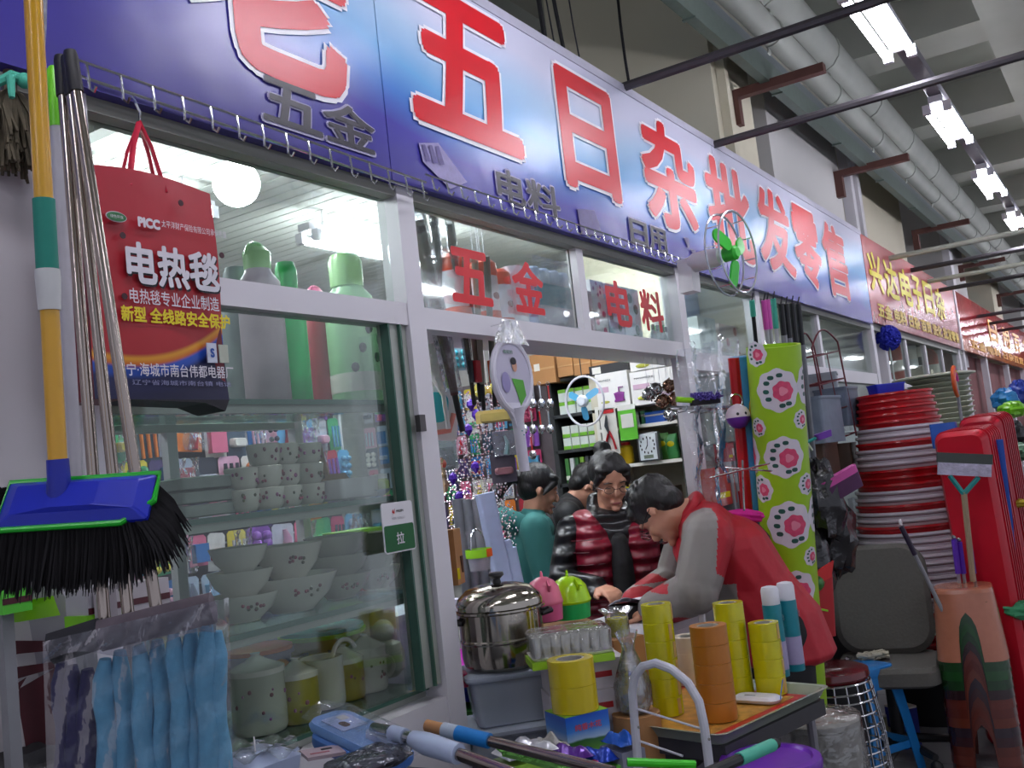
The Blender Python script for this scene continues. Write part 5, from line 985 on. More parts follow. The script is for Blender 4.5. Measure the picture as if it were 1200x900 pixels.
# --- man in the red and grey jacket, bent over the counter
p = dep(903, 700, 3.45)
Mm = T((p.x, p.y, 0), (0, 0, 211))
J = dict(pelvis=(0, .0, .90), chest=(0, -.15, 1.17), neck=(0, -.235, 1.305), H=HM((.0, -.345, 1.315), 60, 0, -38), w=1.14, hem=.11, dp=1.32, dn=(0, .15, -1), sl=1.22,
         armL=[(.20, -.22, 1.225), (.25, -.29, 1.06), (.08, -.42, .99)], armR=[(-.20, -.22, 1.21), (-.24, -.30, 1.04), (-.08, -.47, .99)],
         legL=[(.10, .0, .88), (.10, .0, .47), (.10, .06, .08)], legR=[(-.10, .0, .88), (-.10, -.02, .47), (-.10, .02, .08)])
def jk(c):
    x, y, z = c
    # grey shoulder and outer sleeve on both arms, small grey side patch
    for s in (1, -1):
        a, e, w_ = (V(q) for q in J['arm'+('L' if s == 1 else 'R')]); v = V(c)
        t = max(0, min(1, (v-a).dot(e-a)/(e-a).length_squared)); d = (v-(a+(e-a)*t)).length
        t2 = max(0, min(1, (v-e).dot(w_-e)/(w_-e).length_squared)); d2 = (v-(e+(w_-e)*t2)).length
        fr = y < a.y+.015-.25*(z-1.15)
        if x*s > .13 and (d < .12 and t < .98) and y < -.205-(1.22-z)*.2: return 1
        if x*s > .12 and d2 < .1 and t2 < .25: return 1
    if z < 1.06 and z > .98 and y < -.14 and abs(x) > .08: return 1
    return 0
man = figure('man in a red and grey shell jacket bending over the counter', Mm, J, [REDJ, GREYJ], TROUS, hair_short, topfn=jk, glasses=True, vox=.006,
       handL=dict(d=(-.5, -1, -.2), curl=.7), handR=dict(d=(.4, -1, -.2), curl=.7))
g = MB(); limb(g, [(0, -.215, 1.335), (.055, -.255, 1.29), (-.055, -.255, 1.29)], [.035, .035, .035]); g.tube([(.07*math.cos(a), -.255+.055*math.sin(a)*.8, 1.305+.055*math.sin(a)) for a in [k*math.pi/8 for k in range(16)]], .018, 8, closed=True); remesh(g, 'collar', REDJ, man, vox=.007)
# --- woman in the teal hoodie
p = dep(630, 563, 4.75)
Mt = T((p.x, p.y, 0), (0, 0, 42))
J = dict(pelvis=(0, .05, .86), chest=(0, .02, 1.15), neck=(0, -.01, 1.31), H=HM((0, -.05, 1.415), 20, 0, 0), w=1.05, hem=.08,
         armL=[(.18, .02, 1.25), (.21, -.02, 1.02), (.10, -.22, .98)], armR=[(-.18, .02, 1.25), (-.22, .0, 1.02), (-.12, -.24, 1.0)],
         legL=[(.085, .05, .85), (.09, .03, .46), (.09, .05, .08)], legR=[(-.085, .05, .85), (-.09, .03, .46), (-.09, .05, .08)])
hz = p.z-1.415; Mt = Mt @ T((0, .05, 0), s=(1, 1, (p.z)/1.415)); Mt = T((p.x, p.y, 0), (0, 0, 42)) @ T((0, .05, 0))
te = figure('woman in a teal hooded top with a black ponytail, turned sideways', Mt, J, TEALH, TROUS, lambda r, H: hair_tied(r, H, bun=False, tail=True), vox=.010)
g = MB(); limb(g, [(-.10, .06, 1.27), (-.08, .13, 1.30), (0, .15, 1.31), (.08, .13, 1.30), (.10, .06, 1.27), (.07, -.05, 1.25)], [.045, .055, .06, .055, .045, .03]); remesh(g, 'hood', TEALH, te, vox=.009)
# --- person in black behind
p = dep(684, 571, 5.35)
Mb = T((p.x, p.y, 0), (0, 0, 40)) @ T((0, .22, 0))
J = dict(pelvis=(0, .08, .92), chest=(0, -.05, 1.20), neck=(0, -.15, 1.33), H=HM((0, -.235, 1.39), 48, 0, 0), w=1.1, hem=.1,
         armL=[(.20, -.08, 1.27), (.24, -.12, 1.04), (.12, -.32, 1.0)], armR=[(-.20, -.08, 1.27), (-.24, -.12, 1.04), (-.12, -.32, 1.0)],
         legL=[(.09, .08, .90), (.09, .06, .48), (.09, .08, .08)], legR=[(-.09, .08, .90), (-.09, .06, .48), (-.09, .08, .08)])
figure('person in a black padded coat stooping behind the two women', Mb, J, PADJ, TROUS, hair_short, vox=.011)
# --- counter between them, with papers
ct = thing('shop_counter', 'pale counter between the woman in the vest and the bending man', 'counter', (2.96, 1.60, 0), (0, 0, -8))
MB().bb((-.30, -.16, 0), (.26, .17, .93)).build('counter_body', WHITE, ct); MB().bb((-.32, -.18, .93), (.28, .19, .955)).build('counter_top', mat('c9c9cf', .4, name='pale_laminate'), ct)
p = dep(742, 693, 3.45); t = thing('receipt_sheets', 'white paper sheets curling up on the counter under the man', 'paper', (p.x, p.y, .956), (0, 0, -40))
for k in range(3): MB().grid(lambda u, v: ((u-.5)*.16+.01*k, (v-.5)*.12-.01*k, .004*k+.05*max(0, .45-u)**1*math.cos(v*2)+.06), 8, 4).build('sheet', mat('e6e4ee', .6, name='paper_white', noise=.02), t)
MB().bb((-.075, -.055, 0), (.08, .055, .055)).build('paper_pad', BLACK, t)
p = dep(822, 705, 3.3); t = thing('white_board', 'narrow white board leaning under the bent man', 'board', (p.x, p.y, .60), (0, -12, 20)); MB().rr([(.03, .01, .005, 0), (.022, .01, .005, .42)]).build('board_body', WHITE, t)
# ================================================================== RIGHT SIDE OF THE STALL
# --- dim goods in the right-hand glass cases
rf = random.Random(21)
dims = ['3c5a4a', '6a2c2c', '8a8c84', '4a4f6a', '7a6a3a', '2f3a3c', '9a4a3a', '5f7f74', 'a8a49a', '33413c']
dn_ = {'3c5a4a': 'dull green', '6a2c2c': 'dark red', '8a8c84': 'grey', '4a4f6a': 'slate blue', '7a6a3a': 'olive', '2f3a3c': 'near-black', '9a4a3a': 'brick red', '5f7f74': 'sea grey', 'a8a49a': 'pale', '33413c': 'bottle green'}
for si, z in enumerate((.86, 1.20, 1.55)):
    x = 4.80; k = 0
    while x < 7.45:
        w = rf.uniform(.09, .16); h = rf.uniform(.14, .26); c = rf.choice(dims); c2 = rf.choice(dims)
        t = thing('packed_good', '%s item, %s from left, %s shelf of the right-hand case' % (dn_[c], ORD[k % 20], ('bottom', 'middle', 'top')[si]), 'packed goods', (x+w/2, D+.18, z+.002), (0, 0, rf.uniform(-6, 6)), 'goods in the right-hand case')
        if k % 3 == 1: MB().lathe([(w*.42, 0), (w*.46, .01), (w*.46, h*.75), (w*.2, h*.86), (w*.2, h)], 16).build('container', mat(c, .35), t); MB().lathe([(w*.465, h*.2), (w*.465, h*.5)], 16, cap=(False, False)).build('label_band', mat(c2, .5), t)
        else: MB().bb((-w/2, -.07, 0), (w/2, .07, h)).build('carton', mat(c, .5), t); MB().bb((-w*.4, -.072, h*.3), (w*.4, -.07, h*.7)).build('front_panel', mat(c2, .5), t)
        x += w+.02; k += 1
# red cartons low in front of the case, beside the doorway post
for k, (px, py, w, h, c, lb) in enumerate(((838, 548, .30, .16, 'b02416', 'orange red printed carton behind the man'), (862, 575, .16, .12, '9c1820', 'red plastic crate half hidden behind the green roll'), (845, 520, .10, .08, '9a1c24', 'round red dish on the case shelf'))):
    p = on(1, 1.56, px, py); t = thing('red_carton', lb, 'carton', (p.x, p.y, p.z-h), (0, 0, 4)); MB().bb((-w/2, -.04, 0), (w/2, .02, h)).build('carton_body', mat(c, .45, noise=.3, scale=20), t); MB().bb((w*.2, -.042, h*.3), (w*.35, -.04, h*.7)).build('white_square', CARD, t); MB().bb((-w*.4, -.042, h*.2), (w*.1, -.04, h*.35)).build('gold_line', YEL, t)
    MB().bb((-w/2, -.04, -(p.z-h-.02)), (-w/2+.03, .02, 0)).build('stand_leg', GRY, t); MB().bb((w/2-.03, -.04, -(p.z-h-.02)), (w/2, .02, 0)).build('stand_leg', GRY, t)
# --- chrome bars with hanging film-wrapped things in front of the post
cb = thing('chrome_rack', 'chrome bar rack with short prongs on the doorway post', 'rack', dep(832, 486, 3.95))
MB().tube([dep(786, 478, 3.95)-dep(832, 486, 3.95), dep(868, 478, 3.85)-dep(832, 486, 3.95)], .008, 8).build('bar', CHROME, cb)
for k in range(5): a = dep(792+k*15, 484, 3.93)-dep(832, 486, 3.95); MB().tube([a, a+V((-.04, -.06, .0)), a+V((-.045, -.07, .02))], .003, 6).build('prong', CHROME, cb)
for k, (px, py, w, h) in enumerate(((812, 408, .15, .62), (845, 400, .16, .55), (872, 470, .10, .45))):
    p = dep(px, py, 3.85); t = thing('film_bag', ('empty clear film bag hanging right of the doorway post', 'clear film bag hanging under the toy fan', 'narrow clear film bag beside the green roll')[k], 'bag', p, (0, 0, -35)); MB().grid(lambda u, v: ((u-.5)*w*(1-.2*(v > .9)), .012*math.sin(u*11+v*5+k)+.01*math.sin(v*17), -h*v), 14, 18).build('film_sheet', FILM, t); MB().tube(arc((0, 0, .015), .012, 0, 360, 8), .0015, 5).build('hook', CHROME, t)
p = dep(826, 468, 3.8); t = thing('scrub_brush', 'purple bristled brush with green tip resting on the chrome bar', 'brush', p, (0, 0, -40)); q = MB(); r4 = random.Random(4)
for k in range(90): a = r4.uniform(0, 3.14); u = r4.uniform(-.05, .05); q.tube([(u, 0, 0), (u+.01*r4.gauss(0, 1), .035*math.cos(a), .035*math.sin(a)-.005)], [.004, .003], 4)
q.build('bristles', mat('5c4aa0', .5, name='violet_bristle'), t); MB().tube([(-.12, 0, .01), (-.05, 0, .0)], .011, 8).build('green_tip', LIME, t); MB().rr([(.06, .02, .01, -.02), (.06, .02, .01, 0)]).build('brush_back', INK, t)
p = dep(865, 488, 3.7); t = thing('round_toy', 'round white and purple hanging toy beside the flowered roll', 'toy', p, (0, 0, -50)); MB().lathe([(.001, -.047), (.025, -.04), (.04, -.022), (.046, -.004)], 18, cap=(True, False)).build('purple_half', PURP, t); MB().lathe([(.046, -.004), (.045, .012), (.034, .032), (.014, .045), (.002, .048)], 18, cap=(False, True)).build('white_half', mat('d8c8d4', .3), t)
for s in (-1, 1): MB().ball((s*.015, -.040, .008), .006, 8, 6).build('dark_dot', INK, t)
MB().tube(arc((0, 0, .06), .025, 0, 360, 12), .004, 6).build('ring_strap', CHROME, t)
cw = thing('wire_prongs', 'thin chrome display prongs crossing in front of the flowered roll', 'rack', dep(860, 552, 3.5))
for a, c_ in (((832, 560), (902, 543)), ((850, 548), (905, 552)), ((870, 540), (872, 598))): MB().tube([dep(*a, 3.5)-dep(860, 552, 3.5), dep(*c_, 3.3)-dep(860, 552, 3.5)], .0035, 6).build('wire', CHROME, cw)
# --- lime toy fan in its ring, with the white bracket
p = dep(857, 297, 3.95); t = thing('ring_fan', 'lime green blade fan in a clear ring guard on the doorway post', 'fan', p, (0, 4, -8))
R = .155
for s in (-.03, .03): MB().tube([(R*math.cos(a*math.pi/18), s, R*1.08*math.sin(a*math.pi/18)) for a in range(36)], .0045, 6, closed=True).build('guard_ring', mat('c4ccd4', .2, .5, name='clear_ring'), t)
for k in range(12): a = k*math.pi/6; MB().tube([(R*math.cos(a), -.03, R*1.08*math.sin(a)), (R*math.cos(a), .03, R*1.08*math.sin(a))], .0025, 5).build('guard_link', CHROME, t)
for k in range(3): MB().rr([(.055, .030, .028, 0), (.055, .030, .028, .008)], M=T((0, 0, 0), (0, 90+120*k, 0)) @ T((.085, 0, 0), (90, 0, 12))).build('fan_blade', mat('3cc83a', .3, name='fan_green', noise=.03), t)
MB().lathe([(.030, -.03), (.030, .02), (.02, .03)], 16, M=T((0, 0, 0), (90, 0, 0))).build('fan_hub', mat('3cc83a', .3), t); MB().lathe([(.035, 0), (.04, .03), (.04, .12), (.03, .14)], 16, M=T((0, .05, .0), (-90, 0, 0))).build('motor', WHITE, t)
MB().bb((-.03, .17, -.12), (.03, .235, .02)).build('wall_bracket', WHITE, t); MB().tube([(0, .19, -.05), (.03, .23, -.05)], .02, 8).build('bracket_arm', WHITE, t)
# --- flowered oilcloth roll
ra, rb = dep(906, 405, 3.62), dep(926, 668, 3.70); ax = (ra-rb); L = ax.length+.55; RQ = ax.to_track_quat('Z', 'Y').to_matrix().to_4x4()
base = rb-ax.normalized()*.55; t = thing('oilcloth_roll', 'lime green oilcloth roll printed with pink roses', 'roll', M=Matrix.Translation(base) @ RQ)
r = .098; LIMEC = mat('9ac41c', .4, noise=.04, name='lime_oilcloth'); WPR = mat('d8d2dc', .4, noise=.03, name='print_white'); PPR = mat('d84a70', .4, noise=.3, scale=60, name='print_rose'); GPR = mat('24544a', .4, name='print_leaf')
MB().lathe([(r, 0), (r, L), (r-.012, L), (r-.014, L-.05)], 40, cap=(True, True)).build('cloth_roll', LIMEC, t)
cv = t.matrix_world.inverted() @ EYE; a0 = math.atan2(cv.y, cv.x)
def patch(mb, s, z, fn, rr_, mi, n=44):
    """print patch wrapped on the roll: centre (arc length s, z), outline radius fn(angle)"""
    pts = []
    for ring in (0, .25, .5, .75, 1):
        for k in range(n): a = 2*math.pi*k/n; q_ = fn(a)*ring; pts.append((s+q_*math.cos(a), z+q_*math.sin(a)))
    vs = [(rr_*math.cos(a0+u/r), rr_*math.sin(a0+u/r), w) for u, w in pts]; fs = []
    for g_ in range(4):
        for k in range(n): fs.append((g_*n+k, g_*n+(k+1) % n, (g_+1)*n+(k+1) % n, (g_+1)*n+k))
    mb.add(vs, fs, mi, True)
pr1 = MB()
for (s, z, q_) in ((.005, L-.155, .078), (.01, L-.40, .075), (.012, L-.65, .085), (-.07, L-.02, .045), (-.085, L-.29, .035), (.09, L-.27, .035), (-.09, L-.52, .05), (.095, L-.51, .04), (.09, L-.78, .035), (-.08, L-.84, .05), (.02, L-.90, .075), (.16, L-.15, .08), (.17, L-.63, .08), (-.17, L-.4, .08), (.04, L-1.12, .08)):
    patch(pr1, s, z, lambda a, q_=q_: q_*(1+.05*math.cos(a*8)), r+.0012, 0)
    patch(pr1, s+q_*.22, z-q_*.05, lambda a, q_=q_: q_*.47*(1+.06*math.cos(a*7)), r+.0020, 1); patch(pr1, s+q_*.22, z-q_*.05, lambda a, q_=q_: q_*.20*(1+.15*math.cos(a*3)), r+.0026, 3)
    for (u, w) in ((-.5, .35), (-.3, .6), (-.55, -.05), (-.45, -.4), (.15, -.72), (.45, -.65), (.1, .7)): patch(pr1, s+q_*u, z+q_*w, lambda a, q_=q_: q_*.085*(1+.8*abs(math.cos(a))), r+.0020, 2, 10)
pr1.build('rose_print', [WPR, PPR, GPR, mat('e88aa0', .4, name='print_light_rose')], t)
ra, rb = dep(868, 418, 3.75), dep(888, 640, 3.8); ax = ra-rb; t = thing('cloth_roll', 'thin red, blue and yellow roll standing behind the flowered one', 'roll', M=Matrix.Translation(rb-ax.normalized()*.6) @ ax.to_track_quat('Z', 'Y').to_matrix().to_4x4()); L2 = ax.length+.6
MB().lathe([(.045, 0), (.045, L2)], 20).build('blue_roll', mat('3a8ab8', .4), t); MB().tube([(-.035, -.03, 0), (-.035, -.03, L2)], .022, 10).build('red_roll', RED, t); MB().ball((.02, -.03, L2-.2), .03, 10, 8, 0, (.8, .8, 2)).build('yellow_spot', mat('d8a41c', .4), t)
# --- hanging mops behind the roll
for k, (px, top, bot, c, sc, sl) in enumerate(((881, 352, 400, '3fae94', '1c1c20', 'teal topped black stick'), (895, 352, 440, 'c84aa4', 'a8a8ac', 'magenta topped stick, left one'), (899, 351, 440, 'd05ab0', 'a8a8ac', 'magenta topped stick, right one'), (906, 350, 440, '3fae94', 'b8b8bc', 'teal topped grey stick'), (915, 356, 470, '1c1c20', '8a8a90', 'first black topped grey stick'), (921, 356, 480, '1c1c20', '7f8088', 'second black topped grey stick'), (928, 355, 500, '1c1c20', '8a8a90', 'third black topped grey stick'), (935, 356, 505, '1c1c20', '74767c', 'rightmost black topped grey stick'))):
    a = dep(px, top, 4.15+.02*k); b_ = dep(px+(bot-top)*.10, bot, 4.2+.02*k); b_ = a+(b_-a)*2.4 if k < 4 else a+(b_-a)*2.0
    t = thing('mop_stick', sl+' in the hanging row behind the roll', 'mop stick', a, group='hanging mop sticks'); v = b_-a
    MB().tube([(0, 0, 0), v*.16], .013 if k > 3 else .012, 10).build('grip', mat(c, .4), t); MB().tube([v*.16, v], .009 if k < 4 else .014, 8).build('stick', mat(sc, .35, .3), t); MB().tube([(0, 0, -.0), (0, -.01, .03)], .003, 5).build('hanging_eye', INK, t)
# --- maroon wire rack hanging from the header
MAR = mat('5c1a24', .35, name='maroon_wire'); p = on(1, 1.42, 975, 518); wr = thing('wire_rack', 'tall maroon wire rack with arched top hanging under the banner', 'rack', p, (0, -7, -12))
H_ = .60; Wd = .30; Dp = .14
for y in (-Dp/2, Dp/2):
    for x in (-Wd/2, Wd/2): MB().tube([(x, y, 0), (x, y, H_-.08)], .005, 8).build('upright', MAR, wr)
for x0, x1, y in ((-Wd/2, 0, Dp/2), (0, Wd/2, Dp/2), (-Wd/2, Wd/2, -Dp/2)): MB().tube([(x0, y, H_-.08)]+[(lerp(x0, x1, k/8), y, H_-.08+.08*math.sin(math.pi*k/8)) for k in range(1, 8)]+[(x1, y, H_-.08)], .005, 8).build('arch', MAR, wr)
for k in range(4):
    z = .02+k*.15; MB().tube([(-Wd/2, -Dp/2, z), (Wd/2, -Dp/2, z), (Wd/2, Dp/2, z), (-Wd/2, Dp/2, z)], .004, 6, closed=True).build('tier_frame', MAR, wr)
    for x in (-.075, 0, .075): MB().tube([(x, -Dp/2, z), (x, Dp/2, z)], .0025, 5).build('tier_wire', MAR, wr)
    if k < 3: MB().tube([(0, -Dp/2, z), (0, -Dp/2, z+.15)], .003, 5).build('tie_wire', MAR, wr)
# clear boxes and brown cartons behind the roll
for k, (px, py, w, h, c, lb) in enumerate(((960, 520, .26, .22, '6f7a8a', 'translucent blue-grey drawer box under the wire rack'), (985, 500, .22, .20, '5f6a7c', 'second translucent drawer box touching the basins'), (958, 560, .30, .16, '5a4030', 'brown carton on its side below the drawer boxes'), (985, 556, .25, .16, '4f3a2c', 'darker brown carton touching the basins'), (965, 470, .2, .14, '8a9098', 'grey clear box behind the wire rack'))):
    p = on(1, 1.38+.03*k, px, py); t = thing('stock_box', lb, 'box', (p.x, p.y, p.z), (0, 0, 5*k-8)); MB().rr([(w/2, .09, .015, 0), (w/2, .09, .015, h)]).build('box_body', mat(c, .45, noise=.2), t); MB().rr([(w/2+.005, .095, .015, h), (w/2+.005, .095, .015, h+.012)]).build('lid', mat(c, .4), t)
sb = on(1, 1.56, 960, 600)
tag(MB().bb((-.28, -.12, 0), (.20, .06, .98)).build('stock_crate', mat('2c2a2c', .7, noise=.3, name='dark_crate'), None, T((sb.x, sb.y, 0))), 'dark crate under the stock boxes beside the basin stack', 'crate')
# --- heap of goods in black film
q = MB(); r5 = random.Random(8)
def lump(c, r_, sx, sy, sz, seed):
    rr_ = random.Random(seed); n, m_ = 26, 18; L_ = []; ph = [rr_.uniform(0, 6.3) for _ in range(6)]
    for i in range(m_+1):
        th = math.pi*i/m_; l = []
        for k in range(n):
            a = 2*math.pi*k/n; d = 1+.08*math.sin(5*a+ph[0]+3*th)+.07*math.sin(9*th+ph[1]+2*a)+.05*math.sin(13*a+ph[2]-4*th); s_ = max(math.sin(th), .02)
            l.append((c[0]+r_*sx*d*s_*math.cos(a), c[1]+r_*sy*d*s_*math.sin(a), c[2]-r_*sz*d*math.cos(th)))
        L_.append(l)
    return L_
BAGM = mat('1b191c', .22, noise=.5, scale=25, bump=1, name='black_film', coat=.3)
for k, (px, py, d, r_, sz, lb) in enumerate(((962, 590, 4.0, .13, 1.3, 'upper black film-wrapped bundle right of the flowered roll'), (975, 625, 4.1, .14, 1.2, 'lower black film-wrapped bundle behind the grey chair'), (950, 660, 3.95, .12, 1.6, 'narrow black bundle beside the red bag'))):
    p = dep(px, py, d); o = MB().loops(lump((0, 0, 0), r_, .9, .7, sz, k)).build('film_bundle', BAGM, None, T(p)); tag(o, lb, 'bundle', 'black bundles')
p = dep(985, 563, 3.95); t = thing('pink_brush', 'pink and purple brush poking out of the black bundles', 'brush', p, (0, -22, -50)); MB().rr([(.08, .02, .015, 0), (.085, .022, .015, .03)]).build('brush_head', mat('c84a9c', .35), t); MB().rr([(.07, .018, .01, -.06), (.08, .02, .01, 0)]).build('bristles', mat('4a1c4a', .6), t)
p = dep(965, 510, 3.7); t = thing('purple_clip', 'purple handled clip with white tail near the flowered roll', 'clip', p, (0, -12, -50)); MB().rr([(.03, .012, .01, -.012), (.035, .014, .01, .012)]).build('purple_grip', PURP, t); MB().tube([(-.03, 0, 0), (-.07, 0, -.005)], .006, 6).build('teal_neck', TEAL, t); MB().tube([(-.07, 0, -.005), (-.085, 0, .03)], .003, 5).build('tail', WHITE, t); MB().tube([(-.07, 0, -.005), (-.06, 0, -.04)], .004, 5).build('tail', WHITE, t)
p = dep(897, 606, 3.35); t = thing('magenta_cloth', 'magenta plush piece over the bending man’s back', 'cloth', p+V((.12, .12, 0)), (0, 8, -50)); MB().loops(lump((0, 0, 0), .075, 1.0, .6, .32, 4)).build('plush', mat('d01c8c', .8, name='magenta_plush'), t); MB().tube([(.04, 0, -.02), (.09, 0, -.07), (.10, 0, -.13)], .008, 6).build('strap', BLACK, t)
p = dep(950, 700, 3.75); t = thing('red_bag', 'red tote with a pointed flap and green bottle behind the man', 'bag', (p.x, p.y, p.z), (0, 0, -40)); MB().rr([(.07, .04, .02, -.15), (.085, .05, .02, .08)], cap=(True, False)).build('bag_body', mat('a8141c', .5), t)
MB().prism([(-.09, .06), (.09, .13), (.07, .07), (-.07, .03)], .01, M=T((0, -.05, 0))).build('flap', mat('c81c1c', .45), t); MB().ball((.0, -.03, .055), .045, 12, 8, 0, (1, .8, .8)).build('green_bottle', mat('2c6a24', .3), t); MB().tube([(-.03, -.055, -.03), (.03, -.055, -.05)], .004, 5).build('green_line', LIME, t)
# --- basin stack
BR = mat('b0101a', .22, noise=.06, name='basin_red'); BW = mat('cfc4cc', .25, noise=.05, name='basin_white')
seq = 'RRRRRWWRWWWRRRWWRWWRWWWWWWWWRWWRWWRRWW'
p = dep(1062, 560, 5.3); bx2, by2 = p.x, p.y; ztop = 1.715; n_ = len(seq); bmesh = {}
for k in range(n_):
    fz = k/(n_-1); r_ = lerp(.195, .325, min(1, fz*1.5)); z = ztop-k*.0365
    if z < .09: break
    t = thing('wash_basin', '%s wash basin, %s down from the top of the tall basin stack' % ('red' if seq[k] == 'R' else 'white', ORD[k]), 'basin', (bx2+.006*math.sin(k*2.1), by2, z), (0, 0, 17*k), 'basin stack'); m_ = BR if seq[k] == 'R' else BW
    MB().lathe([(r_*.86, -.085), (r_*.965, -.036), (r_*.975, -.014), (r_, -.016), (r_+.004, -.010), (r_+.002, .001), (r_*.95, .002), (r_*.93, -.008), (r_*.83, -.080), (0, -.080)], 36).build('basin_body', m_, t)
    if seq[k] == 'W': MB().lathe([(r_*.977, -.018), (r_*.974, -.022)], 36, cap=(False, False)).build('hole_band', mat('8a5a64', .4, name='dusky_slot'), t)
p = dep(1034, 457, 5.0); t = thing('blue_box', 'small deep blue plastic box on top of the basin stack', 'box', (bx2-.03, by2+.03, ztop+.004), (0, 0, -50)); MB().rr([(.08, .05, .01, 0), (.085, .055, .01, .05), (.075, .045, .01, .05), (.07, .04, .01, .01)]).build('box_body', mat('1420b0', .35), t); MB().rr([(.087, .057, .01, .044), (.087, .057, .01, .05)], cap=(False, False)).build('rim', mat('2a38c8', .35), t)
tag(MB().lathe([(.25, 0), (.25, ztop-n_*.0365-.04 if ztop-n_*.0365-.04 > .05 else .28)], 24).build('stack_stand', BLACK, None, T((bx2, by2, 0))), 'dark round stand under the tall basin stack', 'stand')
# --- cream lids and bowls behind
CRM = mat('d6d8c4', .4, noise=.04, name='cream_plastic'); p = dep(1103, 470, 6.8)
for k in range(14):
    t = thing('cream_bowl', '%s cream bowl down in the stack behind the basins' % ORD[k], 'bowl', (p.x, p.y, 1.84-k*.035), (0, 0, 0), 'cream bowl stack'); MB().lathe([(.13, -.05), (.20, -.008), (.208, -.004), (.206, .0), (.19, -.004), (.12, -.045), (0, -.045)], 26).build('bowl_body', CRM, t)
tag(MB().lathe([(.12, 0), (.12, 1.84-14*.035-.02)], 18).build('stack_stand', INK, None, T((p.x, p.y, 0))), 'dark post stand under the cream bowls', 'stand')
p2 = dep(1088, 446, 6.7); t = thing('cream_dish', 'large cream dish cover lying on top of the cream bowls', 'dish cover', (p.x-.06, p.y+.02, 1.846), (0, 0, 0)); MB().lathe([(.26, 0), (.27, .004), (.27, .012), (.23, .02), (.05, .026)], 30).build('lid_body', CRM, t); MB().tube(arc((0, 0, .024), .03, 0, 180, 8), .006, 6).build('lid_grip', CRM, t)
p = dep(1120, 447, 6.0); t = thing('ribbon_bunch', 'magenta, red and yellow ribbon bunch on the bowls', 'ribbon', p); q = MB()
for k in range(5): q.tube(arc((0, 0, 0), .05+.01*k, 20*k, 180+20*k, 8), .012, 6, k % 3)
q.build('ribbons', [MAG, ORG, YEL], t)
MB().tube([(0, 0, 0), (0, 0, -1.3)], .01, 6).build('stick', GRY, t)
# --- red tubs on edge, blue sheet, squeegee, sticks
p = dep(1150, 600, 4.75)
def slab(px, py, w, h, d, m_, lb, n_=6, base=0):
    p = dep(px, py, d); rz_ = -100; t = thing('red_tub', lb, 'tub', (p.x, p.y, base), (4, 0, rz_), 'red tubs on edge'); hh = p.z-base
    MB().rr([(w/2, hh/2, .05, 0), (w/2, hh/2, .05, .02), (w/2-.02, hh/2-.02, .04, .05)], M=T((0, 0, hh/2), (90, 0, 0))).build('tub_shell', m_, t)
    for k in range(n_): MB().rr([(w/2+.006, hh/2+.006, .05, 0), (w/2+.006, hh/2+.006, .05, .008)], M=T((0, .012+k*.03, hh/2), (90, 0, 0))).build('stacked_rim', m_, t)
    return t
slab(1134, 503, .24, .8, 4.7, mat('c01228', .35, noise=.05, name='tub_red'), 'nearer pile of crimson tubs standing on edge right of the basins'); slab(1156, 487, .20, .9, 4.95, mat('b01228', .35, noise=.05, name='tub_red2'), 'further pile of crimson tubs standing on edge')
p = dep(1170, 515, 4.6); q_ = dep(1192, 700, 4.6); tag(MB().tube([p, q_, q_+(q_-p)*.9], .02, 6, sq=.4).build('blue_strip', mat('1f4fae', .4)), 'blue plastic edging strip leaning on the red tubs', 'strip')
p = dep(1107, 510, 4.85); tag(MB().rr([(.03, .06, .01, 0), (.03, .06, .01, .12)]).build('blue_block', mat('2a5cb8', .4), None, T(p+V((0, 0, -.06)))), 'blue block wedged between basins and red tubs', 'block')
t = thing('squeegee', 'squeegee with dark blade, film wrap and green V bracket on a wooden stick', 'squeegee', dep(1130, 545, 4.42), (0, 9, -76)); MB().box((0, 0, .03), (.23, .02, .045)).build('blade', mat('3c423f', .5), t); MB().box((0, 0, -.02), (.22, .03, .055)).build('film_wrap', mat('b4aec4', .25, noise=.5, scale=30, bump=.8, name='silver_wrap'), t)
for s in (-1, 1): MB().tube([(s*.06, 0, -.05), (0, 0, -.13)], .012, 6).build('bracket', TEAL, t)
MB().tube([(0, 0, -.12), (.05, .05, -.52)], .013, 8).build('stick', mat('a08a70', .6, name='pale_wood'), t)
for k, (px, c) in enumerate(((1118, '5c2cb0'), (1124, '5424a8'), (1136, '4a2090'))):
    a = dep(px, 632+3*k, 4.5); b_ = dep(px+5, 672, 4.5); t = thing('broom', ORD[k]+' purple broom handle end from the left before the basins', 'handle', a, group='purple brooms'); v = b_-a; MB().tube([(0, 0, 0), v], .013, 8).build('grip', mat(c, .4), t); MB().tube([v, v*4.5], .008, 6).build('stick', GRY, t); MB().ball((0, 0, .01), .011, 8, 6).build('steel_tip', CHROME, t)
a = dep(1056, 617, 4.35); b_ = dep(1092, 690, 4.35); t = thing('dark_pole', 'dark pole with white hook leaning between basins and chair', 'pole', a); v = b_-a; MB().tube([(0, 0, 0), v*.45], .012, 8).build('dark_grip', mat('2a1c34', .4), t); MB().tube([v*.45, v*3.2], .009, 8).build('grey_tube', GRY, t); MB().tube(arc((0, 0, .015), .015, -60, 200, 8), .004, 6).build('white_hook', WHITE, t)
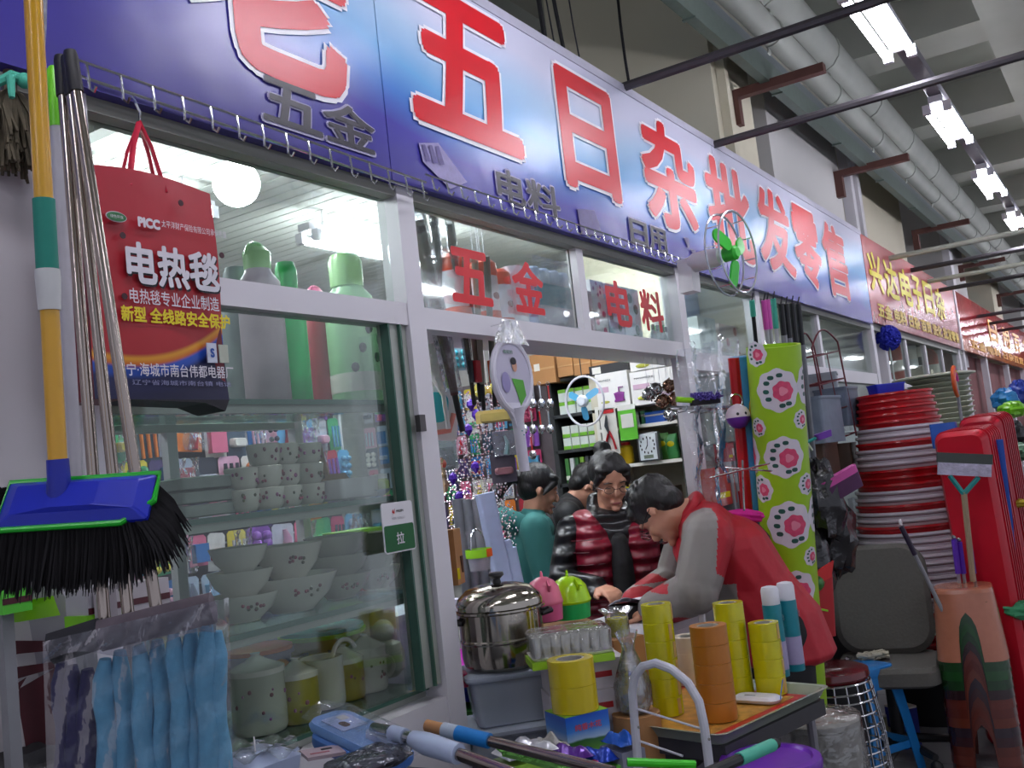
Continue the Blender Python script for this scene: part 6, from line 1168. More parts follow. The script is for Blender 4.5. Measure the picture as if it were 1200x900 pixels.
# --- clutter at the far right edge
for k, (px, py, d, w, h, c, lb) in enumerate(((1178, 470, 6.4, .22, .16, '2a84c4', 'bright blue basket on the heap at the right edge'), (1186, 480, 6.2, .2, .1, '7ac41c', 'lime green plastic piece under the blue basket'), (1160, 495, 6.1, .18, .1, '8ac82c', 'lime lid beside the crimson tubs'), (1196, 462, 6.6, .2, .18, '1c3a9c', 'dark blue picture box at the right edge'), (1185, 510, 5.6, .2, .16, '1b1a1e', 'black bundle at the right edge'), (1190, 530, 5.3, .16, .1, '5f8a6a', 'green and white packet at the right edge'), (1190, 600, 5.0, .2, .3, '2a282a', 'dark sack at the right edge'), (1185, 660, 4.9, .25, .25, '3a3634', 'brown black sack at the lower right edge'), (1190, 720, 4.8, .2, .2, '2c2c34', 'dark packed bundle near the stool stack'), (1196, 770, 4.8, .2, .16, '3c2c5a', 'purple packet right of the stool stack'), (1182, 690, 4.7, .14, .05, 'a8a4a8', 'pale magazine pile right of the stool stack'), (1196, 715, 4.5, .12, .08, '3c9c6c', 'mint green cloth at the right edge'), (1190, 590, 4.8, .06, .04, 'b8a82c', 'yellow plastic clip at the right edge'))):
    p = dep(px, py, d); o = MB().loops(lump((0, 0, 0), .5, w, .16, h, k)).build('heap_item', mat(c, .4, noise=.4, scale=18, bump=.4), None, T(p)); tag(o, lb, 'goods', 'heap at the right edge')
for k in range(6):
    p = dep(1190+k*3, 560+k*55, 5.6-.05*k); tag(MB().rr([(.2, .2, .03, 0), (.22, .2, .03, .3)]).build('stock_sack', mat(('2c2a2e', '3a3430', '26282e')[k % 3], .6, noise=.4, bump=.5), None, T((p.x, p.y, max(0, p.z-.3)))), ORD[k]+' dark sack down in the pile behind the right edge', 'sack', 'dark sacks')
# far small goods hung under the second banner
for k, (px, py, c, lb) in enumerate(((1053, 428, 'c83018', 'orange red bottle in the far stall window'), (1064, 415, 'c8ccd0', 'white boxed item in the far stall window'), (1076, 412, '4a4c50', 'dark framed item in the far stall window'), (1093, 432, 'b84038', 'small red bottle in the far stall window'))):
    p = on(1, 1.78, px, py); t = thing('shelf_bottle', lb, 'bottle', (p.x, p.y, p.z-.14)); MB().lathe([(.07, 0), (.08, .02), (.08, .26), (.03, .34), (.03, .38)], 14).build('bottle_body', mat(c, .35), t); MB().lathe([(.081, .08), (.081, .18)], 14, cap=(False, False)).build('label_band', CARD, t)
p = dep(1040, 393, 7.6); t = thing('blue_duster', 'round royal blue fluffy duster hanging under the maroon banner', 'duster', p); q = MB(); r6 = random.Random(2)
for k in range(260): d = V((r6.gauss(0, 1), r6.gauss(0, 1), r6.gauss(0, 1))).normalized(); q.tube([d*.03+V((.02*d.x, 0, 0)), V((d.x*.115+.0, d.y*.09, d.z*.10))+V((.02, 0, -.02))], [.015, .010], 5)
q.build('fluffy_head', mat('14209c', .8, name='royal_blue_fibre'), t); MB().tube([(.0, 0, -.08), (.03, 0, -.75)], .008, 6).build('stick', mat('a8b0a8', .4), t); MB().tube([(0, 0, .1), (0, .0, .18)], .004, 5).build('hanging_loop', INK, t)
# ================================================================== SEATS
# round wire stool with a dark red padded top
p = dep(972, 782, 4.15); ws = thing('wire_stool', 'round stool with shiny dark red seat and chrome wire drum', 'stool', (p.x, p.y, 0)); zs_ = p.z; rs = .155
MB().lathe([(rs*.96, zs_-.045), (rs*1.02, zs_-.03), (rs*1.0, zs_-.006), (rs*.8, zs_+.006), (rs*.3, zs_+.010)], 36).build('seat', mat('6a0c18', .18, noise=.3, scale=20, bump=.3, name='oxblood_vinyl', coat=.6), ws)
for k, z in enumerate([zs_-.05, zs_-.085]+[zs_-.12-.05*j for j in range(7)]): MB().tube([((rs+.012*k**.8*.6)*math.cos(a*math.pi/18), (rs+.012*k**.8*.6)*math.sin(a*math.pi/18), z) for a in range(36)], .0045, 6, closed=True).build('wire_ring', CHROME, ws)
for k in range(20): a = k*math.pi/10; MB().tube([(rs*math.cos(a), rs*math.sin(a), zs_-.05), ((rs+.03)*math.cos(a), (rs+.03)*math.sin(a), zs_-.25), ((rs+.045)*math.cos(a), (rs+.045)*math.sin(a), .01)], .004, 6).build('upright_wire', CHROME, ws)
MB().lathe([(rs*.8, zs_-.3), (rs*.8, zs_-.06)], 20).build('inner_drum', BLACK, ws)
# blue stool
def plastic_stool(name, lb, x, y, z, rz, top, m_, H=.46, group=None, wt=.115, wb=.165):
    t = thing(name, lb, 'stool', (x, y, z), (0, 0, rz), group)
    MB().rr([(wt, wt, .05, H-.045), (wt+.004, wt+.004, .05, H-.03), (wt, wt, .05, H-.006), (wt-.02, wt-.02, .04, H), (wt-.06, wt-.06, .03, H-.003)], cap=(False, True)).build('seat', m_, t)
    for i, (sx, sy) in enumerate(((1, 1), (-1, 1), (-1, -1), (1, -1))):
        L_ = []
        for zz_, ww, th in ((0, wb, .030), (H*.5, lerp(wb, wt, .55), .034), (H-.05, wt, .045), (H-.02, wt-.003, .06)):
            c = ww-th/2; L_.append([(sx*(c+th/2), sy*(c+th/2), zz_), (sx*(c-th), sy*(c+th/2), zz_), (sx*(c-th), sy*(c+th/2-.006), zz_), (sx*(c+th/2-.008), sy*(c+th/2-.008), zz_), (sx*(c+th/2-.006), sy*(c-th), zz_), (sx*(c+th/2), sy*(c-th), zz_)])
        MB().loops(L_, sm=False).build('leg', m_, t)
    w3 = lerp(wb, wt, .32)
    for a in range(4): MB().bb((-w3, w3-.012, H*.22), (w3, w3-.006, H*.29)).build('stretcher', m_, t, T((0, 0, 0), (0, 0, 90*a)))
    for a in range(4): MB().bb((-wt, wt-.006, H-.10), (wt, wt-.0, H-.035)).build('apron', m_, t, T((0, 0, 0), (0, 0, 90*a)))
    return t
p = dep(1010, 778, 4.5); plastic_stool('plastic_stool', 'bright blue plastic stool behind the round wire stool', p.x, p.y, 0, -30, None, mat('1c74b8', .35, noise=.05, name='stool_blue'), H=p.z, wt=.105, wb=.15)
# stack of plastic stools
p = dep(1145, 800, 4.38); cols_ = ['5a2014', '64261a', '5c2216', '38161e', '2e1c28', '662a1a', '5c2016', '62241a', '2e161c', '163a1a', '1a4a1e', '183f1c', 'b8745a']
NS = {'5a2014': 'rust brown', '64261a': 'rust brown', '5c2216': 'rust brown', '38161e': 'plum', '2e1c28': 'plum', '662a1a': 'rust', '5c2016': 'rust', '62241a': 'rust', '2e161c': 'plum', '163a1a': 'dark green', '1a4a1e': 'dark green', '183f1c': 'dark green', 'b8745a': 'salmon'}
for k, c in enumerate(cols_):
    # arch-sided stool: seat disc, four legs forming arches
    t = thing('stacked_stool', '%s plastic stool, %s from the floor in the stool stack' % (NS[c], ORD[k]), 'stool', (p.x, p.y, k*.040), (0, 0, 6+random.uniform(-1.5, 1.5)), 'stool stack'); m_ = mat(c, .22, noise=.1, name='stool_'+c, coat=.3)
    Hs = .31; L_ = []
    MB().rr([(.122, .122, .055, Hs-.02), (.118, .118, .055, Hs-.004), (.105, .105, .05, Hs), (.06, .06, .03, Hs-.002)], cap=(False, True)).build('seat', m_, t)
    for q4 in range(4):
        # one corner leg: curved wall segment
        g = MB(); n4 = 8; Z = [0, Hs*.30, Hs*.48, Hs*.60, Hs*.68, Hs-.02]; span = [.60, .63, .68, .80, 1.0, 1.0]
        for sgn in (0, 1):
            pass
        vs = []; 
        for z_, sp_2 in zip(Z, span):
            hw_ = lerp(.147, .122, z_/Hs)
            for i in range(n4+1):
                u = -1+2*i/n4; aa = math.pi/4+u*sp_2*math.pi/4; ca, sa = math.cos(aa), math.sin(aa); rr_ = hw_/max(abs(ca)**4+abs(sa)**4, 1e-6)**.25
                vs.append((rr_*ca, rr_*sa, z_))
        o_ = [(x_*.965, y_*.965, z_) for x_, y_, z_ in vs]; N1 = n4+1; fs = []
        for j in range(len(Z)-1):
            for i in range(n4): a_ = j*N1+i; fs.append((a_, a_+1, a_+N1+1, a_+N1)); b2 = a_+len(vs); fs.append((b2+N1, b2+N1+1, b2+1, b2))
        for j in range(len(Z)-1):
            a_ = j*N1; b2 = a_+len(vs); fs.append((a_, a_+N1, b2+N1, b2)); a_ = j*N1+n4; b2 = a_+len(vs); fs.append((a_+N1, a_, b2, b2+N1))
        for i in range(n4): a_ = i; b2 = len(vs)+i; fs.append((a_+1, a_, b2, b2+1))
        g.add(vs+o_, fs, 0, True); g.build('leg', m_, t, T((0, 0, 0), (0, 0, 90*q4)))
# grey fabric office chair
p = dep(1024, 640, 4.82); fc = thing('office_chair', 'grey fabric office chair facing the camera with black armrests', 'chair', (p.x, p.y, 0), (0, 0, -80)); FAB = mat('5d5a55', .9, noise=.15, scale=80, bump=.2, name='grey_weave'); zt_ = p.z
MB().rr([(.20, .235, .10, 0), (.225, .26, .12, .015), (.225, .26, .12, .055), (.20, .235, .10, .075)], n=8, M=T((0, .02, zt_-.26), (78, 0, 0))).build('backrest', FAB, fc)
MB().rr([(.20, .20, .07, .37), (.225, .225, .08, .385), (.225, .225, .08, .44), (.21, .21, .07, .46)], n=8, M=T((0, -.20, 0))).build('seat', FAB, fc)
MB().bb((-.04, .03, .36), (.04, .055, .60)).build('back_bracket', BLACK, fc); MB().lathe([(.03, .09), (.03, .37)], 12, M=T((0, -.18, 0))).build('gas_column', BLACK, fc)
for k in range(5): a = math.radians(72*k+18); MB().tube([(0, -.18, .10), (.26*math.cos(a), -.18+.26*math.sin(a), .07)], [.025, .016], 8).build('base_spoke', BLACK, fc); MB().ball((.26*math.cos(a), -.18+.26*math.sin(a), .03), .028, 10, 6).build('caster', BLACK, fc)
for s in (-1, 1): MB().tube([(s*.20, -.08, .38), (s*.27, -.08, .40), (s*.275, -.06, .60), (s*.275, -.02, .655), (s*.27, -.30, .66), (s*.27, -.34, .60), (s*.25, -.30, .42)], .018, 8).build('armrest', BLACK, fc)
p = dep(1020, 752, 4.6); t = thing('work_gloves', 'bunch of cream cotton gloves lying on the grey chair', 'gloves', (p.x, p.y, .475), (0, 0, -50)); q = MB(); r7 = random.Random(6)
for k in range(16): q.tube([(r7.uniform(-.08, .08), r7.uniform(-.03, .03), r7.uniform(0, .02)) for _ in range(4)], .010, 6)
q.build('glove_bunch', mat('c4bca8', .8, name='cotton'), t); MB().grid(lambda u, v: (-.08-.08*u, (v-.5)*.05, .01+.01*math.sin(u*6)), 6, 4).build('film_end', FILM2, t)
for k, (px, py, w, h, c, lb) in enumerate(((1058, 848, .10, .08, '1c2a8c', 'blue carton with white top under the grey chair'), (1048, 862, .14, .03, '5f6066', 'grey magazine pile under the grey chair'), (1028, 850, .04, .05, 'a8a880', 'small pale bottle beside the blue stool leg'))):
    p = on(2, h if k != 1 else 0, px, py); p = dep(px, py, 4.75); t = thing('floor_box', lb, 'box', (p.x, p.y, max(0, p.z)), (0, 0, -40)); MB().rr([(w/2, .06, .008, -max(0, p.z)), (w/2, .06, .008, h)]).build('box_body', mat(c, .5), t); MB().rr([(w/2, .06, .008, h), (w/2, .06, .008, h+.008)]).build('top_face', CARD, t)
# --- tubs on the ground at the bottom edge
p = dep(958, 842, 2.95); t = thing('paint_bucket', 'off-white bucket covered in clear film at the bottom edge', 'bucket', (p.x, p.y, 0)); zb = p.z
MB().lathe([(.105, zb-.36), (.118, zb-.02), (.122, zb-.015), (.122, zb), (.10, zb+.004), (0, zb+.004)], 30).build('bucket_body', mat('a8a294', .4, noise=.08, name='dirty_white'), t); MB().lathe([(.13, zb-.30), (.128, zb-.02), (.125, zb+.012), (.09, zb+.02), (.03, zb+.03), (.015, zb+.06), (.025, zb+.075)], 22, cap=(False, False)).build('film_cover', FILM, t)
MB().lathe([(.14, 0), (.14, zb-.37)], 20).build('crate_base', BLACK, t)
p = dep(902, 886, 2.22); t = thing('purple_tub', 'round violet lidded tub at the bottom edge under the tray', 'tub', (p.x, p.y, 0)); zb = p.z
MB().lathe([(.085, zb-.16), (.105, zb-.02)], 28).build('tub_body', mat('4a1c84', .3), t); MB().lathe([(.112, zb-.03), (.115, zb-.01), (.112, zb-.002), (.095, zb), (.09, zb-.006), (0, zb-.006)], 30).build('lid', mat('6c24a8', .28), t); MB().lathe([(.1, 0), (.1, zb-.17)], 16).build('crate_base', BLACK, t)
# mop ends lying across the bottom edge
a = dep(905, 873, 1.95); b_ = dep(866, 890, 1.85); v = (b_-a); t = thing('mop_pole', 'black mop pole with a mint green grip pointing out at the bottom', 'pole', a); MB().tube([v*-.12, (0, 0, 0)], .0105, 10).build('end_cap', BLACK, t); MB().tube([(0, 0, 0), v], .0125, 12).build('mint_grip', mat('4ab89c', .5, name='mint_grip'), t); MB().tube([v, v*3.5], .0105, 10).build('shaft', BLACK, t)
a = dep(735, 893, 1.85); b_ = dep(815, 896, 1.85); tag(MB().tube([a, b_], .008, 10).build('lime_pole', mat('3cc81c', .35), None), 'bright green pole end lying at the bottom edge', 'pole')
# ================================================================== LEFT FOREGROUND
RR, UU, BB = (V([CM[i][j] for i in range(3)]) for j in range(3))   # the viewing directions at this spot, used to read slopes off the photograph
def fr(p, x, z):
    x = x.normalized(); z = (z-x*z.dot(x)).normalized(); y = z.cross(x); return Matrix.Translation(p) @ Matrix((x, y, z)).transposed().to_4x4()
# hook rail below the banner
yR = 1.553; hz_ = on(1, yR, 200, 105).z
hr = thing('hook_rail', 'double chrome rail with small hooks under the blue banner', 'rail', (0, yR, 0))
x0_ = xat(84, 72, yR); x1_ = xat(500, 222, yR)
for dz in (0, -.030): MB().tube([(x0_, 0, on(1, yR, 84, 68).z+dz), (x1_, 0, on(1, yR, 500, 214).z+dz)], .003, 6).build('rail_wire', CHROME, hr)
nx = 15
for k in range(nx):
    x = lerp(x0_+.03, x1_-.02, k/(nx-1)); zt_ = lerp(on(1, yR, 84, 68).z, on(1, yR, 500, 214).z, (x-x0_)/(x1_-x0_))
    MB().tube([(x, 0, zt_), (x, -.004, zt_-.03), (x, -.004, zt_-.05), (x+.004, -.012, zt_-.058), (x+.003, -.02, zt_-.05)], .0028, 5).build('hook', CHROME, hr)
hr2 = thing('hook_rail', 'row of small hooks on the header from the door post to the fan', 'rail', (0, yR, 0)); xa, xb = xat(500, 222, yR), xat(800, 322, yR)
MB().tube([(xa, 0, 2.345), (xb, 0, 2.335)], .003, 6).build('rail_wire', CHROME, hr2)
for k in range(26): x = lerp(xa+.03, xb-.03, k/25); MB().tube([(x, 0, 2.34), (x, -.004, 2.31), (x+.004, -.012, 2.302), (x+.003, -.02, 2.31)], .0028, 5).build('hook', CHROME, hr2)
# --- red electric blanket bag
yb_ = 1.47; bx0, bx1 = xat(91, 190, yb_), xat(257, 330, yb_); zt_ = on(1, yb_, 165, 208).z; zb_ = on(1, yb_, 200, 468).z
bw, bh = bx1-bx0, zt_-zb_; bg = thing('blanket_bag', 'red electric blanket carrier bag with white lettering, hanging on a hook', 'bag', ((bx0+bx1)/2, yb_, zb_), (0, 0, 0))
m, nt, b = newmat('bag_print'); N = nt.nodes.new; L_ = nt.links.new; tc = N('ShaderNodeTexCoord'); sp_ = N('ShaderNodeSeparateXYZ'); L_(tc.outputs['Object'], sp_.inputs[0])
mx = N('ShaderNodeMath'); mx.operation = 'MULTIPLY_ADD'; mx.inputs[1].default_value = -.9; L_(sp_.outputs[0], mx.inputs[0]); 
sq = N('ShaderNodeMath'); sq.operation = 'MULTIPLY'; L_(sp_.outputs[0], sq.inputs[0]); L_(sp_.outputs[0], sq.inputs[1])
m3 = N('ShaderNodeMath'); m3.operation = 'MULTIPLY_ADD'; m3.inputs[1].default_value = -1.6; L_(sq.outputs[0], m3.inputs[0]); L_(sp_.outputs[2], m3.inputs[2])
m4 = N('ShaderNodeMath'); m4.operation = 'MULTIPLY_ADD'; m4.inputs[1].default_value = -.22; L_(sp_.outputs[0], m4.inputs[0]); L_(m3.outputs[0], m4.inputs[2])
m5 = N('ShaderNodeMath'); m5.operation = 'DIVIDE'; m5.inputs[1].default_value = bh; L_(m4.outputs[0], m5.inputs[0])
cr = N('ShaderNodeValToRGB'); e = cr.color_ramp.elements; cr.color_ramp.interpolation = 'LINEAR'
st = [(0, '14123a'), (.10, '161a4c'), (.125, '1c4aa8'), (.15, '1f4fb4'), (.165, 'c8641c'), (.19, 'd8981c'), (.21, 'a81c24'), (1, 'a5182c')]
while len(e) < len(st): e.new(.5)
for k, (p_, c) in enumerate(st): e[k].position = p_; e[k].color = lin(c)
L_(m5.outputs[0], cr.inputs[0]); L_(cr.outputs[0], b.inputs['Base Color']); b.inputs['Roughness'].default_value = .38
n2 = N('ShaderNodeTexNoise'); n2.inputs['Scale'].default_value = 9; L_(tc.outputs['Object'], n2.inputs['Vector']); bp = N('ShaderNodeBump'); bp.inputs['Strength'].default_value = .4; bp.inputs['Distance'].default_value = .01; L_(n2.outputs[0], bp.inputs['Height']); L_(bp.outputs[0], b.inputs['Normal']); BAGP = m
g = MB(); 
def bagf(u, v): return ((u-.5)*bw*(1-.02*v), -.004*math.sin(u*5)*math.sin(v*7)+(-.012*math.sin(math.pi*u)*math.sin(math.pi*v)), .0+v*bh+(.012*math.sin(math.pi*u) if v > .99 else 0))
g.grid(bagf, 14, 16); g.build('front_panel', BAGP, bg)
MB().bb((-bw/2+.002, .002, -.0), (bw/2-.004, .085, bh-.01)).build('bag_sides', mat('6a1020', .45, name='bag_side_red'), bg)
MB().prism([(-bw*.3, .0), (bw*.5, .0), (bw*.46, -.022), (bw*.30, -.006)], .08).build('drooping_base', mat('14121c', .6, name='bag_black'), bg)
hp = on(1, yR-.02, 163, 143)-V((bg.location.x, bg.location.y, zb_))
for s, (xa, xc) in enumerate(((-.045, .035), (-.02, .075))):
    for xx, y in ((xa, 0 if s == 0 else .07), (xc, 0 if s == 0 else .07)): MB().tube([(xx, y, bh-.02), (lerp(xx, hp.x, .5), lerp(y, hp.y, .5), lerp(bh, hp.z, .55)), tuple(hp)], .006, 6, sq=.4).build('handle', mat('c01c38', .5, name='strap_red'), bg)
MB().tube([hp+V((0, 0, -.004)), hp+V((.004, 0, .02)), hp+V((-.004, 0, .035)), hp+V((.002, .015, .055))], .0025, 6).build('wire_hook', CHROME, bg)
def pxtext(s, xl, xr, yt, yb, m_, par, yp, bold, dy=-.016, name='lettering'):
    a = on(1, yp, xl, (yt+yb)/2); c = on(1, yp, xr, (yt+yb)/2); zt2 = on(1, yp, (xl+xr)/2, yt).z; zb2 = on(1, yp, (xl+xr)/2, yb).z; o = par.matrix_world.translation if par.matrix_world.translation.length else par.location
    return lettering(s, c.x-a.x, zt2-zb2, m_, par, T(((a.x+c.x)/2-par.location.x, dy, (zt2+zb2)/2-par.location.z)), bold, name)
WTX = mat('d8d2da', .5, name='bag_white_ink', noise=.02); YTX = mat('e0c81c', .5, name='bag_yellow_ink')
pxtext('电热毯', 142.5, 250.5, 294.5, 342.5, INK, bg, yb_, .03, -.0165, 'letter_shadow'); pxtext('电热毯', 141, 249, 292, 340, WTX, bg, yb_, .032, -.0175)
pxtext('电热毯专业企业制造', 145, 249, 345, 362, WTX, bg, yb_, .008, -.0175); pxtext('新型 全线路安全保护', 135, 262, 365, 383, YTX, bg, yb_, .035, -.017)
pxtext('PICC', 155, 181, 258, 270, WTX, bg, yb_, .07); pxtext('太平洋财产保险有限公司承保质量', 183, 258, 267, 275, WTX, bg, yb_, 0, -.0168); pxtext('辽宁·海城市南台伟都电器厂', 130, 268, 428, 443, WTX, bg, yb_, .01, -.013)
pxtext('辽宁省海城市南台镇 电话', 150, 266, 447, 453, mat('8a8ab0', .6), bg, yb_, 0, -.012)
a = on(1, yb_, 131, 256); MB().lathe([(.021, 0), (.021, .001)], 24, sy=.45, M=T((a.x-bg.location.x, -.012, a.z-zb_), (90, 0, 0))).build('oval_badge_edge', WTX, bg); MB().lathe([(.0195, 0), (.0195, .002)], 24, sy=.42, M=T((a.x-bg.location.x, -.012, a.z-zb_), (90, 0, 0))).build('oval_badge', mat('2c6a3c', .5), bg); lettering('绿色环保', .026, .006, WTX, bg, T((a.x-bg.location.x, -.0145, a.z-zb_)), 0)
for (xl, xr, yt, yb2, c) in ((238, 249, 403, 426, 'c8ccdc'), (252, 268, 405, 426, 'b4b8a8')):
    q1 = on(1, yb_, xl, (yt+yb2)/2); q2 = on(1, yb_, xr, (yt+yb2)/2); z1 = on(1, yb_, xl, yt).z; z2 = on(1, yb_, xl, yb2).z; xr_ = min(q2.x-bg.location.x, bw/2-.004); MB().bb((q1.x-bg.location.x, -.0125, z2-zb_), (xr_, -.010, z1-zb_)).build('label_square', mat(c, .5), bg)
    if xl < 250: lettering('S', .010, .018, mat('1c4a9c', .5), bg, T(((q1.x+q2.x)/2-bg.location.x, -.0135, (z1+z2)/2-zb_)), .05)
for (px, py) in ((206, 240), (138, 278), (254, 301), (140, 349)): a = on(1, yb_, px, py); MB().lathe([(.006, 0), (.006, .001), (.003, .001)], 12, M=T((a.x-bg.location.x, -.014, a.z-zb_), (90, 0, 0))).build('snap_dot', mat('3c1420', .5), bg)
# --- yellow broom
pt, pb = dep(34, -90, 1.30), dep(68, 548, 1.25); P0 = dep(74, 588, 1.25)
br = thing('floor_broom', 'broom with yellow pole, blue head, green rim and black bristles', 'broom', P0)
YP = mat('d09a10', .28, noise=.06, scale=5, name='yellow_pole', coat=.5); v = pb-pt
def seg(t0, t1, r_, m_, name, sq=1): return MB().tube([pt+v*t0-P0, pt+v*t1-P0], r_, 16, sq=sq).build(name, m_, br)
ty = lambda y: (y+90)/638
seg(0, 1.0, .0118, YP, 'yellow_pole'); seg(ty(240), ty(322), .0140, mat('12806f', .6, noise=.1, name='teal_sleeve'), 'teal_sleeve'); MB().tube([pt+v*ty(322)-P0, pt+v*ty(330)-P0, pt+v*ty(352)-P0, pt+v*ty(369)-P0], [.0152, .0158, .0148, .0138], 16).build('white_collar', mat('c9c9c9', .5), br)
MB().tube([pt+v*.985-P0, dep(69, 560, 1.25)-P0, dep(69, 590, 1.25)-P0], [.0135, .0142, .016], 16).build('blue_socket', mat('14249c', .35, name='broom_blue'), br)
ux = (RR+UU*.065).normalized(); uz = (UU*.62+BB*.72); BM_ = T((0, 0, 0)); BM_ = fr(V((0, 0, 0)), ux, uz)
q = MB(); q.rr([(.095, .034, .004, -.006), (.095, .034, .004, .000), (.078, .022, .004, .010), (.03, .018, .004, .016)], n=3, M=BM_ @ T((.018, 0, 0)), sm=False); q.build('broom_head', mat('1426ac', .35, name='broom_blue2'), br)
MB().tube([BM_ @ V(p_) for p_ in ((-.078, -.036, -.002), (.080, -.036, -.002), (.116, -.006, -.002), (.116, .036, -.002), (-.078, .036, -.002))], .0042, 8, closed=True).build('green_rim', mat('1fae2c', .3, name='rim_green'), br)
q = MB(); r8 = random.Random(12)
for k in range(3400):
    s = r8.uniform(-1, 1); t_ = r8.uniform(-1, 1); p_ = BM_ @ V((s*.108, t_*.032, -.004)); fl_ = abs(s)**4*.045*(1 if s > 0 else -1)+r8.gauss(0, .004)
    L2 = r8.uniform(.075, .094); e_ = p_-UU*L2*(1-.35*abs(s)**6)+RR*(fl_+.0)+BB*(t_*-.012+r8.gauss(0, .004)); md = p_.lerp(e_, .5)+RR*fl_*.15
    q.tube([p_, md, e_], [.0022, .0022, .0006], 3, cap=False)
o = q.build('bristles', mat('130f14', .75, noise=.3, name='broom_black'), br); o['kind'] = 'stuff'
# --- steel poles with black caps, and their film-wrapped mop heads
PST = mat('a89c94', .18, 1, noise=.1, scale=4, name='pole_steel')
polesPx = [((71, 66, 1.52), (124, 745, 1.38), 'left'), ((79, 66, 1.50), (152, 735, 1.38), 'middle'), ((82, 60, 1.47), (187, 738, 1.37), 'right')]
for k, (a, c, nm) in enumerate(polesPx):
    A_, C2 = dep(*a), dep(*c); v = C2-A_; t = thing('mop_pole', 'steel mop pole with black cap, %s of the three before the red bag' % nm, 'mop pole', A_, group='steel mop poles')
    MB().tube([v*.06, v], .0085, 14).build('steel_tube', PST, t); MB().tube([(0, 0, 0), v*.01, v*.075], [.009, .0105, .0108], 12).build('black_cap', BLACK, t)
for k, (a, c, m_, nm) in enumerate((((62, 78, 1.56), (92, 600, 1.50), mat('6cc81c', .35, name='lime_grip'), 'lime green'), ((54, 82, 1.6), (84, 600, 1.54), mat('3cb890', .4, name='mint_grip2'), 'mint green'))):
    A_, C2 = dep(*a), dep(*c); v = C2-A_; t = thing('mop_pole', 'white mop pole with a %s grip against the white post' % nm, 'mop pole', A_); MB().tube([(0, 0, 0), v*.01, v*.14], [.006, .0105, .0105], 12).build('grip', m_, t); MB().tube([v*.14, v], .0095, 12).build('white_tube', mat('b8b4bc', .4), t)
# film-wrapped mop heads
pm = dep(160, 800, 1.34); mp = thing('wrapped_mop_heads', 'film-wrapped light blue and navy mop pads hanging at the lower left', 'mop heads', pm)
LBM = mat('5f9dbd', .85, noise=.25, scale=40, bump=.5, vec=(1, 1, 1), name='light_blue_microfibre'); NV = mat('1e1850', .85, noise=.3, scale=40, bump=.5, name='navy_microfibre')
def lobe(x0, y0, x1, y1, r_, m_, name, d=1.36):
    a = dep(x0, y0, d)-pm; c = dep(x1, y1, d)-pm; q_ = MB(); ps = [a+(c-a)*(k/9)+RR*.003*math.sin(k*1.3+x0) for k in range(10)]; q_.tube(ps, [r_*.55, r_*.95]+[r_*(1+.08*math.sin(k*2+x0)) for k in range(8)], 12, sq=1.2); return q_.build(name, m_, mp)
for k, (xa, xb, yt) in enumerate(((122, 128, 772), (142, 152, 762), (163, 178, 756), (186, 196, 750), (205, 220, 742), (222, 235, 736), (240, 246, 732), (252, 262, 740))): lobe(xa, yt, xb, 990, .0125, LBM, 'blue_strip', 1.36+.012*(k % 2))
for k, (xa, xb) in enumerate(((72, 78), (86, 92), (101, 108))): lobe(xa, 776+4*k, xb, 990, .0125 if k else .011, NV, 'navy_strip', 1.37)
for k, (xa, ya, xb, yb2) in enumerate(((60, 760, 118, 742), (118, 745, 250, 712))):
    a, c = dep(xa, ya, 1.36)-pm, dep(xb, yb2, 1.36)-pm; MB().tube([a, c], .014, 10, sq=1.6).build('pad_plate', (mat('2a2a30', .6), mat('6a5f66', .6, noise=.4, scale=30))[k], mp)
def filmf(u, v_):
    xp = lerp(50, 268, u)+v_*8; yp = lerp(lerp(752, 700, u), 1000, v_); bul = math.sin(math.pi*min(1, max(0, u)))**.5*.030
    return dep(xp, yp, 1.36-bul-.004*math.sin(u*40+v_*9)-.003*math.sin(v_*31+u*13))-pm
MB().grid(filmf, 40, 40).build('film_wrap', FILM2 if False else clear('mop_film', 'f4f6fa', .025, .14, .6, 14, mixdiff=.02, edge=.30, det=3), mp)
def collarf(u, v_):
    return dep(lerp(52, 256, u)-3*v_, lerp(lerp(752, 703, u), lerp(778, 745, u)-8*math.sin(u*9), v_), 1.335-.006*math.sin(v_*3+u*20))-pm
MB().grid(collarf, 30, 6).build('film_collar', clear('film_fold', 'e4e4ea', .06, .2, .7, 24, mixdiff=.22, dcol='a8a4b0', edge=.35), mp)
# --- swirl-printed bag behind
pc = dep(38, 790, 1.72); sb_ = thing('printed_sack', 'white sack with maroon swirls and lime top behind the mops', 'sack', M=fr(pc, RR, UU))
def P2(px, py): return ((px-38)*1.72/F, (790-py)*1.72/F)
w2 = .095; MB().rr([(w2*.8, .165, .03, -.02), (w2, .17, .04, 0), (w2, .17, .04, .03), (w2*.85, .16, .04, .05)], M=T((-.005, 0, 0), (0, 0, 0)) @ T((0, 0, 0))).build('sack_body', mat('a8a4ae', .5, noise=.08, name='sack_white'), sb_, Matrix(((1, 0, 0, 0), (0, 0, 1, 0), (0, 1, 0, -.01), (0, 0, 0, 1))))
MAROON = mat('4c1420', .5, noise=.1, name='swirl_maroon')
def band(pts, name='printed_swirl', m_=MAROON, z=-.056):
    MB().add([(*[c for c in (P2(*p_)[0],)], z, P2(*p_)[1]) for p_ in pts], [tuple(range(len(pts)))]).build(name, m_, sb_)
band([(-40, 770), (0, 748), (30, 741), (80, 741), (82, 752), (40, 756), (0, 770), (-40, 800)]); band([(-40, 830), (0, 792), (30, 772), (80, 765), (82, 772), (40, 784), (10, 815), (0, 850), (-40, 860)]); band([(4, 858), (12, 820), (30, 795), (50, 782), (36, 805), (22, 850), (16, 862)]); band([(28, 860), (30, 825), (42, 795), (85, 770), (90, 858), (60, 862), (44, 862)])
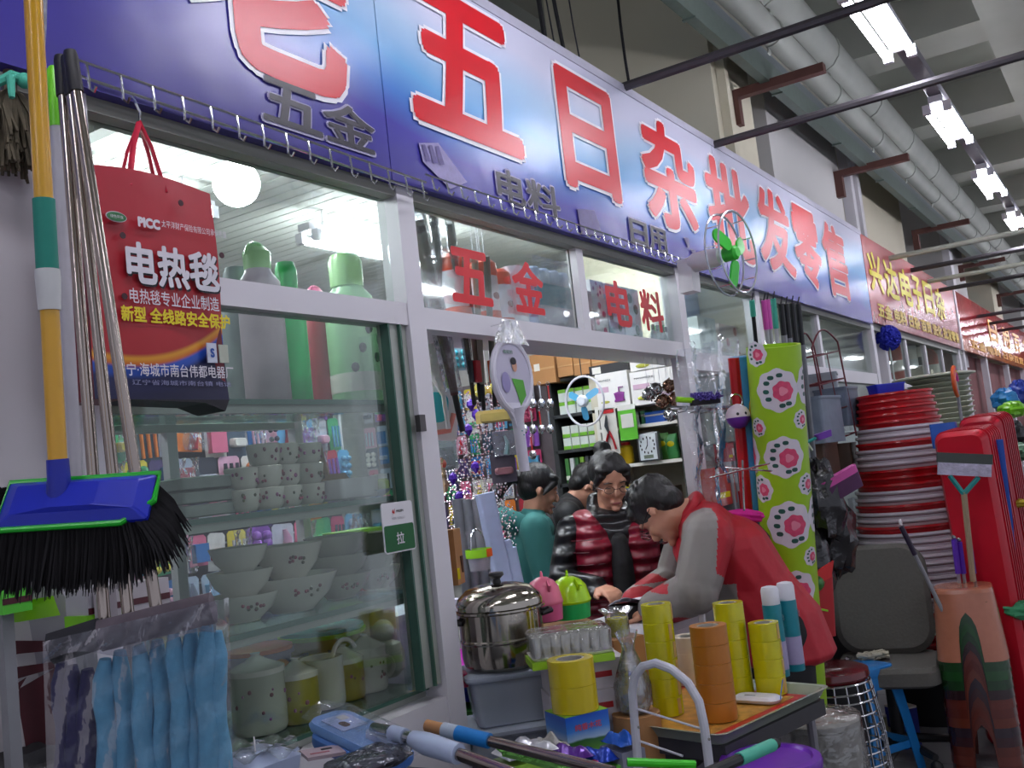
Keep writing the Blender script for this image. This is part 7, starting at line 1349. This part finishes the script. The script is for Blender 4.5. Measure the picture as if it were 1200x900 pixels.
band([(-40, 705), (0, 704), (80, 690), (88, 712), (40, 720), (0, 722), (-40, 735)], 'lime_band', LIME); 
t = thing('dark_sack', 'dark grey sack under the swirl-printed sack', 'sack', dep(30, 900, 1.7)); MB().loops(lump((0, 0, 0), .12, 1.1, .8, .5, 3)).build('sack_body', mat('2c2a2e', .6, noise=.3, bump=.4), t)
tag(MB().bb((-.3, -.28, -1), (.10, -.03, -.05)).build('stock_carton', mat('3a3638', .7, name='dim_carton'), None, T((dep(30, 900, 1.7).x, dep(30, 900, 1.7).y, dep(30, 900, 1.7).z))), 'dim carton under the sacks at the lower left', 'carton')
for k, (px, py, w, h, c, lb) in enumerate(((100, 712, .03, .06, 'b4b0b8', 'small white box behind the mop poles'), (105, 730, .05, .03, '7ac41c', 'lime green scrap behind the mop poles'), (155, 700, .10, .05, 'b0a8ac', 'white carton with maroon stripe behind the mop poles'), (8, 700, .05, .05, '5ac83a', 'bright green packet at the left edge'))):
    p = dep(px, py, 1.62); t = thing('small_carton', lb, 'box', p, (0, 0, 0)); MB().bb((-w/2, -.03, -h/2), (w/2, .03, h/2)).build('box_body', mat(c, .5), t); MB().bb((-w/2, -.031, -.01), (w/2, -.03, .0)).build('maroon_stripe', MAROON, t); MB().bb((-.01, .0, -p.z+.0), (.01, .02, -h/2)).build('stand_leg', GRY, t)
# --- old string mop at the top left
p = dep(12, 110, 1.75); om = thing('string_mop', 'old brown string mop tied with mint green cloth at the top left', 'mop', p); q = MB(); r9 = random.Random(31)
for k in range(150):
    a = r9.uniform(-.035, .035); d_ = r9.uniform(-.03, .03); e_ = V((a*1.3+r9.gauss(0, .01), d_*1.4, -r9.uniform(.08, .15))); q.tube([(a*.4, d_*.4, .0), (a*1.1, d_, -.04), e_], [.004, .005, .003], 4)
o = q.build('strings', mat('4f4636', .85, noise=.5, scale=60, name='old_brown_yarn'), om); o['kind'] = 'stuff'
q = MB(); q.tube([(-.04, -.02, -.0), (-.02, -.04, .015), (.01, -.045, .012), (.028, -.03, .02)], [.008, .010, .009, .007], 8); q.tube([(-.025, -.045, .01), (-.028, -.05, -.03)], [.008, .005], 8); q.ball((.0, -.045, .01), .014, 8, 6); q.build('mint_tie', mat('4cae94', .8, name='mint_cloth'), om)
MB().tube([(0, 0, 0), (.01, .02, .45)], .01, 8).build('stick', mat('6a5a48', .7), om)
q = [dep(53, -10, 1.6), dep(52, 30, 1.6), dep(50, 62, 1.6)]; tag(MB().tube(q, .0035, 6).build('hanging_rope', mat('8a8a94', .8, noise=.5, scale=90)), 'thin grey twisted rope beside the yellow pole', 'rope')
# --- pull sticker on the sliding door
yS = D-.034; a, c = on(1, yS, 449, 620), on(1, yS, 485, 615); zt_, zb_ = on(1, yS, 466, 588).z, on(1, yS, 468, 647).z; zm = on(1, yS, 468, 614).z
st_ = thing('pull_sticker', 'green and white pull sticker on the edge of the glass door', 'sticker', ((a.x+c.x)/2, yS, zb_)); w = c.x-a.x; h = zt_-zb_
MB().rr([(w/2, h/2, .008, 0), (w/2, h/2, .008, .003)], M=T((0, .003, h/2), (90, 0, 0))).build('sticker_base', WHITE, st_); MB().rr([(w/2-.003, (zm-zb_)/2-.002, .006, 0), (w/2-.003, (zm-zb_)/2-.002, .006, .001)], M=T((0, 0, (zm-zb_)/2+.0015), (90, 0, 0))).build('green_field', mat('0f5a2c', .5), st_)
lettering('拉', .030, .030, WTX, st_, T((.0, -.0025, (zm-zb_)*.5)), .018); lettering('MAILIEN', .028, .006, INK, st_, T((.008, -.0015, h*.82)), .03); lettering('新国标 优质推拉门', .05, .006, mat('8a8690', .6), st_, T((0, -.0015, h*.68)), .0)
MB().prism([(-.022, h*.80), (-.018, h*.86), (-.014, h*.80), (-.010, h*.87), (-.014, h*.77)], .001, M=T((0, -.0018, 0))).build('red_mark', RED, st_)
p = on(1, D-.045, 493, 496); tag(MB().bb((-.012, -.008, -.022), (.012, .008, .022)).build('door_latch', mat('5a5658', .4, .7), None, T(p)), 'small dull steel latch on the door post', 'latch')
# --- electric swatter hanging from the rail
yK = 1.555; p = on(1, yK, 600, 440); rk = thing('electric_swatter', 'white swatter with printed figure in a green shirt hanging in the doorway', 'swatter', p, (0, 0, 0)); WR = mat('cfcbd8', .35, name='swatter_white', noise=.03)
zt_ = on(1, yK, 598, 400).z-p.z; zb_ = on(1, yK, 603, 482).z-p.z; zh = on(1, yK, 606, 553).z-p.z; ra_ = (on(1, yK, 621, 440).x-on(1, yK, 578, 440).x)/2; rc = (zt_-zb_)/2; cz = (zt_+zb_)/2
n = 28; ring = [(ra_*math.cos(a*2*math.pi/n), 0, cz+rc*math.sin(a*2*math.pi/n)) for a in range(n)]
MB().tube(ring, .010, 8, closed=True).build('hoop', WR, rk); MB().lathe([(.97, 0), (1, .3), (1, .7), (.97, 1)], n, M=Matrix.Translation((0, .004, cz)) @ Matrix(((ra_*.95, 0, 0, 0), (0, 0, -.008, 0), (0, rc*.95, 0, 0), (0, 0, 0, 1)))).build('printed_face', mat('b9b4c8', .4, name='swatter_face', noise=.03), rk)
MB().tube([(0, 0, zb_+.01), (.004, 0, zb_-.03), (.006, 0, zb_-.07), (.010, 0, zh)], [.028, .018, .017, .016], 12).build('handle', WR, rk)
MB().prism([(-ra_*.62, cz-rc*.76), (ra_*.62, cz-rc*.76), (.026, zb_-.02), (.016, zb_-.05), (-.012, zb_-.05), (-.024, zb_-.02)], .012, M=T((0, -.006, 0))).build('throat', WR, rk)
MB().prism([(-.012, cz-.008), (.05, cz-.012), (.058, cz-rc*.55), (.022, cz-rc*.86), (.010, cz-rc*.5)], .001, M=T((0, -.0065, 0))).build('printed_green_shirt', mat('4c9c2c', .5), rk); MB().ball((.010, -.0062, cz+rc*.30), .016, 10, 8, 0, (.85, .05, 1.25)).build('printed_face_spot', mat('b98a74', .6), rk); MB().ball((.006, -.0066, cz+rc*.42), .017, 10, 8, 0, (.95, .05, .7)).build('printed_hair', INK, rk)
MB().ball((-.045, -.0062, cz-.02), .026, 10, 8, 0, (.9, .03, 1.2)).build('printed_ghost_patch', mat('8f86b4', .5), rk); lettering('电蚊拍', .05, .012, mat('5a7a6a', .5), rk, T((-.02, -.0075, cz+rc*.68)), .03)
for k in range(2): MB().ball((-.004+.007*k, -.0165, zb_-.06-.012*k), .0022, 6, 4).build('switch_dot', TEAL, rk)
MB().grid(lambda u, v_: ((u-.5)*ra_*2.0*(.45+.55*v_), -.014-.004*math.sin(u*17), zt_+.06-v_*.07), 10, 6).build('film_top', FILM, rk); MB().tube([(0, 0, zt_), (0, 0, 1.955-p.z), (0, .056, 1.955-p.z)], .002, 5).build('hanging_string', WHITE, rk)
# --- display table for the flat mops at the bottom edge, and the packages
ft = thing('low_display_table', 'low table at the bottom edge carrying wrapped flat mops', 'table', (1.35, 1.30, 0)); MB().bb((-.45, -.22, .86), (.40, .26, .88)).build('table_top', mat('4a4a52', .6), ft)
for sx in (-.42, .37):
    for sy in (-.19, .23): MB().bb((sx-.015, sy-.015, 0), (sx+.015, sy+.015, .86)).build('leg', GRY, ft)
LB = mat('7ca4dc', .4, noise=.08, name='periwinkle_pad'); LB2 = mat('4c7cc8', .45, noise=.1, name='cornflower_pad'); PL = mat('b4c0dc', .3, noise=.04, name='pale_blue_plastic')
pa, pb_ = dep(425, 862, 1.86), dep(548, 945, 1.68); ax = (pb_-pa); ax.z *= .6; Mf = fr(pa, ax, V((0, 0, 1))+UU*.2)
fm = thing('flat_mop_package', 'light blue flat mop in film with chrome joint, lying at the bottom edge', 'mop', M=Mf)
MB().rr([(.10, .052, .03, -.035), (.105, .055, .035, -.028), (.105, .055, .035, -.015), (.10, .05, .03, -.010)]).build('blue_pad', LB2, fm); MB().rr([(.095, .048, .03, -.009), (.10, .05, .03, .0), (.095, .047, .03, .008)], M=T((-.02, 0, 0))).build('pad_cover', LB, fm); MB().rr([(.035, .03, .004, .009), (.035, .03, .004, .0105)], M=T((-.055, 0, 0))).build('paper_label', mat('b4c0e4', .5), fm); MB().rr([(.012, .008, .006, .0106), (.012, .008, .006, .0112)], M=T((-.045, -.008, 0))).build('brown_logo_spot', BRN, fm); MB().rr([(.010, .010, .002, .0106), (.010, .010, .002, .0112)], M=T((-.072, .010, 0))).build('white_label_panel', CARD, fm)
MB().rr([(.05, .016, .01, .0), (.05, .016, .01, .02)], M=T((.07, 0, 0))).build('hinge_block', PL, fm); MB().tube([(.03, .0, .022), (.075, 0, .030)], .012, 12).build('chrome_collar', CHROME, fm); MB().tube([(.08, 0, .030), (.115, 0, .034)], .0145, 12).build('white_collar', PL, fm); MB().tube([(.115, 0, .034), (.135, 0, .036)], .011, 12).build('chrome_neck', CHROME, fm); MB().tube([(.135, 0, .036), (.17, 0, .038), (.25, 0, .045)], [.015, .02, .018], 12).build('pale_socket', PL, fm); MB().tube([(.25, 0, .045), (.45, .02, .045)], .011, 12).build('steel_tube', PST, fm)
MB().grid(lambda u, v_: (-.115+.26*u, (v_-.5)*.115, .016+.008*math.sin(u*21+v_*5)*math.sin(v_*3.14)+.016*math.sin(v_*3.14)*(1-u)), 24, 12).build('film_wrap', clear('mop_film2', 'eef2fa', .10, .12, 1.0, 20, mixdiff=.04, edge=.6), fm)
a, c = dep(500, 850, 1.98), dep(720, 905, 1.76); v = c-a; t = thing('telescopic_pole', 'telescopic mop handle with orange, white and bright blue sleeves at the bottom edge', 'pole', a)
for t0, t1, r_, m_, nm in ((0, .10, .012, mat('c08a5c', .5), 'tan_sleeve'), (.10, .18, .0145, mat('b8c4d4', .4), 'grey_white_sleeve'), (.18, .36, .0150, mat('1c7cc8', .5, name='bright_blue_grip'), 'blue_grip'), (.36, 1.0, .0105, PST, 'steel_tube')): MB().tube([v*t0, v*t1], r_, 14).build(nm, m_, t)
p = dep(302, 888, 1.72); t = thing('wrapped_pad', 'pale blue folded pad in glossy film at the bottom edge left', 'pad', M=fr(p, RR-BB*.4, V((0, 0, 1))+UU*.3)); MB().rr([(.055, .05, .01, -.03), (.058, .053, .01, 0), (.04, .035, .01, .012)], M=T((0, 0, 0), (0, 0, 35))).build('pad_body', PL, t); MB().grid(lambda u, v_: ((u-.5)*.14, (v_-.5)*.12, .016+.01*math.sin(u*15)*math.cos(v_*9)), 14, 12).build('film_wrap', FILM, t); MB().tube([(-.01, -.05, .024), (-.005, .0, .026), (.0, .05, .024)], .0012, 5).build('film_seam', WHITE, t)
p = dep(378, 880, 1.80); t = thing('price_card', 'pinkish white card with small print lying between the mop packages', 'card', M=fr(p, RR-BB*.5, V((0, 0, 1))+UU*.2)); MB().bb((-.035, -.03, -.006), (.035, .03, 0)).build('card', mat('b8a4ac', .5, noise=.1), t); MB().bb((-.025, -.012, .0), (.01, -.006, .0008)).build('red_line', mat('a85a64', .5), t); MB().bb((0, .006, .0), (.02, .014, .0008)).build('dark_line', INK, t)
p = dep(430, 893, 1.74); tag(MB().loops(lump((0, 0, 0), .09, 1.2, .6, .22, 9)).build('film_scrap', mat('50525c', .15, .4, noise=.5, scale=30, bump=1, name='grey_film'), None, T(p)), 'crumpled grey film scrap below the flat mop package', 'film')
p = dep(640, 893, 1.9); t = thing('green_duster', 'lime green microfibre duster in film across the bottom edge', 'duster', p); q = MB(); r10 = random.Random(14); dv = (dep(700, 905, 1.85)-dep(600, 878, 1.95)); 
for k in range(260): c_ = dv*r10.uniform(-.5, .5); d_ = V((r10.gauss(0, 1), r10.gauss(0, 1), abs(r10.gauss(0, 1)))).normalized(); q.tube([c_, c_+d_*.022], [.004, .002], 4)
q.build('fibres', mat('7ab85a', .8, name='soft_green'), t); MB().tube([dv*-.5, dv*.5], .012, 8).build('core_rod', mat('7ab85a', .8), t)
